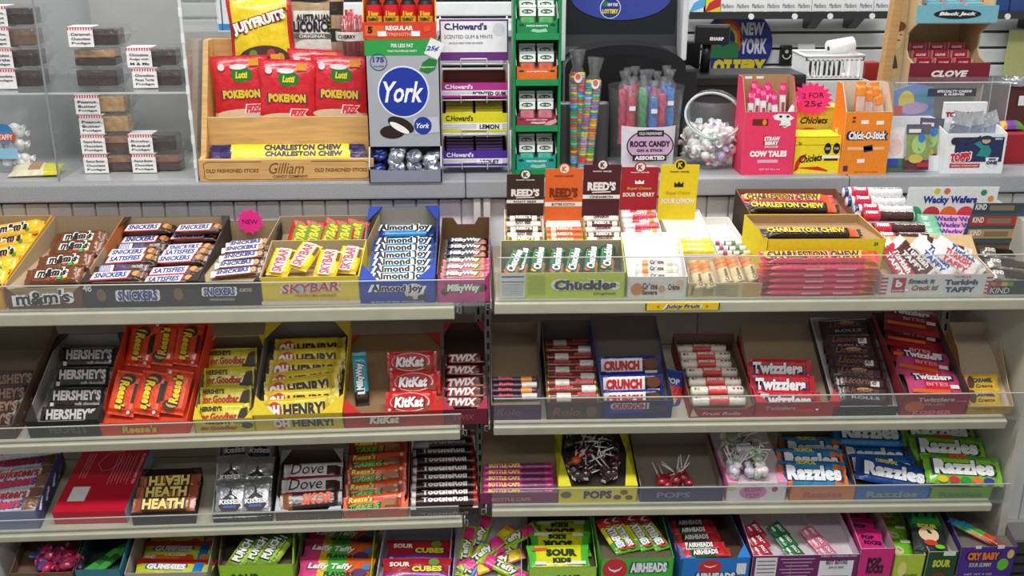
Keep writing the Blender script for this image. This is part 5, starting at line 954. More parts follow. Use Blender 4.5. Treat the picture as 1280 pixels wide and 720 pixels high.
TXT=[('Caramel','Chocolate','Fudge'),(),(),('Chocolate','Fudge with','M & Ms'),('Chocolate','Pecan Turtle','Fudge'),('Peanut','Butter','Fudge'),('Peanut','Butter','Fudge'),('Peanut Butter','Chocolate','Fudge'),('Peanut Butter','Chocolate','Fudge'),('Rocky','Road','Fudge'),('Peanut Butter','Chocolate','Fudge'),('Maple','Walnut','Fudge'),('Maple','Walnut','Fudge'),('Chocolate','Turtle','Fudge'),('Chocolate','Fudge')]
Yf=2.43
def stack(idx,px,base,n):
    for k,i in enumerate(idx):   # bottom to top
        f_=FS[i]; e=clam(f_[1],TXT[i],i,bool(f_[4]))
        sc_=1.5 if 0 else 1.62
        P=on_y(f_[2]+(12 if f_[4] else 6),200,Yf)
        X_=on_y(f_[2]+8,f_[3],Yf).x
        put(e,T_((X_,Yf,base+.0452*k*1.0))@S(1.62,1.2,1.24),FL[i],'fudge boxes in the acrylic case')
zf_=ZC+.0045; zs_=ZC+zsh+.0005
stack([2,1,0],0,zs_,3); stack([4,3],0,zs_,2); stack([8,7,6,5],0,zf_,4); stack([10,9],0,zf_,2); stack([14,13,12,11],0,zs_,4)
P=on_y(12,180,2.42); kb=BAG(.105,.15,'E9EAEC:film',patches=[(.05,.1,.4,.3,'3A86C0','ell'),(.1,.05,.36,.12,'C84A3A','rect',.0003),(.05,-.2,.5,.16,'8ABCD8','rect')],texts=[('TAFFY',.08,.05,.3,.08,'F4F4F4',dict(z=.0006))],t=.05,seed=90,k='film')
o=put(kb,T_((on_y(10,180,2.42).x,2.42,ZC+.08))@rx(R(84)),'clear bag of white sweets with blue print, left in the case','candy bag')
rnd=random.Random(4); vs=[]
for i in range(26): ob('sweet',sweet(rnd.choice(['F2F0EC:foil','EADFC0:foil','F4F4F6:foil']),200+i%3,r_=.011).me if i<3 else bpy.data.objects['sweet'].data,o,T_((rnd.uniform(-.035,.035),rnd.uniform(-.06,.03),rnd.uniform(-.008,.008))))
kb=BAG(.11,.06,'E8DFC0',zones=[(.4,1,-1,1,'D8D43A'),(-.3,.3,-.5,.5,'B88A5A')],t=.02,seed=91)
put(kb,T_((on_y(45,214,2.38).x,2.385,ZC+.016))@rx(R(14))@rz(R(4)),'small cream and yellow bag lying on the case floor')
# ---- wooden stand ----
WO='D8A96A:wood'; Yw=2.315
xa=X(250,Yw); xb=X(468,Yw); hw=H(199,Yw,350); ww=xb-xa; dw=.20
ws=thing('wooden_stand',T_((xa,Yw,ZC)),'light wooden stick candy stand holding red candy bags on the counter','display stand')
fb=ob('front_board',box(0,ww,0,.012,0,hw,WO,.002),ws)
for s_,x_,w_ in (('OLD FASHIONED STICKS',.19,.3),('OLD FASHIONED STICKS',.81,.3)): text(fb,s_,ww*x_,hw*.5,ww*w_,hw*.17,'7A5426',FRONT)
text(fb,'Gilliam',ww*.5,hw*.6,ww*.2,hw*.5,'7A5426',FRONT,it=.35,bold=0); text(fb,'CANDY COMPANY',ww*.52,hw*.22,ww*.2,hw*.13,'7A5426',FRONT)
ob('engraved_frame',tube([(ww*.03,-.0006,hw*.18),(ww*.03,-.0006,hw*.82),(ww*.05,-.0006,hw*.9),(ww*.36,-.0006,hw*.9)],.0006,'7A5426',4),fb)
ob('engraved_frame',tube([(ww*.64,-.0006,hw*.9),(ww*.95,-.0006,hw*.9),(ww*.97,-.0006,hw*.82),(ww*.97,-.0006,hw*.18),(ww*.95,-.0006,hw*.1),(ww*.05,-.0006,hw*.1),(ww*.03,-.0006,hw*.18)],.0006,'7A5426',4),fb)
hs_=H(50,Yw+.16,270); pr=[(.012,0),(dw,0),(dw,hs_),(dw-.05,hs_),(.03,hw*1.05),(.012,hw)]
ob('side_board',prism(pr,.012,WO,'yz'),ws); ob('side_board',prism(pr,.012,WO,'yz'),ws,T_((ww-.012,0,0)))
ob('base_board',box(.012,ww-.012,.012,dw,0,.008,WO),ws); ob('back_board',box(.012,ww-.012,dw-.01,dw,0,hs_,WO),ws)
hr=H(146,Yw+.07,360); ob('riser',box(.012,ww-.012,.07,.078,.008,hr,WO,.001),ws)
ob('step_board',box(.012,ww-.012,.078,dw-.01,hr-.03,hr-.022,WO),ws)
Lb=(X(455,Yw+.04,190)-X(262,Yw+.04,190)); kcb=BAR(Lb,.075,'2A1E5A',zones=[(-.7,.82,-1,1,'E8DC1E')],texts=[('CHARLESTON CHEW',.1,0,.5,.6,'3A1E5A',dict(bold=.05)),],name='chewy_bar',cat='chewy bar',seed=92,T=.014)
xm=(X(262,Yw+.04,190)+X(455,Yw+.04,190))/2
put(kcb,T_((xm,Yw+.055,ZC+H(187,Yw+.05,360)))@rx(R(45)),'long yellow and purple bar lying behind the wooden front board','long yellow bars')
put(kcb,T_((xm+.004,Yw+.036,ZC+H(195,Yw+.035,360)))@rx(R(35)),'lower long yellow bar hidden partly by the wooden front board','long yellow bars')
wb_=70*mpp(on_y(360,107,Yw+.1)); hb_=84*mpp(on_y(360,107,Yw+.1))
krd=BAG(wb_,hb_,'D8202E',zones=[(-1,1,-1,-.62,'D8B890')],texts=[('POKEMON',.02,-.06,.66,.13,'E8C02A',dict(bold=.07,out='2A3A6A',obold=.13)),('FIZZ',.22,-.28,.3,.12,'E83040',dict(it=.3,bold=.07,out='F4F0F0',obold=.14)),('Lutti',.05,.22,.22,.1,'F2E23A',dict(bold=.05,it=.2,z=.0006))],patches=[(.05,.22,.38,.24,'2A7A2E','ell'),(-.3,.34,.12,.1,'E8E4F0','ell'),(.28,.4,.18,.1,'E8A03A','rect'),(.0,-.36,.9,.16,'D8C0A0','ell'),(.25,-.4,.3,.12,'C8C4BC','ell',.0003),(0,.34,.3,.08,'F0F0F0','ell',.0003)],t=.03,seed=93)
for i,(px,py,yy,rot,lb) in enumerate(((393,104,.135,-3,'red candy bag at the back middle of the wooden stand'),(330,106,.14,2,'red candy bag at the back left of the wooden stand'),(302,112,.115,2,'red candy bag at the front left of the wooden stand'),(359,117,.10,-2,'red candy bag in the front middle of the wooden stand'),(424,112,.11,-3,'red candy bag at the front right of the wooden stand'))):
    Y=Yw+yy+.014; P=on_y(px,py,Y); put(krd,T_(P)@rx(R(85))@rz(R(rot)),lb,'red candy bags')
kj=BAG(78*.00186,92*.00186,'EFCF1A',zones=[(-1,-.9,-1,1,'C8262E'),(.9,1,-1,1,'C8262E')],texts=[('JUJYFRUITS',.0,.14,.86,.17,'F6F2EA',dict(bold=.07,out='7A1A14',obold=.14,rot=14))],patches=[(.02,-.33,.8,.34,'4A2A22','ell')]+[(-.28+.14*i,-.33+.06*(i%2),.13,.12,c_,'ell',.0004) for i,c_ in enumerate(('C89A3A','6A8A3A','2E2A22','B83A3A','C8983A'))],t=.03,seed=94)
P=on_y(327,42,Yw+.17); put(kj,T_(P)@rx(R(82))@rz(R(3)),'yellow candy bag with red edges standing above the red bags')
kl_=BAG(66*.00188,96*.00188,'B59A72',zones=[(-1,-.2,.55,1,'2A2622'),(.5,1,.2,.6,'2A2622'),(.5,1,-.4,-.1,'2A2622'),(-.9,.55,-.8,.35,'E6E2DC')],texts=[('AUSTRALIAN',-.05,.08,.64,.09,'1E1A1A',dict(bold=.05)),('LICORICE',-.08,-.03,.7,.14,'1E1A1A',dict(bold=.06)),('Darrell Lea',-.02,.34,.4,.06,'E6E2DC',dict(it=.2,z=.0006)),('ORIGINAL',-.08,-.15,.5,.04,'E8E4DE',dict(z=.0006))],patches=[(-.02,.34,.6,.14,'1E1A1A','ell'),(-.08,-.15,.7,.06,'5A5652')],t=.035,seed=95)
P=on_y(397,30,Yw+.18); put(kl_,T_(P)@rx(R(86)),'tan and black licorice bag behind the red bags')
# cherry licorice tub
P=on_y(440,45,Yw+.165); tb=thing('licorice_jar',T_((P.x,P.y,P.z-.06)),'clear tub of cherry licorice sticks right of the licorice bag','jar')
ob('jar_body',lathe([(.034,0),(.037,.01),(.037,.1),(.034,.108)],'F0F2F4:film',20),tb)
ob('label_band',lathe([(.0378,.052),(.0378,.072)],'F0ECEA:card',20),tb); text(tb,'CHERRY',-.008,.062,.04,.009,'2A2022',T_((0,-.038,0))@FRONT,bold=.04)
rnd=random.Random(7); 
for i in range(14):
    a=rnd.uniform(0,6.28); r_=rnd.uniform(0,.024); ob('licorice_stick',tube([(r_*math.cos(a),r_*math.sin(a),.01),(r_*1.2*math.cos(a+.2),r_*1.2*math.sin(a+.2),.1+rnd.uniform(0,.02))],.0045,'D83A44:candy' if i%2 else 'A82430:candy',6),tb)
# ---- york box ----
Yk=2.325; x0=X(463,Yk); x1=X(553,Yk); wk=x1-x0; hk=H(50,Yk,505); h1=H(183,Yk,505); h2=H(208,Yk,505)
yb=thing('mint_box',T_((x0,Yk,ZC)),'tall silver box of peppermint patties with round blue emblem','display box')
SV='A9ADB4:gloss'
ob('front_panel',box(0,wk,.0,.003,h1,hk,SV),yb); ob('lower_front_panel',prism([(0,0),(wk,0),(wk,h2),(wk*.7,h2*.88),(wk*.3,h2*.88),(0,h2)],.003,'8A8EA0:gloss','xz'),yb,T_((0,-.03,0)))
for x_ in (0,wk-.003): ob('side_panel',prism([(-.03,0),(.1,0),(.1,hk),(0,hk),(0,h1),(-.03,h2*1.2)],.003,SV,'yz'),yb,T_((x_,0,0)))
ob('back_panel',box(0,wk,.097,.1,0,hk,SV),yb); ob('base_panel',box(0,wk,-.028,.1,0,.003,SV),yb); ob('top_panel',box(0,wk,0,.1,hk-.003,hk,'2E8A3E:gloss'),yb)
hz=hk-h1
patch(yb,wk/2,hk-hz*.07,wk,hz*.14,'2E9A48',FRONT); text(yb,'70% LESS FAT',wk*.5,hk-hz*.05,wk*.3,hz*.035,'F2F6F0',FRONT,z=.0004); text(yb,'THAN THE AVERAGE CANDY',wk*.5,hk-hz*.1,wk*.4,hz*.018,'F2F6F0',FRONT,z=.0004)
patch(yb,wk*.93,hk-hz*.08,wk*.2,hz*.16,'E6E8EC',FRONT,z=.0005,rot=-25); text(yb,'.25¢',wk*.9,hk-hz*.08,wk*.2,hz*.05,'2A3A9A',FRONT,z=.0012,it=.3)
ob('ring',tube([(wk*.18+wk*.11*math.cos(q/12*PI),-.0006,hk-hz*.2+wk*.11*math.sin(q/12*PI)) for q in range(25)],.0009,'2A3A8A',4),yb)
text(yb,'175',wk*.18,hk-hz*.18,wk*.15,hz*.05,'2A3A8A',FRONT,bold=.04); text(yb,'CALORIES',wk*.18,hk-hz*.24,wk*.14,hz*.015,'2A3A8A',FRONT)
patch(yb,wk*.5,hk-hz*.48,wk*.70,wk*.70,'E6E8F0',FRONT,shape='ell',n=32); patch(yb,wk*.5,hk-hz*.48,wk*.66,wk*.66,'1A36A0',FRONT,shape='ell',z=.0003,n=32)
text(yb,'York',wk*.5,hk-hz*.48,wk*.54,hz*.2,'F6F6FA',FRONT,it=.3,bold=.02,z=.0008)
patch(yb,wk*.85,hk-hz*.24,wk*.28,hz*.13,'1E7A34',FRONT,z=.0006,rot=25,shape=[(-.5,0),(-.2,.4),(.2,.5),(.5,.1),(.2,-.4),(-.2,-.45)]); text(yb,'Peppermint',wk*.83,hk-hz*.25,wk*.2,hz*.02,'E8F0E8',FRONT,z=.001)
patch(yb,wk*.33,hk-hz*.86,wk*.34,hz*.13,'2A1A16',FRONT,shape='ell'); patch(yb,wk*.45,hk-hz*.79,wk*.38,hz*.13,'2A1A16',FRONT,shape='ell',z=.0005,rot=-25); patch(yb,wk*.43,hk-hz*.82,wk*.3,hz*.06,'F6F4F2',FRONT,shape='ell',z=.0009,rot=-30)
patch(yb,wk*.8,hk-hz*.8,wk*.34,hz*.15,'C2C6CE',FRONT,z=.0003,rot=5); patch(yb,wk*.75,hk-hz*.8,wk*.24,wk*.24,'1A36A0',FRONT,shape='ell',z=.0007); text(yb,'York',wk*.75,hk-hz*.8,wk*.18,hz*.05,'F6F6FA',FRONT,z=.0011,it=.3)
ob('inner_shelf',box(.003,wk-.003,-.027,.095,.003,h2*.55,SV),yb)
rnd=random.Random(3)
fo=[]
for j in range(2):
    me=lathe([(.001,-.006),(.016,-.0055),(.019,0),(.016,.0055),(.001,.006)],['B8BCC4:metal','3A4A8A:metal'][j],12); 
    for v in me.vertices: v.co+=Vector((rnd.uniform(-1,1),rnd.uniform(-1,1),rnd.uniform(-1,1)))*.0022
    P_=[]; text(None,'York',0,0,.018,.008,'2A3A9A',T_((0,0,.0065)),it=.3,list_=P_); fo.append(kind('mint_patty','mint patty',me,P_,.012,.03,.03))
for i in range(18):
    put(fo[0] if i%4 else fo[1],T_((x0+.022+(i%4)*(wk-.044)/3+rnd.uniform(-.006,.006),Yk-.012+rnd.uniform(-.006,.012)+.012*(i//8),ZC+h2*.6+.012*(i//4)))@rx(R(rnd.uniform(30,75)))@rz(rnd.uniform(-.6,.6))@ry(R(rnd.uniform(-20,20))),'foil wrapped mint patty in the tray of the silver box','foil mint patties')
# ---- energy shot carton on top ----
sb=thing('energy_shot_box',T_((X(461,Yk),Yk+.02,ZC+hk)),'orange and red carton of energy shots on the silver box','display box'); w5=X(549,Yk)-X(461,Yk); hz5=.06
ob('front_panel',box(0,w5,0,.003,0,H(28,Yk)-hk,'D8402A:gloss'),sb); hf5=H(28,Yk)-hk
patch(sb,w5*.16,hf5*.5,w5*.26,hf5*.6,'E8682A',FRONT); text(sb,'5',w5*.1,hf5*.55,w5*.07,hf5*.4,'1E1A1A',FRONT,z=.0004,bold=.06); text(sb,'REGULAR',w5*.5,hf5*.65,w5*.38,hf5*.28,'F6F0EC',FRONT,bold=.05); text(sb,'STRENGTH',w5*.48,hf5*.28,w5*.34,hf5*.2,'F0B090',FRONT); 
for q in (.26,.72): patch(sb,w5*q,hf5*.32,w5*.12,hf5*.3,'F2F0F0',FRONT,z=.0006)
patch(sb,w5*.88,hf5*.6,w5*.1,hf5*.3,'E8502A',FRONT,z=.0004,rot=20)
for x_ in (0,w5-.002): ob('side_panel',prism([(0,0),(.07,0),(.07,.14),(.04,.14),(.005,hf5)],.002,'E8B02A:gloss','yz'),sb,T_((x_,0,0)))
ob('back_panel',box(0,w5,.068,.07,0,.14,'C8402A:gloss'),sb); ob('base_panel',box(0,w5,.003,.068,0,.003,'D8402A:gloss'),sb)
bl=lathe([(.001,0),(.0165,0),(.017,.004),(.017,.055),(.013,.062),(.013,.066),(.0145,.067),(.0145,.082),(.001,.083)],None,16,True,'z',[0,0,0,0,0,0,1,1],['2A2022:gloss','D8202A:gloss'])
bp=[]; bp.append(('label_sleeve',lathe([(.0174,.03),(.0174,.054)],'D8202E:gloss',16),Matrix())); bp.append(('label_sleeve',lathe([(.0175,.01),(.0175,.03)],'E8B82A:gloss',16),Matrix())); text(None,'5 hour',0,.036,.022,.01,'E8D02A',T_((0,-.0178,0))@FRONT,list_=bp,bold=.05); text(None,'ENERGY',0,.024,.024,.007,'1E1A1A',T_((0,-.0179,0))@FRONT,list_=bp,bold=.05)
kb5=kind('energy_shot_bottle','bottle',bl,bp,.03,.03,.08)
for i,nm in enumerate(('first','second','third','fourth')): put(kb5,T_((X(461,Yk)+w5*(.15+.235*i),Yk+.045,ZC+hk+.018)),'red energy shot bottle, '+nm+' from the left in the carton','energy shot bottles')
# ---- scented gum rack ----
Yg=2.37; x0=X(553,Yg); x1=X(636,Yg); wg=x1-x0
gr=thing('wire_rack',T_((x0,Yg,ZC)),'white wire rack of purple and yellow gum boxes on the counter','display rack')
def zg(py): return H(py,Yg,595)
for x_ in (0,wg):
    ob('upright_wire',tube([(x_,0,0),(x_,0,zg(80))],.0018,'EDEDED:gloss',6),gr); ob('upright_wire',tube([(x_,.1,0),(x_,.1,zg(25))],.0018,'EDEDED:gloss',6),gr)
for py in (208,168,125,80):
    z_=zg(py); ob('shelf_wire',tube([(0,0,z_),(wg,0,z_),(wg,.1,z_),(0,.1,z_),(0,0,z_)],.0016,'EDEDED:gloss',6),gr)
    ob('price_wire',tube([(wg*.3,-.005,z_-.006),(wg*.3,-.005,z_+.012),(wg*.68,-.005,z_+.012),(wg*.68,-.005,z_-.006)],.0014,'F2F2F2:gloss',6),gr)
hcg=ob('header_card',box(0,wg,0,.002,zg(77),zg(25),'6A2A7E:card'),gr,T_((0,.02,0))); hc_=zg(25)-zg(77)
patch(hcg,wg/2,zg(47),wg*.96,zg(27)-zg(66),'F0F0F4',FRONT); text(hcg,"C.Howard's",wg*.38,zg(34),wg*.62,hc_*.17,'3A2A6A',FRONT,z=.0004,bold=.04); text(hcg,'SCENTED GUM & MINTS',wg*.42,zg(47),wg*.7,hc_*.09,'5A5A6A',FRONT,z=.0004,bold=0); text(hcg,'AN OLD NEW YORK FAVORITE',wg*.38,zg(55),wg*.5,hc_*.05,'7A7A8A',FRONT,z=.0004)
patch(hcg,wg*.86,zg(38),wg*.18,wg*.18,'DADAE2',FRONT,shape='ell',z=.0004)
for (y0_,y1_,c_,s_,lab) in ((124,104,'B02A8A','SCENTED GUM','magenta gum box, topmost in the white wire rack'),(167,142,'E0D81E','LEMON','yellow gum box in the middle of the white wire rack'),(209,189,'4A2496','VIOLET','violet gum box at the bottom of the white wire rack')):
    zb=zg(y0_)+.002; hb=zg(y1_)-zb; e=thing('gum_box',T_((x0+.003,Yg-.001,ZC+zb+.001)),lab,'display box','gum boxes in the wire rack'); w_=wg-.006
    ob('front_panel',box(0,w_,0,.002,0,hb,c_+':card'),e); ob('base_panel',box(0,w_,.002,.1,0,.002,c_+':card'),e)
    for x_ in (0,w_-.002): ob('side_panel',prism([(0,0),(.094,0),(.094,hb*1.5),(.06,hb*1.5),(.002,hb)],.002,'6A4A30:card','yz'),e,T_((x_,0,0)))
    ob('back_panel',box(.002,w_-.002,.092,.094,.002,hb*1.5,'5A3E28:card'),e)
    patch(e,w_/2,hb*.3,w_,hb*.4,'F0F0F2',FRONT); patch(e,w_/2,hb*.1,w_,hb*.14,c_,FRONT,z=.0003)
    for q in range(4): patch(e,w_*.5,hb*(.2+.07*q),w_,hb*.02,'8A8A9A',FRONT,z=.0003)
    patch(e,w_*.72,hb*.3,w_*.4,hb*.3,'F0F0F2',FRONT,z=.0005)
    text(e,s_,w_*.72,hb*.3,w_*(.5 if len(s_)>8 else .3),hb*.26,'1E1A1A',FRONT,z=.0009,bold=.04); text(e,"C.Howard's",w_*.26,hb*.75,w_*.42,hb*.3,'F2F0F4' if c_[0]!='E' else '3A3A1A',FRONT,bold=.03)
    if c_[0]!='B':
        for j in range(5):
            n_='gum_stick_pack'; me=box(0,w_*.42,0,.012,0,.01,('D8D02A' if c_[0]=='E' else '4A2A6A')+':gloss',.001)
            for k in range(2): ob(n_,me,e,T_((w_*.05+k*w_*.46,.006+.016*j,hb*.8+.004*j)))
# ---- tic tac rack ----
Yt=2.34; x0=X(641,Yt); x1=X(699,Yt); wt=x1-x0
tr=thing('mint_rack',T_((x0,Yt,ZC)),'tall green plastic rack of small mint boxes on the counter','display rack'); GR='12864A:gloss'
zt2=lambda py: H(py,Yt,668)
ht=zt2(-30)
for x_ in (0,wt-.006): ob('side_panel',box(x_,x_+.006,-.01,.08,0,ht,GR,.001),tr)
ob('back_panel',box(.006,wt-.006,.074,.08,0,ht,GR),tr)
for py in (218,163,106,49):
    ob('tier',prism([(-.014,0),(.074,0),(.074,.006),(0,.008),(-.012,.014)],wt-.012,GR,'yz'),tr,T_((.006,0,max(.0,zt2(py)))))
def mintpack(c_,seed):
    me=box(-.0115,.0115,-.006,.006,0,.038,'F2F6F4:film',.002); P_=[]
    P_.append(('mints',box(-.0095,.0095,-.0045,.0045,.002,.024,c_+':candy',.003),Matrix())); P_.append(('lid',box(-.0115,.0115,-.006,.006,.038,.043,'F4F6F6:gloss',.001),Matrix()))
    patch(None,0,.030,.022,.015,'EAF4EE',T_((0,-.0062,0))@FRONT,list_=P_); patch(None,0,.031,.016,.008,'1E4A2A',T_((0,-.0064,0))@FRONT,list_=P_,shape='ell',z=.0003); text(None,'tic tac',0,.031,.012,.004,'F4F6F4',T_((0,-.0068,0))@FRONT,list_=P_,bold=.03)
    return kind('mint_pack','mint pack',me,P_,.043,.023,.023)
for (yb_,yt_,c_,c2,s_,lab) in ((48,28,'12864A','4AC85A','FRESHMINTS','green'),(104,86,'EE6A1E','F0602A','orange','orange'),(161,147,'A82A4A','E87A8A','STRAWBERRY & CREAM','red and pink'),(217,197,'1AA09A','3AD8B8','WINTERGREEN','teal')):
    zb=max(.0,zt2(yb_))+.009; hb=zt2(yt_)-zb; w_=wt-.014
    e=thing('mint_carton',T_((x0+.007,Yt-.002,ZC+zb)),lab+' carton of mint packs in the green rack','display box','mint cartons in the green rack')
    pts=[(0,0),(w_,0),(w_,hb*1.35),(w_*.84,hb),(w_*.16,hb),(0,hb*1.35)]
    ob('front_panel',prism(pts,.0015,c_+':card','xz'),e)
    for x_ in (0,w_-.0015): ob('side_panel',prism([(0,0),(.07,0),(.07,hb*2.2),(.05,hb*2.6),(.0,hb*1.35)],.0015,'D8DCDC:card','yz'),e,T_((x_,0,0)))
    ob('base_panel',box(0,w_,.0015,.07,0,.0015,c_+':card'),e); ob('back_panel',box(0,w_,.0685,.07,0,hb*2.4,c_+':card'),e)
    text(e,s_,w_*.5,hb*.72,w_*.5,hb*.16,'F2F6F4',FRONT,bold=.03)
    for q in (.13,.87): patch(e,w_*q,hb*.8,w_*.13,hb*.22,'1E4A2A',FRONT,shape='ell',n=12)
    if lab=='red and pink': patch(e,w_*.85,hb*.3,w_*.3,hb*.6,'F0A0B4',FRONT,rot=25)
    if lab!='orange': patch(e,w_*.55,hb*.32,w_*.4,hb*.36,'9AD8B8' if lab!='red and pink' else 'F0C0C8',FRONT,shape=[(-.5,-.2),(-.1,-.5),(.5,-.3),(.4,.5),(0,.2),(-.4,.4)])
    mp_=mintpack(c2,1); iz=hb*.45
    ob('inner_shelf',box(.002,w_-.002,.002,.068,.0016,iz,c_+':card'),e)
    for r_ in range(2):
        for q in range(2):
            put(mp_,T_((x0+.007+w_*(.28+.44*q),Yt+.012+.024*r_,ZC+zb+iz+.014*r_+.0005))@rx(R(-6))@S(w_*.4/.023,1.2,1.15),lab+' mint pack, '+('left' if q==0 else 'right')+' of the '+('front' if r_==0 else 'rear')+' row in the green rack',lab+' mint packs')
    ob('row_step',box(.002,w_-.002,.026,.066,iz,iz+.0138,c_+':card'),e)
# ---- lottery terminal ----
Yl=2.61; x0=X(700,Yl); x1=X(846,Yl); wl=x1-x0
lt=thing('lottery_terminal',T_((x0,Yl,ZC)),'black and white lottery machine behind the rock candy','lottery machine')
zl2=lambda py: H(py,Yl,770)
cxl=wl*.5
ob('body',prism([(0,0),(.26,0),(.26,zl2(-60)),(.08,zl2(-60)),(.04,zl2(60)),(0,zl2(90))],wl-.0,'26282C:gloss','yz'),lt)
ob('hood',prism([(cxl+wl*.49*math.cos(q)-0,zl2(150)+(zl2(52)-zl2(150))*(.72+.28*math.sin(q))) for q in [PI*k/16 for k in range(17)]]+[(cxl-wl*.49,0),(cxl+wl*.49,0)],.10,'17181B:gloss','xz'),lt,T_((0,-.07,0)))
ob('hood_recess',prism([(cxl+wl*.4*math.cos(q),zl2(150)+(zl2(64)-zl2(150))*(.72+.28*math.sin(q))) for q in [PI*k/16 for k in range(17)]]+[(cxl-wl*.4,.02),(cxl+wl*.4,.02)],.004,'0C0D10:gloss','xz'),lt,T_((0,-.0735,0)))
for x_,sg in ((-.006,1),(wl-.006,-1)): ob('side_trim',box(x_,x_+.014,-.02,.24,zl2(75),zl2(-60),'D8DADC:gloss',.004),lt)
hp=ob('header_panel',box(.012,wl-.012,.045,.055,zl2(52),zl2(-60),'1E2024:gloss',.003),lt)
pts=[(cxl+wl*.42*math.cos(q),zl2(-4)-(zl2(-4)-zl2(27))*math.sin(q)) for q in [PI*k/20 for k in range(21)]]+[(cxl-wl*.42,zl2(-60)),(cxl+wl*.42,zl2(-60))]
ob('blue_panel',prism(pts,.002,'3A4AA0:gloss','xz'),lt,T_((0,.042,0)))
bs=T_((0,.0415,0))@FRONT; lx_=X(763,Yl+.04,10)-x0; lz_=H(10,Yl+.04,763)
patch(lt,lx_,lz_,.052,.052,'E8ECF0',bs,shape='ell',z=.0002); patch(lt,lx_,lz_,.048,.048,'24328A',bs,shape='ell',z=.0005); text(lt,'NEW YORK',lx_+.006,lz_+.008,.026,.008,'F0F2F6',bs,z=.0008,bold=.04); text(lt,'LOTTERY',lx_,lz_-.008,.04,.011,'F0D82A',bs,z=.0008,bold=.07); patch(lt,lx_-.013,lz_+.01,.016,.014,'2A7A4A',bs,shape='ell',z=.0008)
# clear candy tubes (necklaces)
def ctube(px,py0,py1,Y,lean,seed,lab):
    b=on_y(px,py1,Y); t_=on_y(px+lean,py0,Y); h=t_.z-b.z; e=thing('candy_tube',T_(b),lab,'candy tube','tubes of rainbow candy')
    dx=t_.x-b.x
    ob('film_sleeve',tube([(0,0,0),(dx*.1,0,h*.08),(dx*.8,0,h*.8),(dx*.86,0,h*.86),(dx,0,h)],[.008,.0195,.0195,.011,.019],'F2F6F8:film',12),e)
    rnd=random.Random(seed); cols=['E8483A','F0A02A','F2DC3A','4AB84A','3A8AD8','E86AA8','8ACBE8']
    n=int(h*.8/.0062)
    for side in (-1,1):
        v=[];f=[]
        mats=[c_+':candy' for c_ in cols]; fm=[]
        for k in range(n):
            z=.006+k*.0062; x=dx*z/h+side*.0088; base=len(v)
            for (rr,zz) in ((.0088,z),(.0088,z+.0052)):
                for a in range(8): v.append((x+rr*math.cos(a*PI/4),rr*math.sin(a*PI/4),zz))
            ci=rnd.randrange(7)
            for a in range(8): f.append((base+a,base+(a+1)%8,base+8+(a+1)%8,base+8+a)); fm.append(ci)
            f.append(tuple(base+8+a for a in range(8))); fm.append(ci); f.append(tuple(base+7-a for a in range(8))); fm.append(ci)
        ob('candy_beads',mesh('beads',v,f,mats,fm),e,None,'stuff')
    patch(e,dx*.9,h*.78,.018,.022,'F2F2F2',T_((0,-.017,0))@FRONT,shape='ell'); patch(e,dx*.9,h*.79,.012,.014,'E85A3A',T_((0,-.0174,0))@FRONT,shape='ell',z=.0003)
ctube(722,62,213,2.40,0,1,'left clear tube of rainbow beads leaning on the lottery machine')
ctube(731,72,213,2.385,14,2,'right clear tube of rainbow beads tilted to the right')
for px,lab in ((704,'dark oval cup behind the left rainbow tube'),(749,'dark oval cup between rainbow tube and rock candy')):
    Y=2.43; P=on_y(px,200,Y); tag(ob('tube_holder',lathe([(.001,0),(.018,0),(.02,.01),(.02,.15),(.017,.155),(.017,.02),(.001,.02)],'3A3A40:film' if 0 else '46464C:gloss',18),None,T_((P.x,Y,ZC))@S(1,.7,1)),lab,'holder')
# ---- rock candy tub ----
Yr=2.375; P=on_y(805,190,Yr+.05); rr=(X(850,Yr+.05)-X(759,Yr+.05))/2
rc_=thing('rock_candy_tub',T_((P.x,Yr+.06,ZC)),'clear plastic tub of pink and blue rock candy sticks','candy tub')
hr_=H(112,Yr,805)
ob('tub_body',lathe([(.001,0),(rr*.86,0),(rr*.9,.01),(rr,hr_*.95),(rr*1.03,hr_)],'F0F4F8:film',28),rc_)
# wrap-around label
v=[];f=[];n=20
for i in range(n+1):
    a=R(-90-48+96*i/n+0); 
    for z in (.012,H(157,Yr,805)): v.append((rr*.985*math.cos(a)*(.92+.08*z/hr_)*1.02,rr*.985*math.sin(a)*(.92+.08*z/hr_)*1.02,z))
for i in range(n): f.append((i*2,i*2+2,i*2+3,i*2+1))
lb=ob('paper_label',mesh('label',v,f,'E8E4F0:card'),rc_); lh=H(157,Yr,805); bs=T_((0,-rr*1.0,0))@FRONT
patch(lb,0,lh*.62,rr*1.25,lh*.68,'2A2426',bs,shape='ell',n=28); patch(lb,0,lh*.62,rr*1.18,lh*.63,'C8A8D0',bs,shape='ell',z=.0003,n=28); patch(lb,0,lh*.88,rr*.7,lh*.13,'2A2426',bs,z=.0005); patch(lb,0,lh*.36,rr*.9,lh*.13,'2A2426',bs,z=.0006)
text(lb,'OLD FASHIONED',0,lh*.88,rr*.6,lh*.06,'E8E4EC',bs,z=.0009); text(lb,'ROCK CANDY',0,lh*.66,rr*1.06,lh*.13,'1E1A20',bs,z=.0009,bold=.05); text(lb,'ON A STICK',0,lh*.52,rr*.7,lh*.06,'1E1A20',bs,z=.0009,bold=.04); text(lb,'ASSORTED',0,lh*.36,rr*.8,lh*.09,'F2F0F4',bs,z=.001,bold=.06)
rnd=random.Random(11)
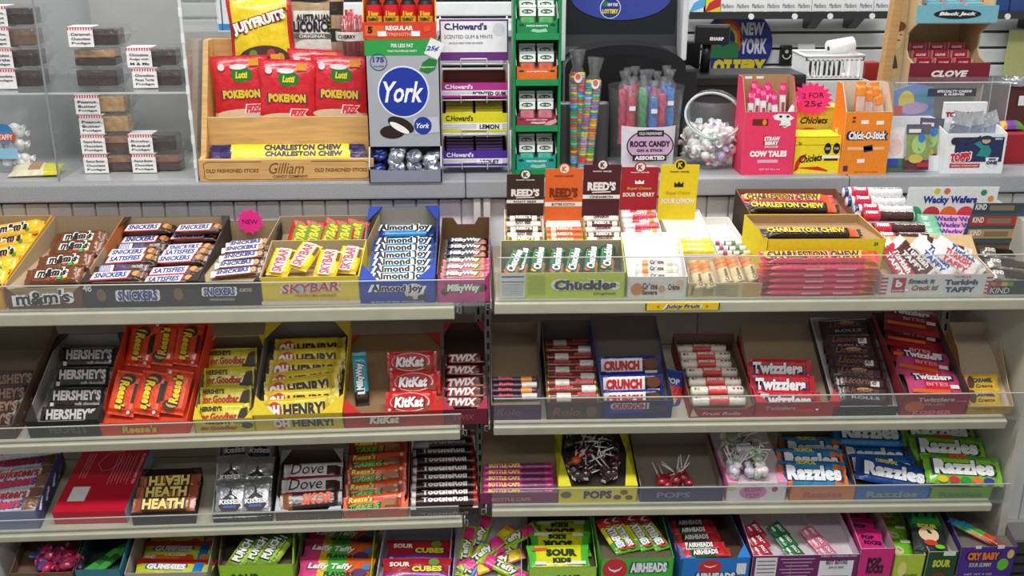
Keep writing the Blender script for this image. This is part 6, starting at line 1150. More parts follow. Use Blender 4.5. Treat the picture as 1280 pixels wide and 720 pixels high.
for i,(dx,dy,c_,hh_) in enumerate([(-.8,-.3,'D83A6A',98),(-.55,-.55,'D83A5A',104),(-.2,-.7,'3A9A5A',102),(.15,-.7,'2A7AD0',108),(.45,-.6,'D83A6A',104),(.75,-.35,'2A8AE0',96),(-.6,.1,'E87AA0',96),(-.1,.0,'5AB87A',98),(.35,.0,'D83A6A',100),(.7,.2,'2A7AD0',94),(-.3,.5,'C8304A',96),(.2,.5,'8A4AC8',100)]):
    e=ob('candy_stick',None,rc_,T_((dx*rr*.8,dy*rr*.8,.01))); zt_=H(hh_,Yr,805)*.95
    bm=bmesh.new(); 
    g=bmesh.ops.create_cone(bm,cap_ends=True,segments=8,radius1=.009,radius2=.009,depth=zt_*.62,matrix=T_((0,0,zt_*.55)))
    bmesh.ops.subdivide_edges(bm,edges=[e_ for e_ in bm.edges if abs(e_.verts[0].co.z-e_.verts[1].co.z)>.01],cuts=9)
    for v_ in bm.verts: q=rnd.uniform(.75,1.3); v_.co.x*=q; v_.co.y*=q
    me=bpy.data.meshes.new('crystals'); bm.to_mesh(me); bm.free(); me.materials.append(MM(c_+':candy')); ob('rock_sugar',me,e)
    ob('film_bag',tube([(0,0,zt_*.25),(0,0,zt_*.9),(0,0,zt_*.96),(0,0,zt_*1.06)],[.012,.013,.005,.012],'F2F6FA:film',8),e)
    if i in (1,3,5): patch(e,0,zt_*.7,.014,.01,'F2F2F4',T_((0,-.014,0))@FRONT)
# ---- jar of taffy ----
Yj=2.40; jx=X(889,Yj); jr=(X(924,Yj)-X(852,Yj))/2
jr_=thing('candy_jar',T_((jx,Yj+.03,ZC)),'big clear round jar of white salt water taffy','jar')
hj=H(118,Yj,889)
ob('jar_body',lathe([(.001,.002),(jr*.75,.002),(jr*.95,.015),(jr*1.02,.05),(jr*.98,hj*.62),(jr*.82,hj*.85),(jr*.75,hj*.9)],'F2F6F8:film',32),jr_)
rim=[]
for k in range(33):
    a=2*PI*k/32; rim.append((jr*.92*math.cos(a),-.03+jr*.6*math.sin(a),hj*.74+jr*.68*math.sin(a)))
ob('jar_rim',tube(rim,.0045,'DDE6E8:acrylic',8),jr_); ob('jar_neck',tube([(p_[0]*1.04,p_[1]+.012,p_[2]-.006) for p_ in rim],.003,'C8D4D6:gloss',8),jr_)
rnd=random.Random(21); cols=['F2F0EE:foil','F2F0EE:foil','EFEFF2:foil','F0C8C4:foil','DCE4F2:foil','F4F2EA:foil','CFC0E4:foil','E8A8A0:foil','DCEAEE:foil']
prs=[sweet(c_,300+i,'taffy','F' and .0105) for i,c_ in enumerate(cols)]
for i in range(85):
    z=.014+rnd.random()**.9*hj*.46; q=rnd.uniform(0,2*PI); rr_=jr*.86*math.sqrt(rnd.uniform(.25,1))*(1 if z>.03 else .8)
    ci=rnd.choice([0,0,0,1,1,1,2,2,5,5,0,2,3,4,6,7,8]) 
    pr_=prs[ci]; pr_.name='taffy'; pr_.cat='taffy'
    nm={'F2F0EE:foil':'white','EFEFF2:foil':'white','F0C8C4:foil':'pale pink','DCE4F2:foil':'pale blue','F4F2EA:foil':'white','CFC0E4:foil':'lilac','E8A8A0:foil':'pink','DCEAEE:foil':'pale blue'}[cols[ci]]
    put(pr_,T_((jx+rr_*math.cos(q),Yj+.03+rr_*math.sin(q)*.95,ZC+z))@rz(rnd.uniform(0,6))@ry(rnd.uniform(-1,1)),nm+' wrapped taffy piece in the big round jar',nm+' taffy pieces')
# ---- upright cartons with front print ----
def carton(px0,px1,pyt,Y,d,col,label,open_=True,inner='B08A60:card',hback=None,lean=0,name='candy_carton',cat='display box',yaw=0):
    x0=X(px0,Y); x1=X(px1,Y); w_=x1-x0; h_=H(pyt,Y,(px0+px1)/2); e=thing(name,T_((x0,Y,ZC))@rz(R(yaw)),label,cat)
    hb=h_ if hback is None else H(hback,Y+d,(px0+px1)/2); c=col if ':' in col else col+':card'
    ob('front_panel',box(0,w_,0,.002,0,h_,[c,inner],0,[1,1,0,1,1,1]),e)
    sp=[(.002,0),(d,0),(d,hb),(.002,h_)] if hb!=h_ else [(.002,0),(d,0),(d,h_),(.002,h_)]
    if hback: sp=[(.002,0),(d,0),(d,hb),(d*.55,hb),(.002,h_)]
    ob('side_panel',prism(sp,.002,c,'yz',inner),e); ob('side_panel',prism(sp,.002,inner,'yz',c),e,T_((w_-.002,0,0)))
    ob('back_panel',box(.002,w_-.002,d-.002,d,0,hb,inner),e); ob('base_panel',box(.002,w_-.002,.002,d-.002,0,.002,inner),e)
    if not open_: ob('lid',box(0,w_,0,d,h_-.001,h_+.001,c),e)
    return e,w_,h_,x0
Y=2.33
e,w_,h_,x0=carton(926,990,140,Y,.085,'EC3A68','pink carton of caramel chew sticks with a cow face',hback=93)
text(e,'COW TALES',w_*.5,h_*.34,w_*.72,h_*.1,'FFFFFF',FRONT,bold=.08); text(e,'STRAW',w_*.55,h_*.58,w_*.3,h_*.07,'FFFFFF',FRONT,bold=.06,out='8A1A3A'); text(e,'BERRY',w_*.55,h_*.51,w_*.26,h_*.06,'FFFFFF',FRONT,bold=.06,out='8A1A3A'); text(e,'SMOOTHIE',w_*.55,h_*.45,w_*.26,h_*.03,'FFFFFF',FRONT)
patch(e,w_*.5,h_*.22,w_*.4,h_*.05,'F2B8C8',FRONT); text(e,'NET WT 36 x 1oz',w_*.55,h_*.09,w_*.4,h_*.025,'FFD8E0',FRONT); patch(e,w_*.42,h_*.56,w_*.08,h_*.14,'C81A3A',FRONT); patch(e,w_*.3,h_*.84,w_*.3,h_*.1,'6A2A1A',FRONT); patch(e,w_*.38,h_*.84,w_*.08,h_*.09,'E8962A',FRONT,shape='ell',z=.0004)
# cow face emblem
patch(e,w_*.74,h_*.86,w_*.42,h_*.22,'F6F6F4',FRONT,shape=[(-.5,.35),(-.25,.5),(.2,.48),(.5,.2),(.3,.0),(.36,-.3),(.1,-.5),(-.14,-.36),(-.1,.0),(-.4,.1)])
patch(e,w_*.74,h_*.80,w_*.18,h_*.05,'1A1416',FRONT,shape=[(-.5,.3),(.5,.3),(.3,-.5),(-.3,-.5)],z=.0006); patch(e,w_*.74,h_*.8,w_*.15,h_*.025,'F8F8F4',FRONT,z=.001)
for q in (.68,.82): patch(e,w_*q,h_*.93,w_*.06,h_*.035,'1A1416',FRONT,shape='ell',z=.0006)
kct=BAR(.12,.12,'F0E8EA',zones=[(.55,1,-1,1,'E8307A'),(-.3,.3,-.5,.5,'A84A5A')],name='caramel_stick',cat='candy stick',seed=100,T=.012)
for i,(px,py,rot,Yo) in enumerate(((938,130,88,.03),(946,124,84,.04),(955,127,92,.03),(963,130,86,.045),(970,132,95,.03),(979,120,90,.05),(943,118,90,.07),(985,132,60,.022),(959,120,88,.07))):
    P=on_y(px,py,Y+Yo); put(kct,T_((P.x,P.y,P.z-.03))@rx(R(84))@rz(R(rot)),['pink tipped stick at the left front of the pink carton','pink tipped stick, second from left in the pink carton','pink tipped stick, third from left in the pink carton','pink tipped stick in the middle of the pink carton','pink tipped stick, right of the middle, pink carton','tallest pink tipped stick at the right, pink carton','pink tipped stick at the rear left of the pink carton','pink tipped stick leaning out at the right front corner','pink tipped stick at the rear middle of the pink carton'][i],'caramel sticks')
for q in (.2,.42): patch(e,w_*q,H(97,Y+.08,950),w_*.14,h_*.04,'F4F0EC',T_((0,.0828,0))@FRONT)
e,w_,h_,x0=carton(991,1048,171,Y+.01,.085,'F2DE1E','closed yellow carton of chewing gum in front of a star card',open_=False)
text(e,'Chiclets',w_*.36,h_*.42,w_*.5,h_*.2,'1E1A1A',FRONT,it=.3,bold=.03,rot=6); patch(e,w_*.14,h_*.3,w_*.26,h_*.5,'D82A26',FRONT,shape=[(-.5,-.5),(-.2,-.4),(0,0),(.5,.5),(-.1,.35),(-.4,0)]); patch(e,w_*.4,h_*.12,w_*.7,h_*.14,'D82A26',FRONT,shape=[(-.5,.3),(.2,.5),(.5,-.2),(.5,-.5),(0,-.1)])
for q in (.71,.9): patch(e,w_*q,h_*.68,w_*.16,h_*.32,'1A1A1A',FRONT,shape='ell',n=8); text(e,'EXCESO',w_*q,h_*.68,w_*.1,h_*.06,'F2F2F2',FRONT,z=.0005)
patch(e,w_*.8,h_*.45,w_*.4,h_*.08,'F6F6F2',FRONT); patch(e,w_*.8,h_*.38,w_*.3,h_*.06,'1A1A1A',FRONT); text(e,'2¢',w_*.1,h_*.82,w_*.08,h_*.1,'3A3A2A',FRONT); patch(e,w_*.5,h_*.78,w_,h_*.02,'C8B41A',FRONT)
e,w_,h_,x0=carton(990,1046,135,Y+.12,.06,'E8C83A','yellow gum carton standing behind the closed one',open_=False)
text(e,'Chiclets',w_*.4,h_*.78,w_*.6,h_*.12,'1E1A1A',FRONT,it=.3,bold=.03); patch(e,w_*.3,h_*.5,w_*.6,h_*.3,'D8442A',FRONT,shape='ell')
P=on_y(1015,124,Y+.11); sr=25*mpp(P)
sg=tag(ob('star_card',prism([(sr*(1.1 if k%2==0 else .86)*math.cos(2*PI*k/36),sr*(.86 if k%2==0 else .66)*math.sin(2*PI*k/36)) for k in range(36)],.0008,'F0307E:card','xy'),None,T_((P.x,Y+.113,P.z))@rx(R(84))@rz(R(-4))),'big pink star card reading 2 for 25 cents','sign')
text(sg,'2 FOR',sr*.05,sr*.18,sr*1.1,sr*.26,'3A0A20',T_((0,0,.0009)),bold=0,rot=6); text(sg,'25¢',sr*.1,-sr*.26,sr*.9,sr*.34,'3A0A20',T_((0,0,.0009)),bold=0,rot=4)
e,w_,h_,x0=carton(1050,1107,140,Y-.005,.08,'F08A1E','orange carton of peanut candy sticks with white lettering',hback=101,inner='D8CCB8:card')
text(e,'Chick-O-Stick',w_*.5,h_*.63,w_*.8,h_*.13,'FFFFFF',FRONT,it=.15,bold=.05,out='1E2A5A',obold=.12)
patch(e,w_*.5,h_*.42,w_*.8,h_*.05,'F4C08A',FRONT); patch(e,w_*.55,h_*.42,w_*.2,h_*.1,'24286A',FRONT,rot=10); patch(e,w_*.1,h_*.1,w_*.1,h_*.09,'5A2A5A',FRONT)
for q,v_ in ((.42,.84),(.75,.83),(.42,.22)): patch(e,w_*q,h_*v_,w_*.16,h_*.06,'F8F4EE',FRONT,rot=2)
for v_ in (.85,.91): patch(e,w_*.18,h_*v_,w_*.08,h_*.04,'8A2A2A',FRONT,shape='ell')
text(e,'NET WT 11.5 oz (326g)',w_*.55,h_*.04,w_*.5,h_*.02,'7A3A0A',FRONT)
text(e,'O-Stick',.03,h_*.5,.06,.016,'FFFFFF',Matrix(((0,0,-1,0),(-1,0,0,.08),(0,1,0,0),(0,0,0,1))),rot=90,it=.1,bold=.05)
kch=BAR(.11,.21,'D8823A',zones=[(.5,1,-1,1,'F08A2A'),(-.2,.4,-.8,.8,'D8B8B0')],name='candy_stick',cat='candy stick',seed=101,T=.016)
for i,(px,py) in enumerate(((1075,125),(1085,132),(1094,126),(1080,132),(1100,136))):
    P=on_y(px,py,Y+.02+.012*(i%3)+.008*(i//3)); put(kch,T_((P.x,P.y,P.z-.014))@rx(R(82))@rz(R(88+3*i)),['orange capped stick at the left in the orange carton','orange capped stick behind two others in the orange carton','orange capped stick at the right in the orange carton','orange capped stick low at the front of the carton','orange capped stick low at the right rear of carton'][i],'orange capped sticks')
# ---- trading card packs ----
e,w_,h_,x0=carton(1106,1172,195,Y+.02,.08,'E6E8EE','white carton of trading card packs between orange carton and sports box',hback=145,inner='E8EAEE:card')
kpk=BAG(.056,.105,'8A9A5A',zones=[(-1,1,.6,1,'5A5A6A'),(-1,1,-1,-.6,'6A2A3A')],patches=[(0,.05,.6,.4,'A8C87A','ell'),(.1,.2,.3,.2,'3A7AC8','ell',.0003),(-.1,-.25,.6,.2,'C8B85A','ell',.0003),(.2,-.38,.5,.1,'B82A3A','rect',.0005),(-.2,.36,.5,.08,'E8E4D8','rect',.0003)],t=.01,name='card_pack',cat='card pack',seed=102)
P=on_y(1147,184,Y+.012); put(kpk,T_(P)@rx(R(82)),'green and red card pack at the front of the white carton','card packs')
kpk2=BAG(.05,.1,'E8E4E6',zones=[(-1,1,-1,-.4,'4A6A5A')],patches=[(0,.05,.6,.4,'E8C8C0','ell'),(-.1,-.3,.5,.16,'2A4AA8')],t=.01,name='card_pack',cat='card pack',seed=103)
P=on_y(1118,186,Y+.018); put(kpk2,T_(P)@rx(R(82)),'pale pink card pack at the left of the white carton','card packs')
P=on_y(1162,176,Y+.04); put(kpk,T_(P)@rx(R(84))@rz(R(-3)),'green card pack behind the front one at the right','card packs')
e,w_,h_,x0=carton(1177,1252,167,Y-.005,.09,'ECEEF0','white carton of sports cards with a baseball player print',hback=152,inner='E4E6EA:card')
patch(e,w_*.56,h_*.6,w_*.8,h_*.62,'24305A',FRONT); patch(e,w_*.62,h_*.62,w_*.3,h_*.44,'2A8A8E',FRONT,shape=[(-.5,.3),(-.2,.45),(0,.2),(.3,.2),(.5,-.1),(.4,-.5),(-.3,-.4),(-.1,0)],z=.0004); patch(e,w_*.66,h_*.82,w_*.14,h_*.14,'D8A888',FRONT,shape='ell',z=.0008); patch(e,w_*.66,h_*.9,w_*.18,h_*.1,'1E3A3E',FRONT,shape='ell',z=.0012); ob('bat',tube([(w_*.32,-.001,h_*.72),(w_*.56,-.001,h_*.94)],.0014,'2A2A2E',5),e)
text(e,'TOPPS',w_*.27,h_*.42,w_*.34,h_*.22,'D82A3A',FRONT,it=.2,bold=.07,out='F8F8F8',obold=.14,z=.0014,rot=5); patch(e,w_*.36,h_*.2,w_*.5,h_*.1,'C82A36',FRONT,z=.0005); text(e,'BASEBALL TRADING CARDS',w_*.36,h_*.2,w_*.44,h_*.04,'F4E8E8',FRONT,z=.0012); text(e,'SERIES',w_*.8,h_*.36,w_*.12,h_*.05,'24305A',FRONT,z=.0014,bold=.05); patch(e,w_*.8,h_*.27,w_*.22,h_*.26,'F2F2F4',FRONT,z=.0005,shape=[(-.5,.5),(.5,.5),(.4,-.2),(0,-.5),(-.4,-.2)]); text(e,'ONE',w_*.8,h_*.27,w_*.18,h_*.09,'24305A',FRONT,z=.0014,bold=.06); text(e,'2023',w_*.86,h_*.87,w_*.12,h_*.05,'F2F2F6',FRONT,z=.0014,bold=.04); patch(e,w_*.14,h_*.82,w_*.12,w_*.12,'2A2A2E',FRONT,shape='ell',z=.0014)
kc3=BAG(.05,.09,'DCE0E6',zones=[(-1,1,-.3,.3,'A8B0C0')],t=.008,name='card_pack',cat='card pack',seed=104,k='metal')
for i,px in enumerate((1200,1218,1240)):
    P=on_y(px,158,Y+.03+.012*i); put(kc3,T_((P.x,P.y,P.z-.012))@rx(R(84))@rz(R((-12,8,22)[i])),'silver card pack, '+ORD[i]+' from the left in the sports carton','silver card packs')
# white lid behind the sports carton
e2=tag(ob('carton_lid',box(0,X(1222,2.47)-X(1170,2.47),0,.012,0,H(128,2.46,1196),'ECECEE:card',.001),None,T_((X(1170,2.47),2.46,ZC))),'white upright carton lid lettered in red behind the sports cards','carton lid'); text(e2,'TOPPS 2023',.045,H(143,2.46,1196),.08,.012,'C82A36',FRONT,bold=.05,out='1E1A1A')
# lottery ticket acrylic box
Yx=2.50; x0=X(1108,Yx); x1=X(1249,Yx); wx=x1-x0; zx0=.0; hx=H(103,Yx,1180)
tb=thing('acrylic_box',T_((x0,Yx,ZC)),'large clear acrylic bin with ink card samples behind the cartons','acrylic box')
ob('front_wall',box(0,wx,0,.003,0,hx,ACR),tb); ob('back_wall',box(0,wx,.09,.093,0,hx,ACR),tb); ob('side_wall',box(0,.003,.003,.09,0,hx,ACR),tb); ob('side_wall',box(wx-.003,wx,.003,.09,0,hx,ACR),tb)
for a_ in ((0,wx,-.0006,.0006,hx-.001,hx+.001),(wx-.001,wx+.001,-.0006,.0006,0,hx),(wx-.001,wx+.001,.09,.092,0,hx)): ob('wall_edge',box(*a_,'DDE4E6:gloss'),tb)
patch(tb,wx*.5,hx*.87,wx*.42,hx*.1,'3A4048',FRONT); text(tb,'SPECIALTY CARDS',wx*.52,hx*.885,wx*.3,hx*.035,'DDE2E6',FRONT,z=.0005,bold=.05); text(tb,'& SLEEVES',wx*.52,hx*.845,wx*.18,hx*.03,'DDE2E6',FRONT,z=.0005,bold=.05)
kcd=prism([(0,0),(.1,0),(.1,.075),(.05,.09),(0,.08)],.004,'6A8ACB:card','xz'); P=on_y(1118,148,Yx+.03)
cdp=tag(ob('card_pack',kcd,None,T_((P.x,Yx+.03,P.z-.01))@ry(R(-6))),'blue illustrated card pack standing inside the acrylic bin','card pack'); patch(cdp,.03,.05,.04,.05,'E8D83A',FRONT,shape='ell'); patch(cdp,.05,.03,.07,.03,'C8A8D8',FRONT,shape='ell',z=.0003); patch(cdp,.01,.02,.02,.04,'D83A3A',FRONT,z=.0006); patch(cdp,.075,.055,.04,.03,'3A9AB8',FRONT,z=.0006,shape='ell')
# ---- clove gum display ----
Yv=2.62; x0=X(1140,Yv,90); x1=X(1228,Yv,90); wv=x1-x0; CR='CDB48A:card'
zv=lambda py: H(py,Yv,1185)
cv=thing('gum_display',T_((x0,Yv,ZC)),'curved cream card display of red and blue gum packs','display stand')
zz=[zv(p_) for p_ in (103,78,50,28,0,-40)]
prof=[(0,0),(.16,0),(.16,zz[5]),(-.01,zz[5]),(-.01,zz[3]),(.02,zz[3]-.015),(.045,(zz[2]+zz[3])/2-.01),(.045,(zz[1]+zz[2])/2),(.03,zz[1]+.01),(-.01,zz[1]-.002),(-.01,zz[0])]
ob('side_panel',prism(prof,.004,CR,'yz'),cv,T_((-.004,0,0))); ob('side_panel',prism(prof,.004,CR,'yz'),cv,T_((wv,0,0)))
# wide left wing carrying the old style drawing
ob('wing_panel',prism([(0,0),(.0,zz[5]),(-.04,zz[5]),(-.05,zz[0]),(-.05,0)],.004,CR,'xz'),cv,T_((-.004,.06,0)))
wg_=T_((-.024,.0595,zv(50)))@FRONT
patch(cv,0,.0,.030,.06,'E0C49A',wg_,shape='ell'); patch(cv,.0,.028,.038,.026,'7A4A24',wg_,shape='ell',z=.0003); patch(cv,-.014,.008,.012,.05,'7A4A24',wg_,shape='ell',z=.0004); patch(cv,.004,-.006,.010,.004,'A83A2A',wg_,shape='ell',z=.0006); patch(cv,-.003,.008,.005,.003,'2A1A12',wg_,z=.0006); patch(cv,.008,.008,.005,.003,'2A1A12',wg_,z=.0006); patch(cv,-.005,-.06,.03,.04,'3A4A3A',wg_,z=.0003,shape=[(-.5,-.5),(.5,-.4),(.3,.2),(.1,.5),(-.3,.1)])
ob('back_panel',box(0,wv,.155,.16,0,zz[5],CR),cv)
ob('shelf_panel',box(0,wv,.0,.155,zz[0]+.014,zz[0]+.018,CR),cv); ob('shelf_panel',box(0,wv,.0,.155,zz[3]-.004,zz[3],CR),cv)
for z0_,z1_,c_,s_,tc_ in ((zz[0]-.002,zz[1],'7A1A2C','CLOVE','F0EAE6'),(zz[3],zz[4]-.012,'7ABACB','Black Jack','F2F2F2')):
    fr_=ob('front_band',box(-.012,wv+.012,-.003,0,z0_,z1_,c_+':card'),cv,T_((0,-.01,0))); hh_=z1_-z0_
    if s_!='CLOVE': patch(fr_,wv/2,(z0_+z1_)/2,wv*.66,hh_*.55,'1A1A1E',T_((0,-.0035,0))@FRONT,shape='ell',n=26)
    text(fr_,s_,wv/2,(z0_+z1_)/2,wv*.52,hh_*(.26 if s_!='CLOVE' else .32),tc_,T_((0,-.0035,0))@FRONT,it=.25,bold=.06,z=.0005)
def gp(c_,s_): 
    me=box(-.021,.021,-.0075,.0075,0,.022,c_+':gloss',.001); P_=[]
    text(None,s_,0,.011,.026,.006,'F4E8E8',T_((0,-.0076,0))@FRONT,it=.2,bold=.06,list_=P_); text(None,s_,0,0,.026,.006,'F4E8E8',T_((0,0,.0222)),it=.2,bold=.06,list_=P_)
    P_.append(('foil_edge',joinb([(-.0212,-.0202,-.0077,.0077,0,.0222),(.0202,.0212,-.0077,.0077,0,.0222)],'E8A8B0'),Matrix()))
    return kind('gum_pack','gum pack',me,P_,.02,.015,.042)
gc=gp('A81A34','CLOVE'); gb=gp('7AC8D8','Black Jack')
for g_,zb_,nm in ((gc,zz[0]+.018,'red'),(gb,zz[4]-.03,'pale blue')):
    for r_ in range(4):
        for q in range(3):
            put(g_,T_((x0+wv*(.22+.28*q),Yv+.012+.024*r_,ZC+zb_+.0005+.017*r_)),nm+' gum pack, '+['left','middle','right'][q]+' of the '+['front','second','third','rear'][r_]+' row',nm+' gum packs')
    for r_ in range(1,4): ob('step',box(.002,wv-.002,.002+.024*r_,.002+.024*(r_+1),zb_,zb_+.017*r_,CR),cv)
# wooden post and rail
P0=X(1101,2.60,90); ps=tag(ob('wooden_post',box(-.012,.012,0,.03,0,.7,'C29660:wood',.002),None,T_((P0,2.585,ZC))@ry(R(3))),'light wooden post left of the cream gum display','post')
# ---- register, pos pole, basket, sign, cigarettes ----
Yq=2.70; x0=X(848,Yq,120); x1=X(1004,Yq,120); wq=x1-x0; hq=H(93,Yq,925)
rg=thing('cash_register',T_((x0,Yq,ZC)),'black cash register body behind the taffy jar','cash register')
ob('body',box(0,wq,0,.12,0,hq-.02,'1A1B1D:gloss',.008),rg); ob('top_cover',box(-.004,wq+.004,-.008,.13,hq-.028,hq,'222326:gloss',.008),rg)
for k in range(3): ob('groove',box(.01,wq-.01,-.0006,.001,hq*.2*(k+1),hq*.2*(k+1)+.003,'0C0C0E'),rg)
xp=X(882,Yq+.05,80)-x0
ob('display_pole',tube([(xp,.06,hq),(xp+.004,.06,H(50,Yq+.06,885))],.013,'17181A:gloss',14),rg)
dp=ob('customer_display',box(-.045,.045,-.02,.02,-.022,.028,'1C1D20:gloss',.006),rg,T_((X(889,Yq+.06,45)-x0,.05,H(44,Yq+.06,885)))@rz(R(-12))); text(dp,'SHARP',.012,-.006,.036,.009,'E6E8EA',T_((0,-.0205,0))@FRONT,bold=.08)
mt=tag(ob('monitor',box(0,.075,0,.05,0,H(52,2.85,850),'141517:gloss',.005),None,T_((X(842,2.85,60),2.85,ZC))),'black screen back at the left behind the register pole','monitor')
# bin/black cup right of terminal
Pq=on_y(850,100,2.62)
bn=tag(ob('printer',box(0,.045,0,.08,0,H(85,2.62,850),'1E2023:gloss',.006),None,T_((X(847,2.62,110),2.60,ZC))),'small black printer beside the lottery machine','printer')
# lottery sign on the wall
Ys=YB-.035; P=on_y(922,56,Ys); sr=44*mpp(P)
sn=tag(ob('lottery_sign',prism([(sr*math.cos(2*PI*k/40),sr*math.sin(2*PI*k/40)) for k in range(40)],.006,'20328A:gloss','xz'),None,T_((P.x,Ys,P.z))),'round blue lottery sign hanging on the slat wall','sign')
text(sn,'NEW',sr*.4,sr*.44,sr*.66,sr*.36,'D8DCE8',FRONT,bold=.05); text(sn,'YORK',sr*.46,sr*-.04,sr*.78,sr*.44,'D8DCE8',FRONT,bold=.05); text(sn,'LOTTERY',-sr*.0,-sr*.62,sr*1.7,sr*.44,'E8D42A',FRONT,bold=.09)
for q,c_ in ((.5,'C8402A'),(.42,'E87A2A'),(.34,'F0C83A'),(.26,'20328A')): patch(sn,-sr*.32,sr*.15,sr*q*1.8,sr*q*2.2,c_,FRONT,shape='ell',z=.0002*(6-q*10),n=24)
patch(sn,-sr*.42,-sr*.12,sr*.9,sr*.5,'2A7A4A',FRONT,z=.002,shape=[(-.5,-.5),(.5,-.5),(.5,.3),(.2,.5),(0,.1),(-.2,.4),(-.4,.0)])
# tape dispenser / black hook with white smile
P=on_y(982,68,YB-.03); hk_=tag(ob('black_hook',box(-.02,.02,0,.02,-.03,.03,'1A1A1C:gloss',.006),None,T_((P.x,YB-.04,P.z))),'small black wall bracket with white curve on the slat wall','bracket'); ob('white_curve',tube([(.013*math.cos(a),-.002,.0-.013*abs(math.sin(a))) for a in [PI*k/8 for k in range(9)]],.002,'E8E8E8:gloss',6),hk_); patch(hk_,0,.01,.012,.012,'C8C8C8',FRONT,shape='ell')
P=on_y(1008,57,YB-.03); tag(ob('note_card',box(-.028,.028,0,.002,-.012,.012,'E6E8E8:card'),None,T_((P.x,YB-.03,P.z))@rx(R(-30))),'small white note card on the slat wall above the basket','card')
# cigarette shelf
Ysh=YB-.13
def cig(px0,px1,nm,big):
    a=on_y(px0,20,Ysh).x; b=on_y(px1,20,Ysh).x; z=on_y((px0+px1)/2,18,Ysh).z
    e=thing('wall_shelf',T_((a,Ysh,z)),nm,'shelf')
    ob('board',box(0,b-a,-.02,.1,-.012,0,'26282A:gloss',.002),e); ob('front_rail',box(0,b-a,-.024,-.02,-.012,.01,'2E3234:gloss'),e)
    for q in big: 
        xx=on_y(q,22,Ysh).x-a; ob('white_clip',disc(0,0,.009,.009,.004,'F2F2F2:gloss',12),e,T_((xx,-.025,-.004))@rx(R(90)))
    for q in (.63,.84): ob('bracket',prism([(.1,-.012),(.1,-.05),(.06,-.05),(-.01,-.012)],.03,'2A2A2C:gloss','yz'),e,T_(((b-a)*q,0,0)))
    return a,b,z
a,b,z=cig(860,1108,'black shelf of white cigarette packs on the slat wall',(936,990,1034,1086))
def cpack(c1,c2,s_,i):
    me=box(-.0245,.0245,0,.022,0,.088,'EDEFF0:card',.001); P_=[]
    patch(None,0,.07,.049,.032,c1,FRONT,shape=[(-.5,.5),(.5,.5),(.5,-.2),(0,.2),(-.5,-.2)],list_=P_); text(None,s_,0,.026,.038,.014,'2A2C30',FRONT,bold=.0,list_=P_); patch(None,0,.008,.04,.003,'A8ACB0',FRONT,list_=P_)
    return kind('cigarette_pack','cigarette pack',me,P_,.088,.022,.056)
cg=cpack('8A8C90','','Marlboro',0); cg2=cpack('C8CACC','','Marlboro',1); cg3=cpack('B8202A','','Marlboro',2)
for i,px in enumerate((908,927,946,965,984,1003,1023,1042,1061,1080,1100)):
    x_=on_y(px,16,Ysh+.01).x; put(cg2 if i in (5,6,7) else cg3 if i==10 else cg,T_((x_,Ysh,z+.0005)),('white cigarette pack with red top' if i==10 else 'white and grey cigarette pack, '+ORD[i]+' from the left')+' on the black shelf','white cigarette packs')
for px,c1,c2,s_,lb in ((870,'5AB0E0','E8F0F4','','pale blue and white cigarette pack at the shelf left end'),(889,'E8DC2A','C8303A','SPIRIT','yellow cigarette pack second on the shelf')):
    x_=on_y(px,16,Ysh+.01).x; o=tag(ob('cigarette_pack',box(-.028,.028,0,.022,0,.088,c2+':card' if s_=='' else c1+':card',.001),None,T_((x_,Ysh,z+.0005))),lb,'cigarette pack')
    patch(o,.0,.03,.05,.05,c1 if s_=='' else c2,FRONT,shape=[(-.5,-.5),(.5,-.1),(.5,.5),(-.2,.1)]); 
    if s_: text(o,s_,0,.055,.04,.01,'2A3A6A',FRONT,bold=.05)
a,b,z=cig(1232,1330,'black wall shelf at the upper right corner',(1254,))
for i in range(3): put(kind('cigarette_pack','cigarette pack',box(-.03,.03,0,.022,0,.088,'2A4A8A:gloss',.001),[],.088,.022,.056),T_((a+.04+.065*i,Ysh,z+.0005)),'blue tobacco pack, '+ORD[i]+' from the left at the upper right corner','blue tobacco packs')
# shelf at upper left behind the stand
a0=on_y(235,12,3.1); e=thing('back_shelf',T_((a0.x,3.1,a0.z-.06)),'grey metal shelf behind the counter above the wooden stand','shelf'); ob('board',box(0,.95,0,.2,-.02,0,'B8BCBE:paint',.002),e); ob('post',box(0,.03,.02,.05,-a0.z+.061,-.02,'8A8E90:paint'),e); ob('post',box(.9,.93,.02,.05,-a0.z+.061,-.02,'8A8E90:paint'),e)
for i,(px,w_) in enumerate(((262,.06),(288,.05))):
    x_=on_y(px,10,3.12).x; o=tag(ob('white_carton',box(0,w_,0,.08,0,.12,'E8EDF0:card',.002),None,T_((x_-w_/2,3.12,a0.z-.0595))),['white carton with blue foot on the back shelf, left','white carton with blue foot on the back shelf, right'][i],'carton'); ob('blue_foot',box(-.001,w_+.001,-.002,.08,0,.018,'3A8AC8:card'),o)
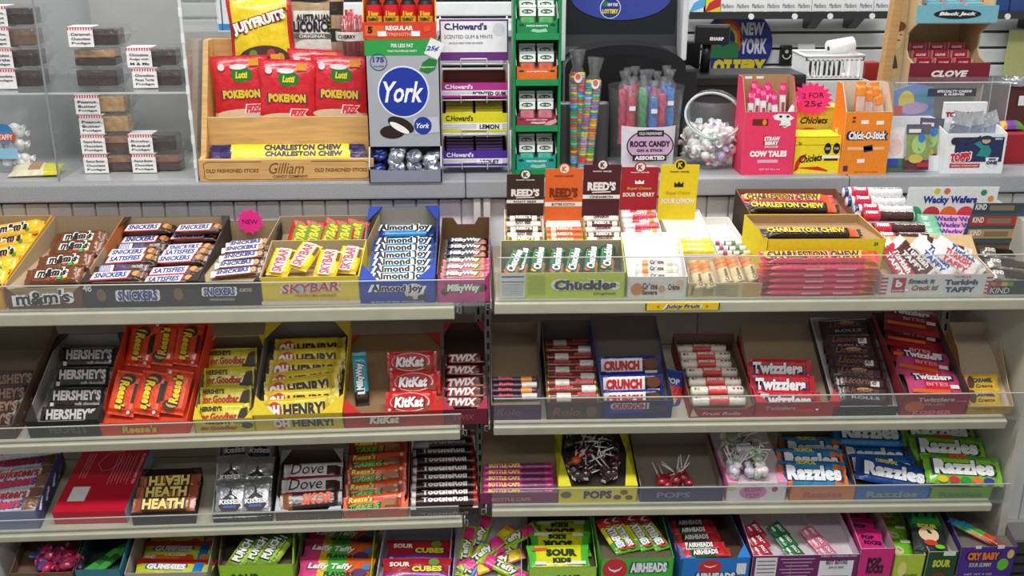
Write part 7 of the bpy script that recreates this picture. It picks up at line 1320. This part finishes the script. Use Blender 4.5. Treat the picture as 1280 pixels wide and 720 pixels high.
# basket
Yk2=2.74; x0=X(1006,Yk2,95); x1=X(1078,Yk2,95); wb2=x1-x0; zb2=H(100,Yk2,1040); hb2=H(70,Yk2,1040)-zb2
st_=tag(ob('register_stand',box(0,wb2*1.2,0,.2,0,zb2-.001,'C9CDCF:paint',.004),None,T_((x0-.01,Yk2-.01,ZC))),'white stand under the plastic basket','stand')
bk=thing('basket',T_((x0,Yk2,ZC+zb2)),'white slotted plastic basket with a paper roll on top','basket'); W='EEF0F0:gloss'
for nm_,yy in (('front_wall',0),('back_wall',.12)):
    ps_=[(0,wb2,yy,yy+.003,hb2*.8,hb2),(.006,wb2-.006,yy,yy+.003,0,hb2*.14)]+[(.004+wb2*k/12,.004+wb2*k/12+wb2*.032,yy,yy+.003,hb2*.1,hb2*.85) for k in range(12)]
    ob(nm_,joinb(ps_,W),bk)
for x_ in (0,wb2-.003): ob('side_wall',box(x_,x_+.003,0,.12,0,hb2,W),bk)
ob('rim',tube([(0,0,hb2),(wb2,0,hb2),(wb2,.12,hb2),(0,.12,hb2),(0,0,hb2)],.004,W,6),bk); ob('floor_panel',box(0,wb2,0,.12,-.0,.003,W),bk)
rnd=random.Random(31)
for i in range(7): ob_=tag(ob('pen',tube([(0,0,0),(.0,0,.045)],.006,'1C1C20:gloss',6),None,T_((x0+.02+.015*i,Yk2+.05,ZC+zb2+.006))@ry(R(rnd.uniform(-18,18)))),'black pen standing in the white basket','pen','black pens in the basket')
P=on_y(1052,60,Yk2+.05); tag(ob('paper_roll',lathe([(.006,-.035),(.02,-.035),(.021,-.034),(.021,.034),(.02,.035),(.006,.035)],'F2F2F0:card',24),None,T_((P.x,Yk2+.06,ZC+zb2+hb2+.018))@rz(R(10))@ry(R(82))),'white paper roll lying on the plastic basket','paper roll')
P=on_y(1084,88,Yk2+.1); tag(ob('red_block',box(-.02,.02,0,.04,0,H(76,Yk2+.1,1084),'A82A30:gloss',.003),None,T_((P.x,Yk2+.06,ZC))),'dark red box behind the orange carton by the post','box')
# right end: red box, wood rail, trays
Y=2.42
e=tag(ob('red_box',box(0,.09,0,.12,0,H(168,Y,1265),'A01E2A:card',.002),None,T_((X(1250,Y),Y,ZC))),'dark red carton at the right edge of the counter','carton')
P=on_y(1262,165,Y+.05); put(BAG(.06,.035,'E8A03A',zones=[(-.5,.2,-1,1,'7A4AA8'),(.3,1,-1,1,'5A8A3A')],t=.02,seed=110),T_((P.x,P.y,ZC+H(168,Y,1265)+.012))@rx(R(20)),'small coloured candy bag on the dark red carton')
e=tag(ob('wooden_rail',box(0,.3,0,.025,-.012,.012,'C8A070:wood',.002),None,T_((on_y(1225,133,2.75).x,2.75,on_y(1225,133,2.75).z))),'light wooden rail at the right behind the acrylic bin','rail')
ob('rail_post',box(.24,.27,.0,.025,ZC-on_y(1225,133,2.75).z,-.012,'C8A070:wood',.002),e)
e=thing('round_tray',T_((on_y(1262,100,2.66).x,2.66,ZC)),'dark red crate with a chrome tray on top at the right edge','crate'); ob('crate_body',box(-.05,.07,-.05,.05,0,H(105,2.66,1262),'5A2024:gloss',.003),e); ob('chrome_tray',lathe([(.001,0),(.06,0),(.066,.012),(.064,.012),(.058,.003),(.001,.003)],'C8CCD0:metal',28),e,T_((0,0,H(105,2.66,1262)+.001)))
bsq=T_((0,-.0505,0))@FRONT; patch(e,.03,H(122,2.66,1262),.05,.025,'EEF0F0',bsq); patch(e,.03,H(122,2.66,1262),.056,.03,'1E1E22',bsq,z=-.0002)
P=on_y(1268,60,YB-.03); tag(ob('hanging_card',box(-.03,.06,0,.004,-.1,.06,'C8CE8A:card',.001),None,T_((P.x,YB-.04,P.z))),'pale green hang card on the slat wall at the right edge','card')
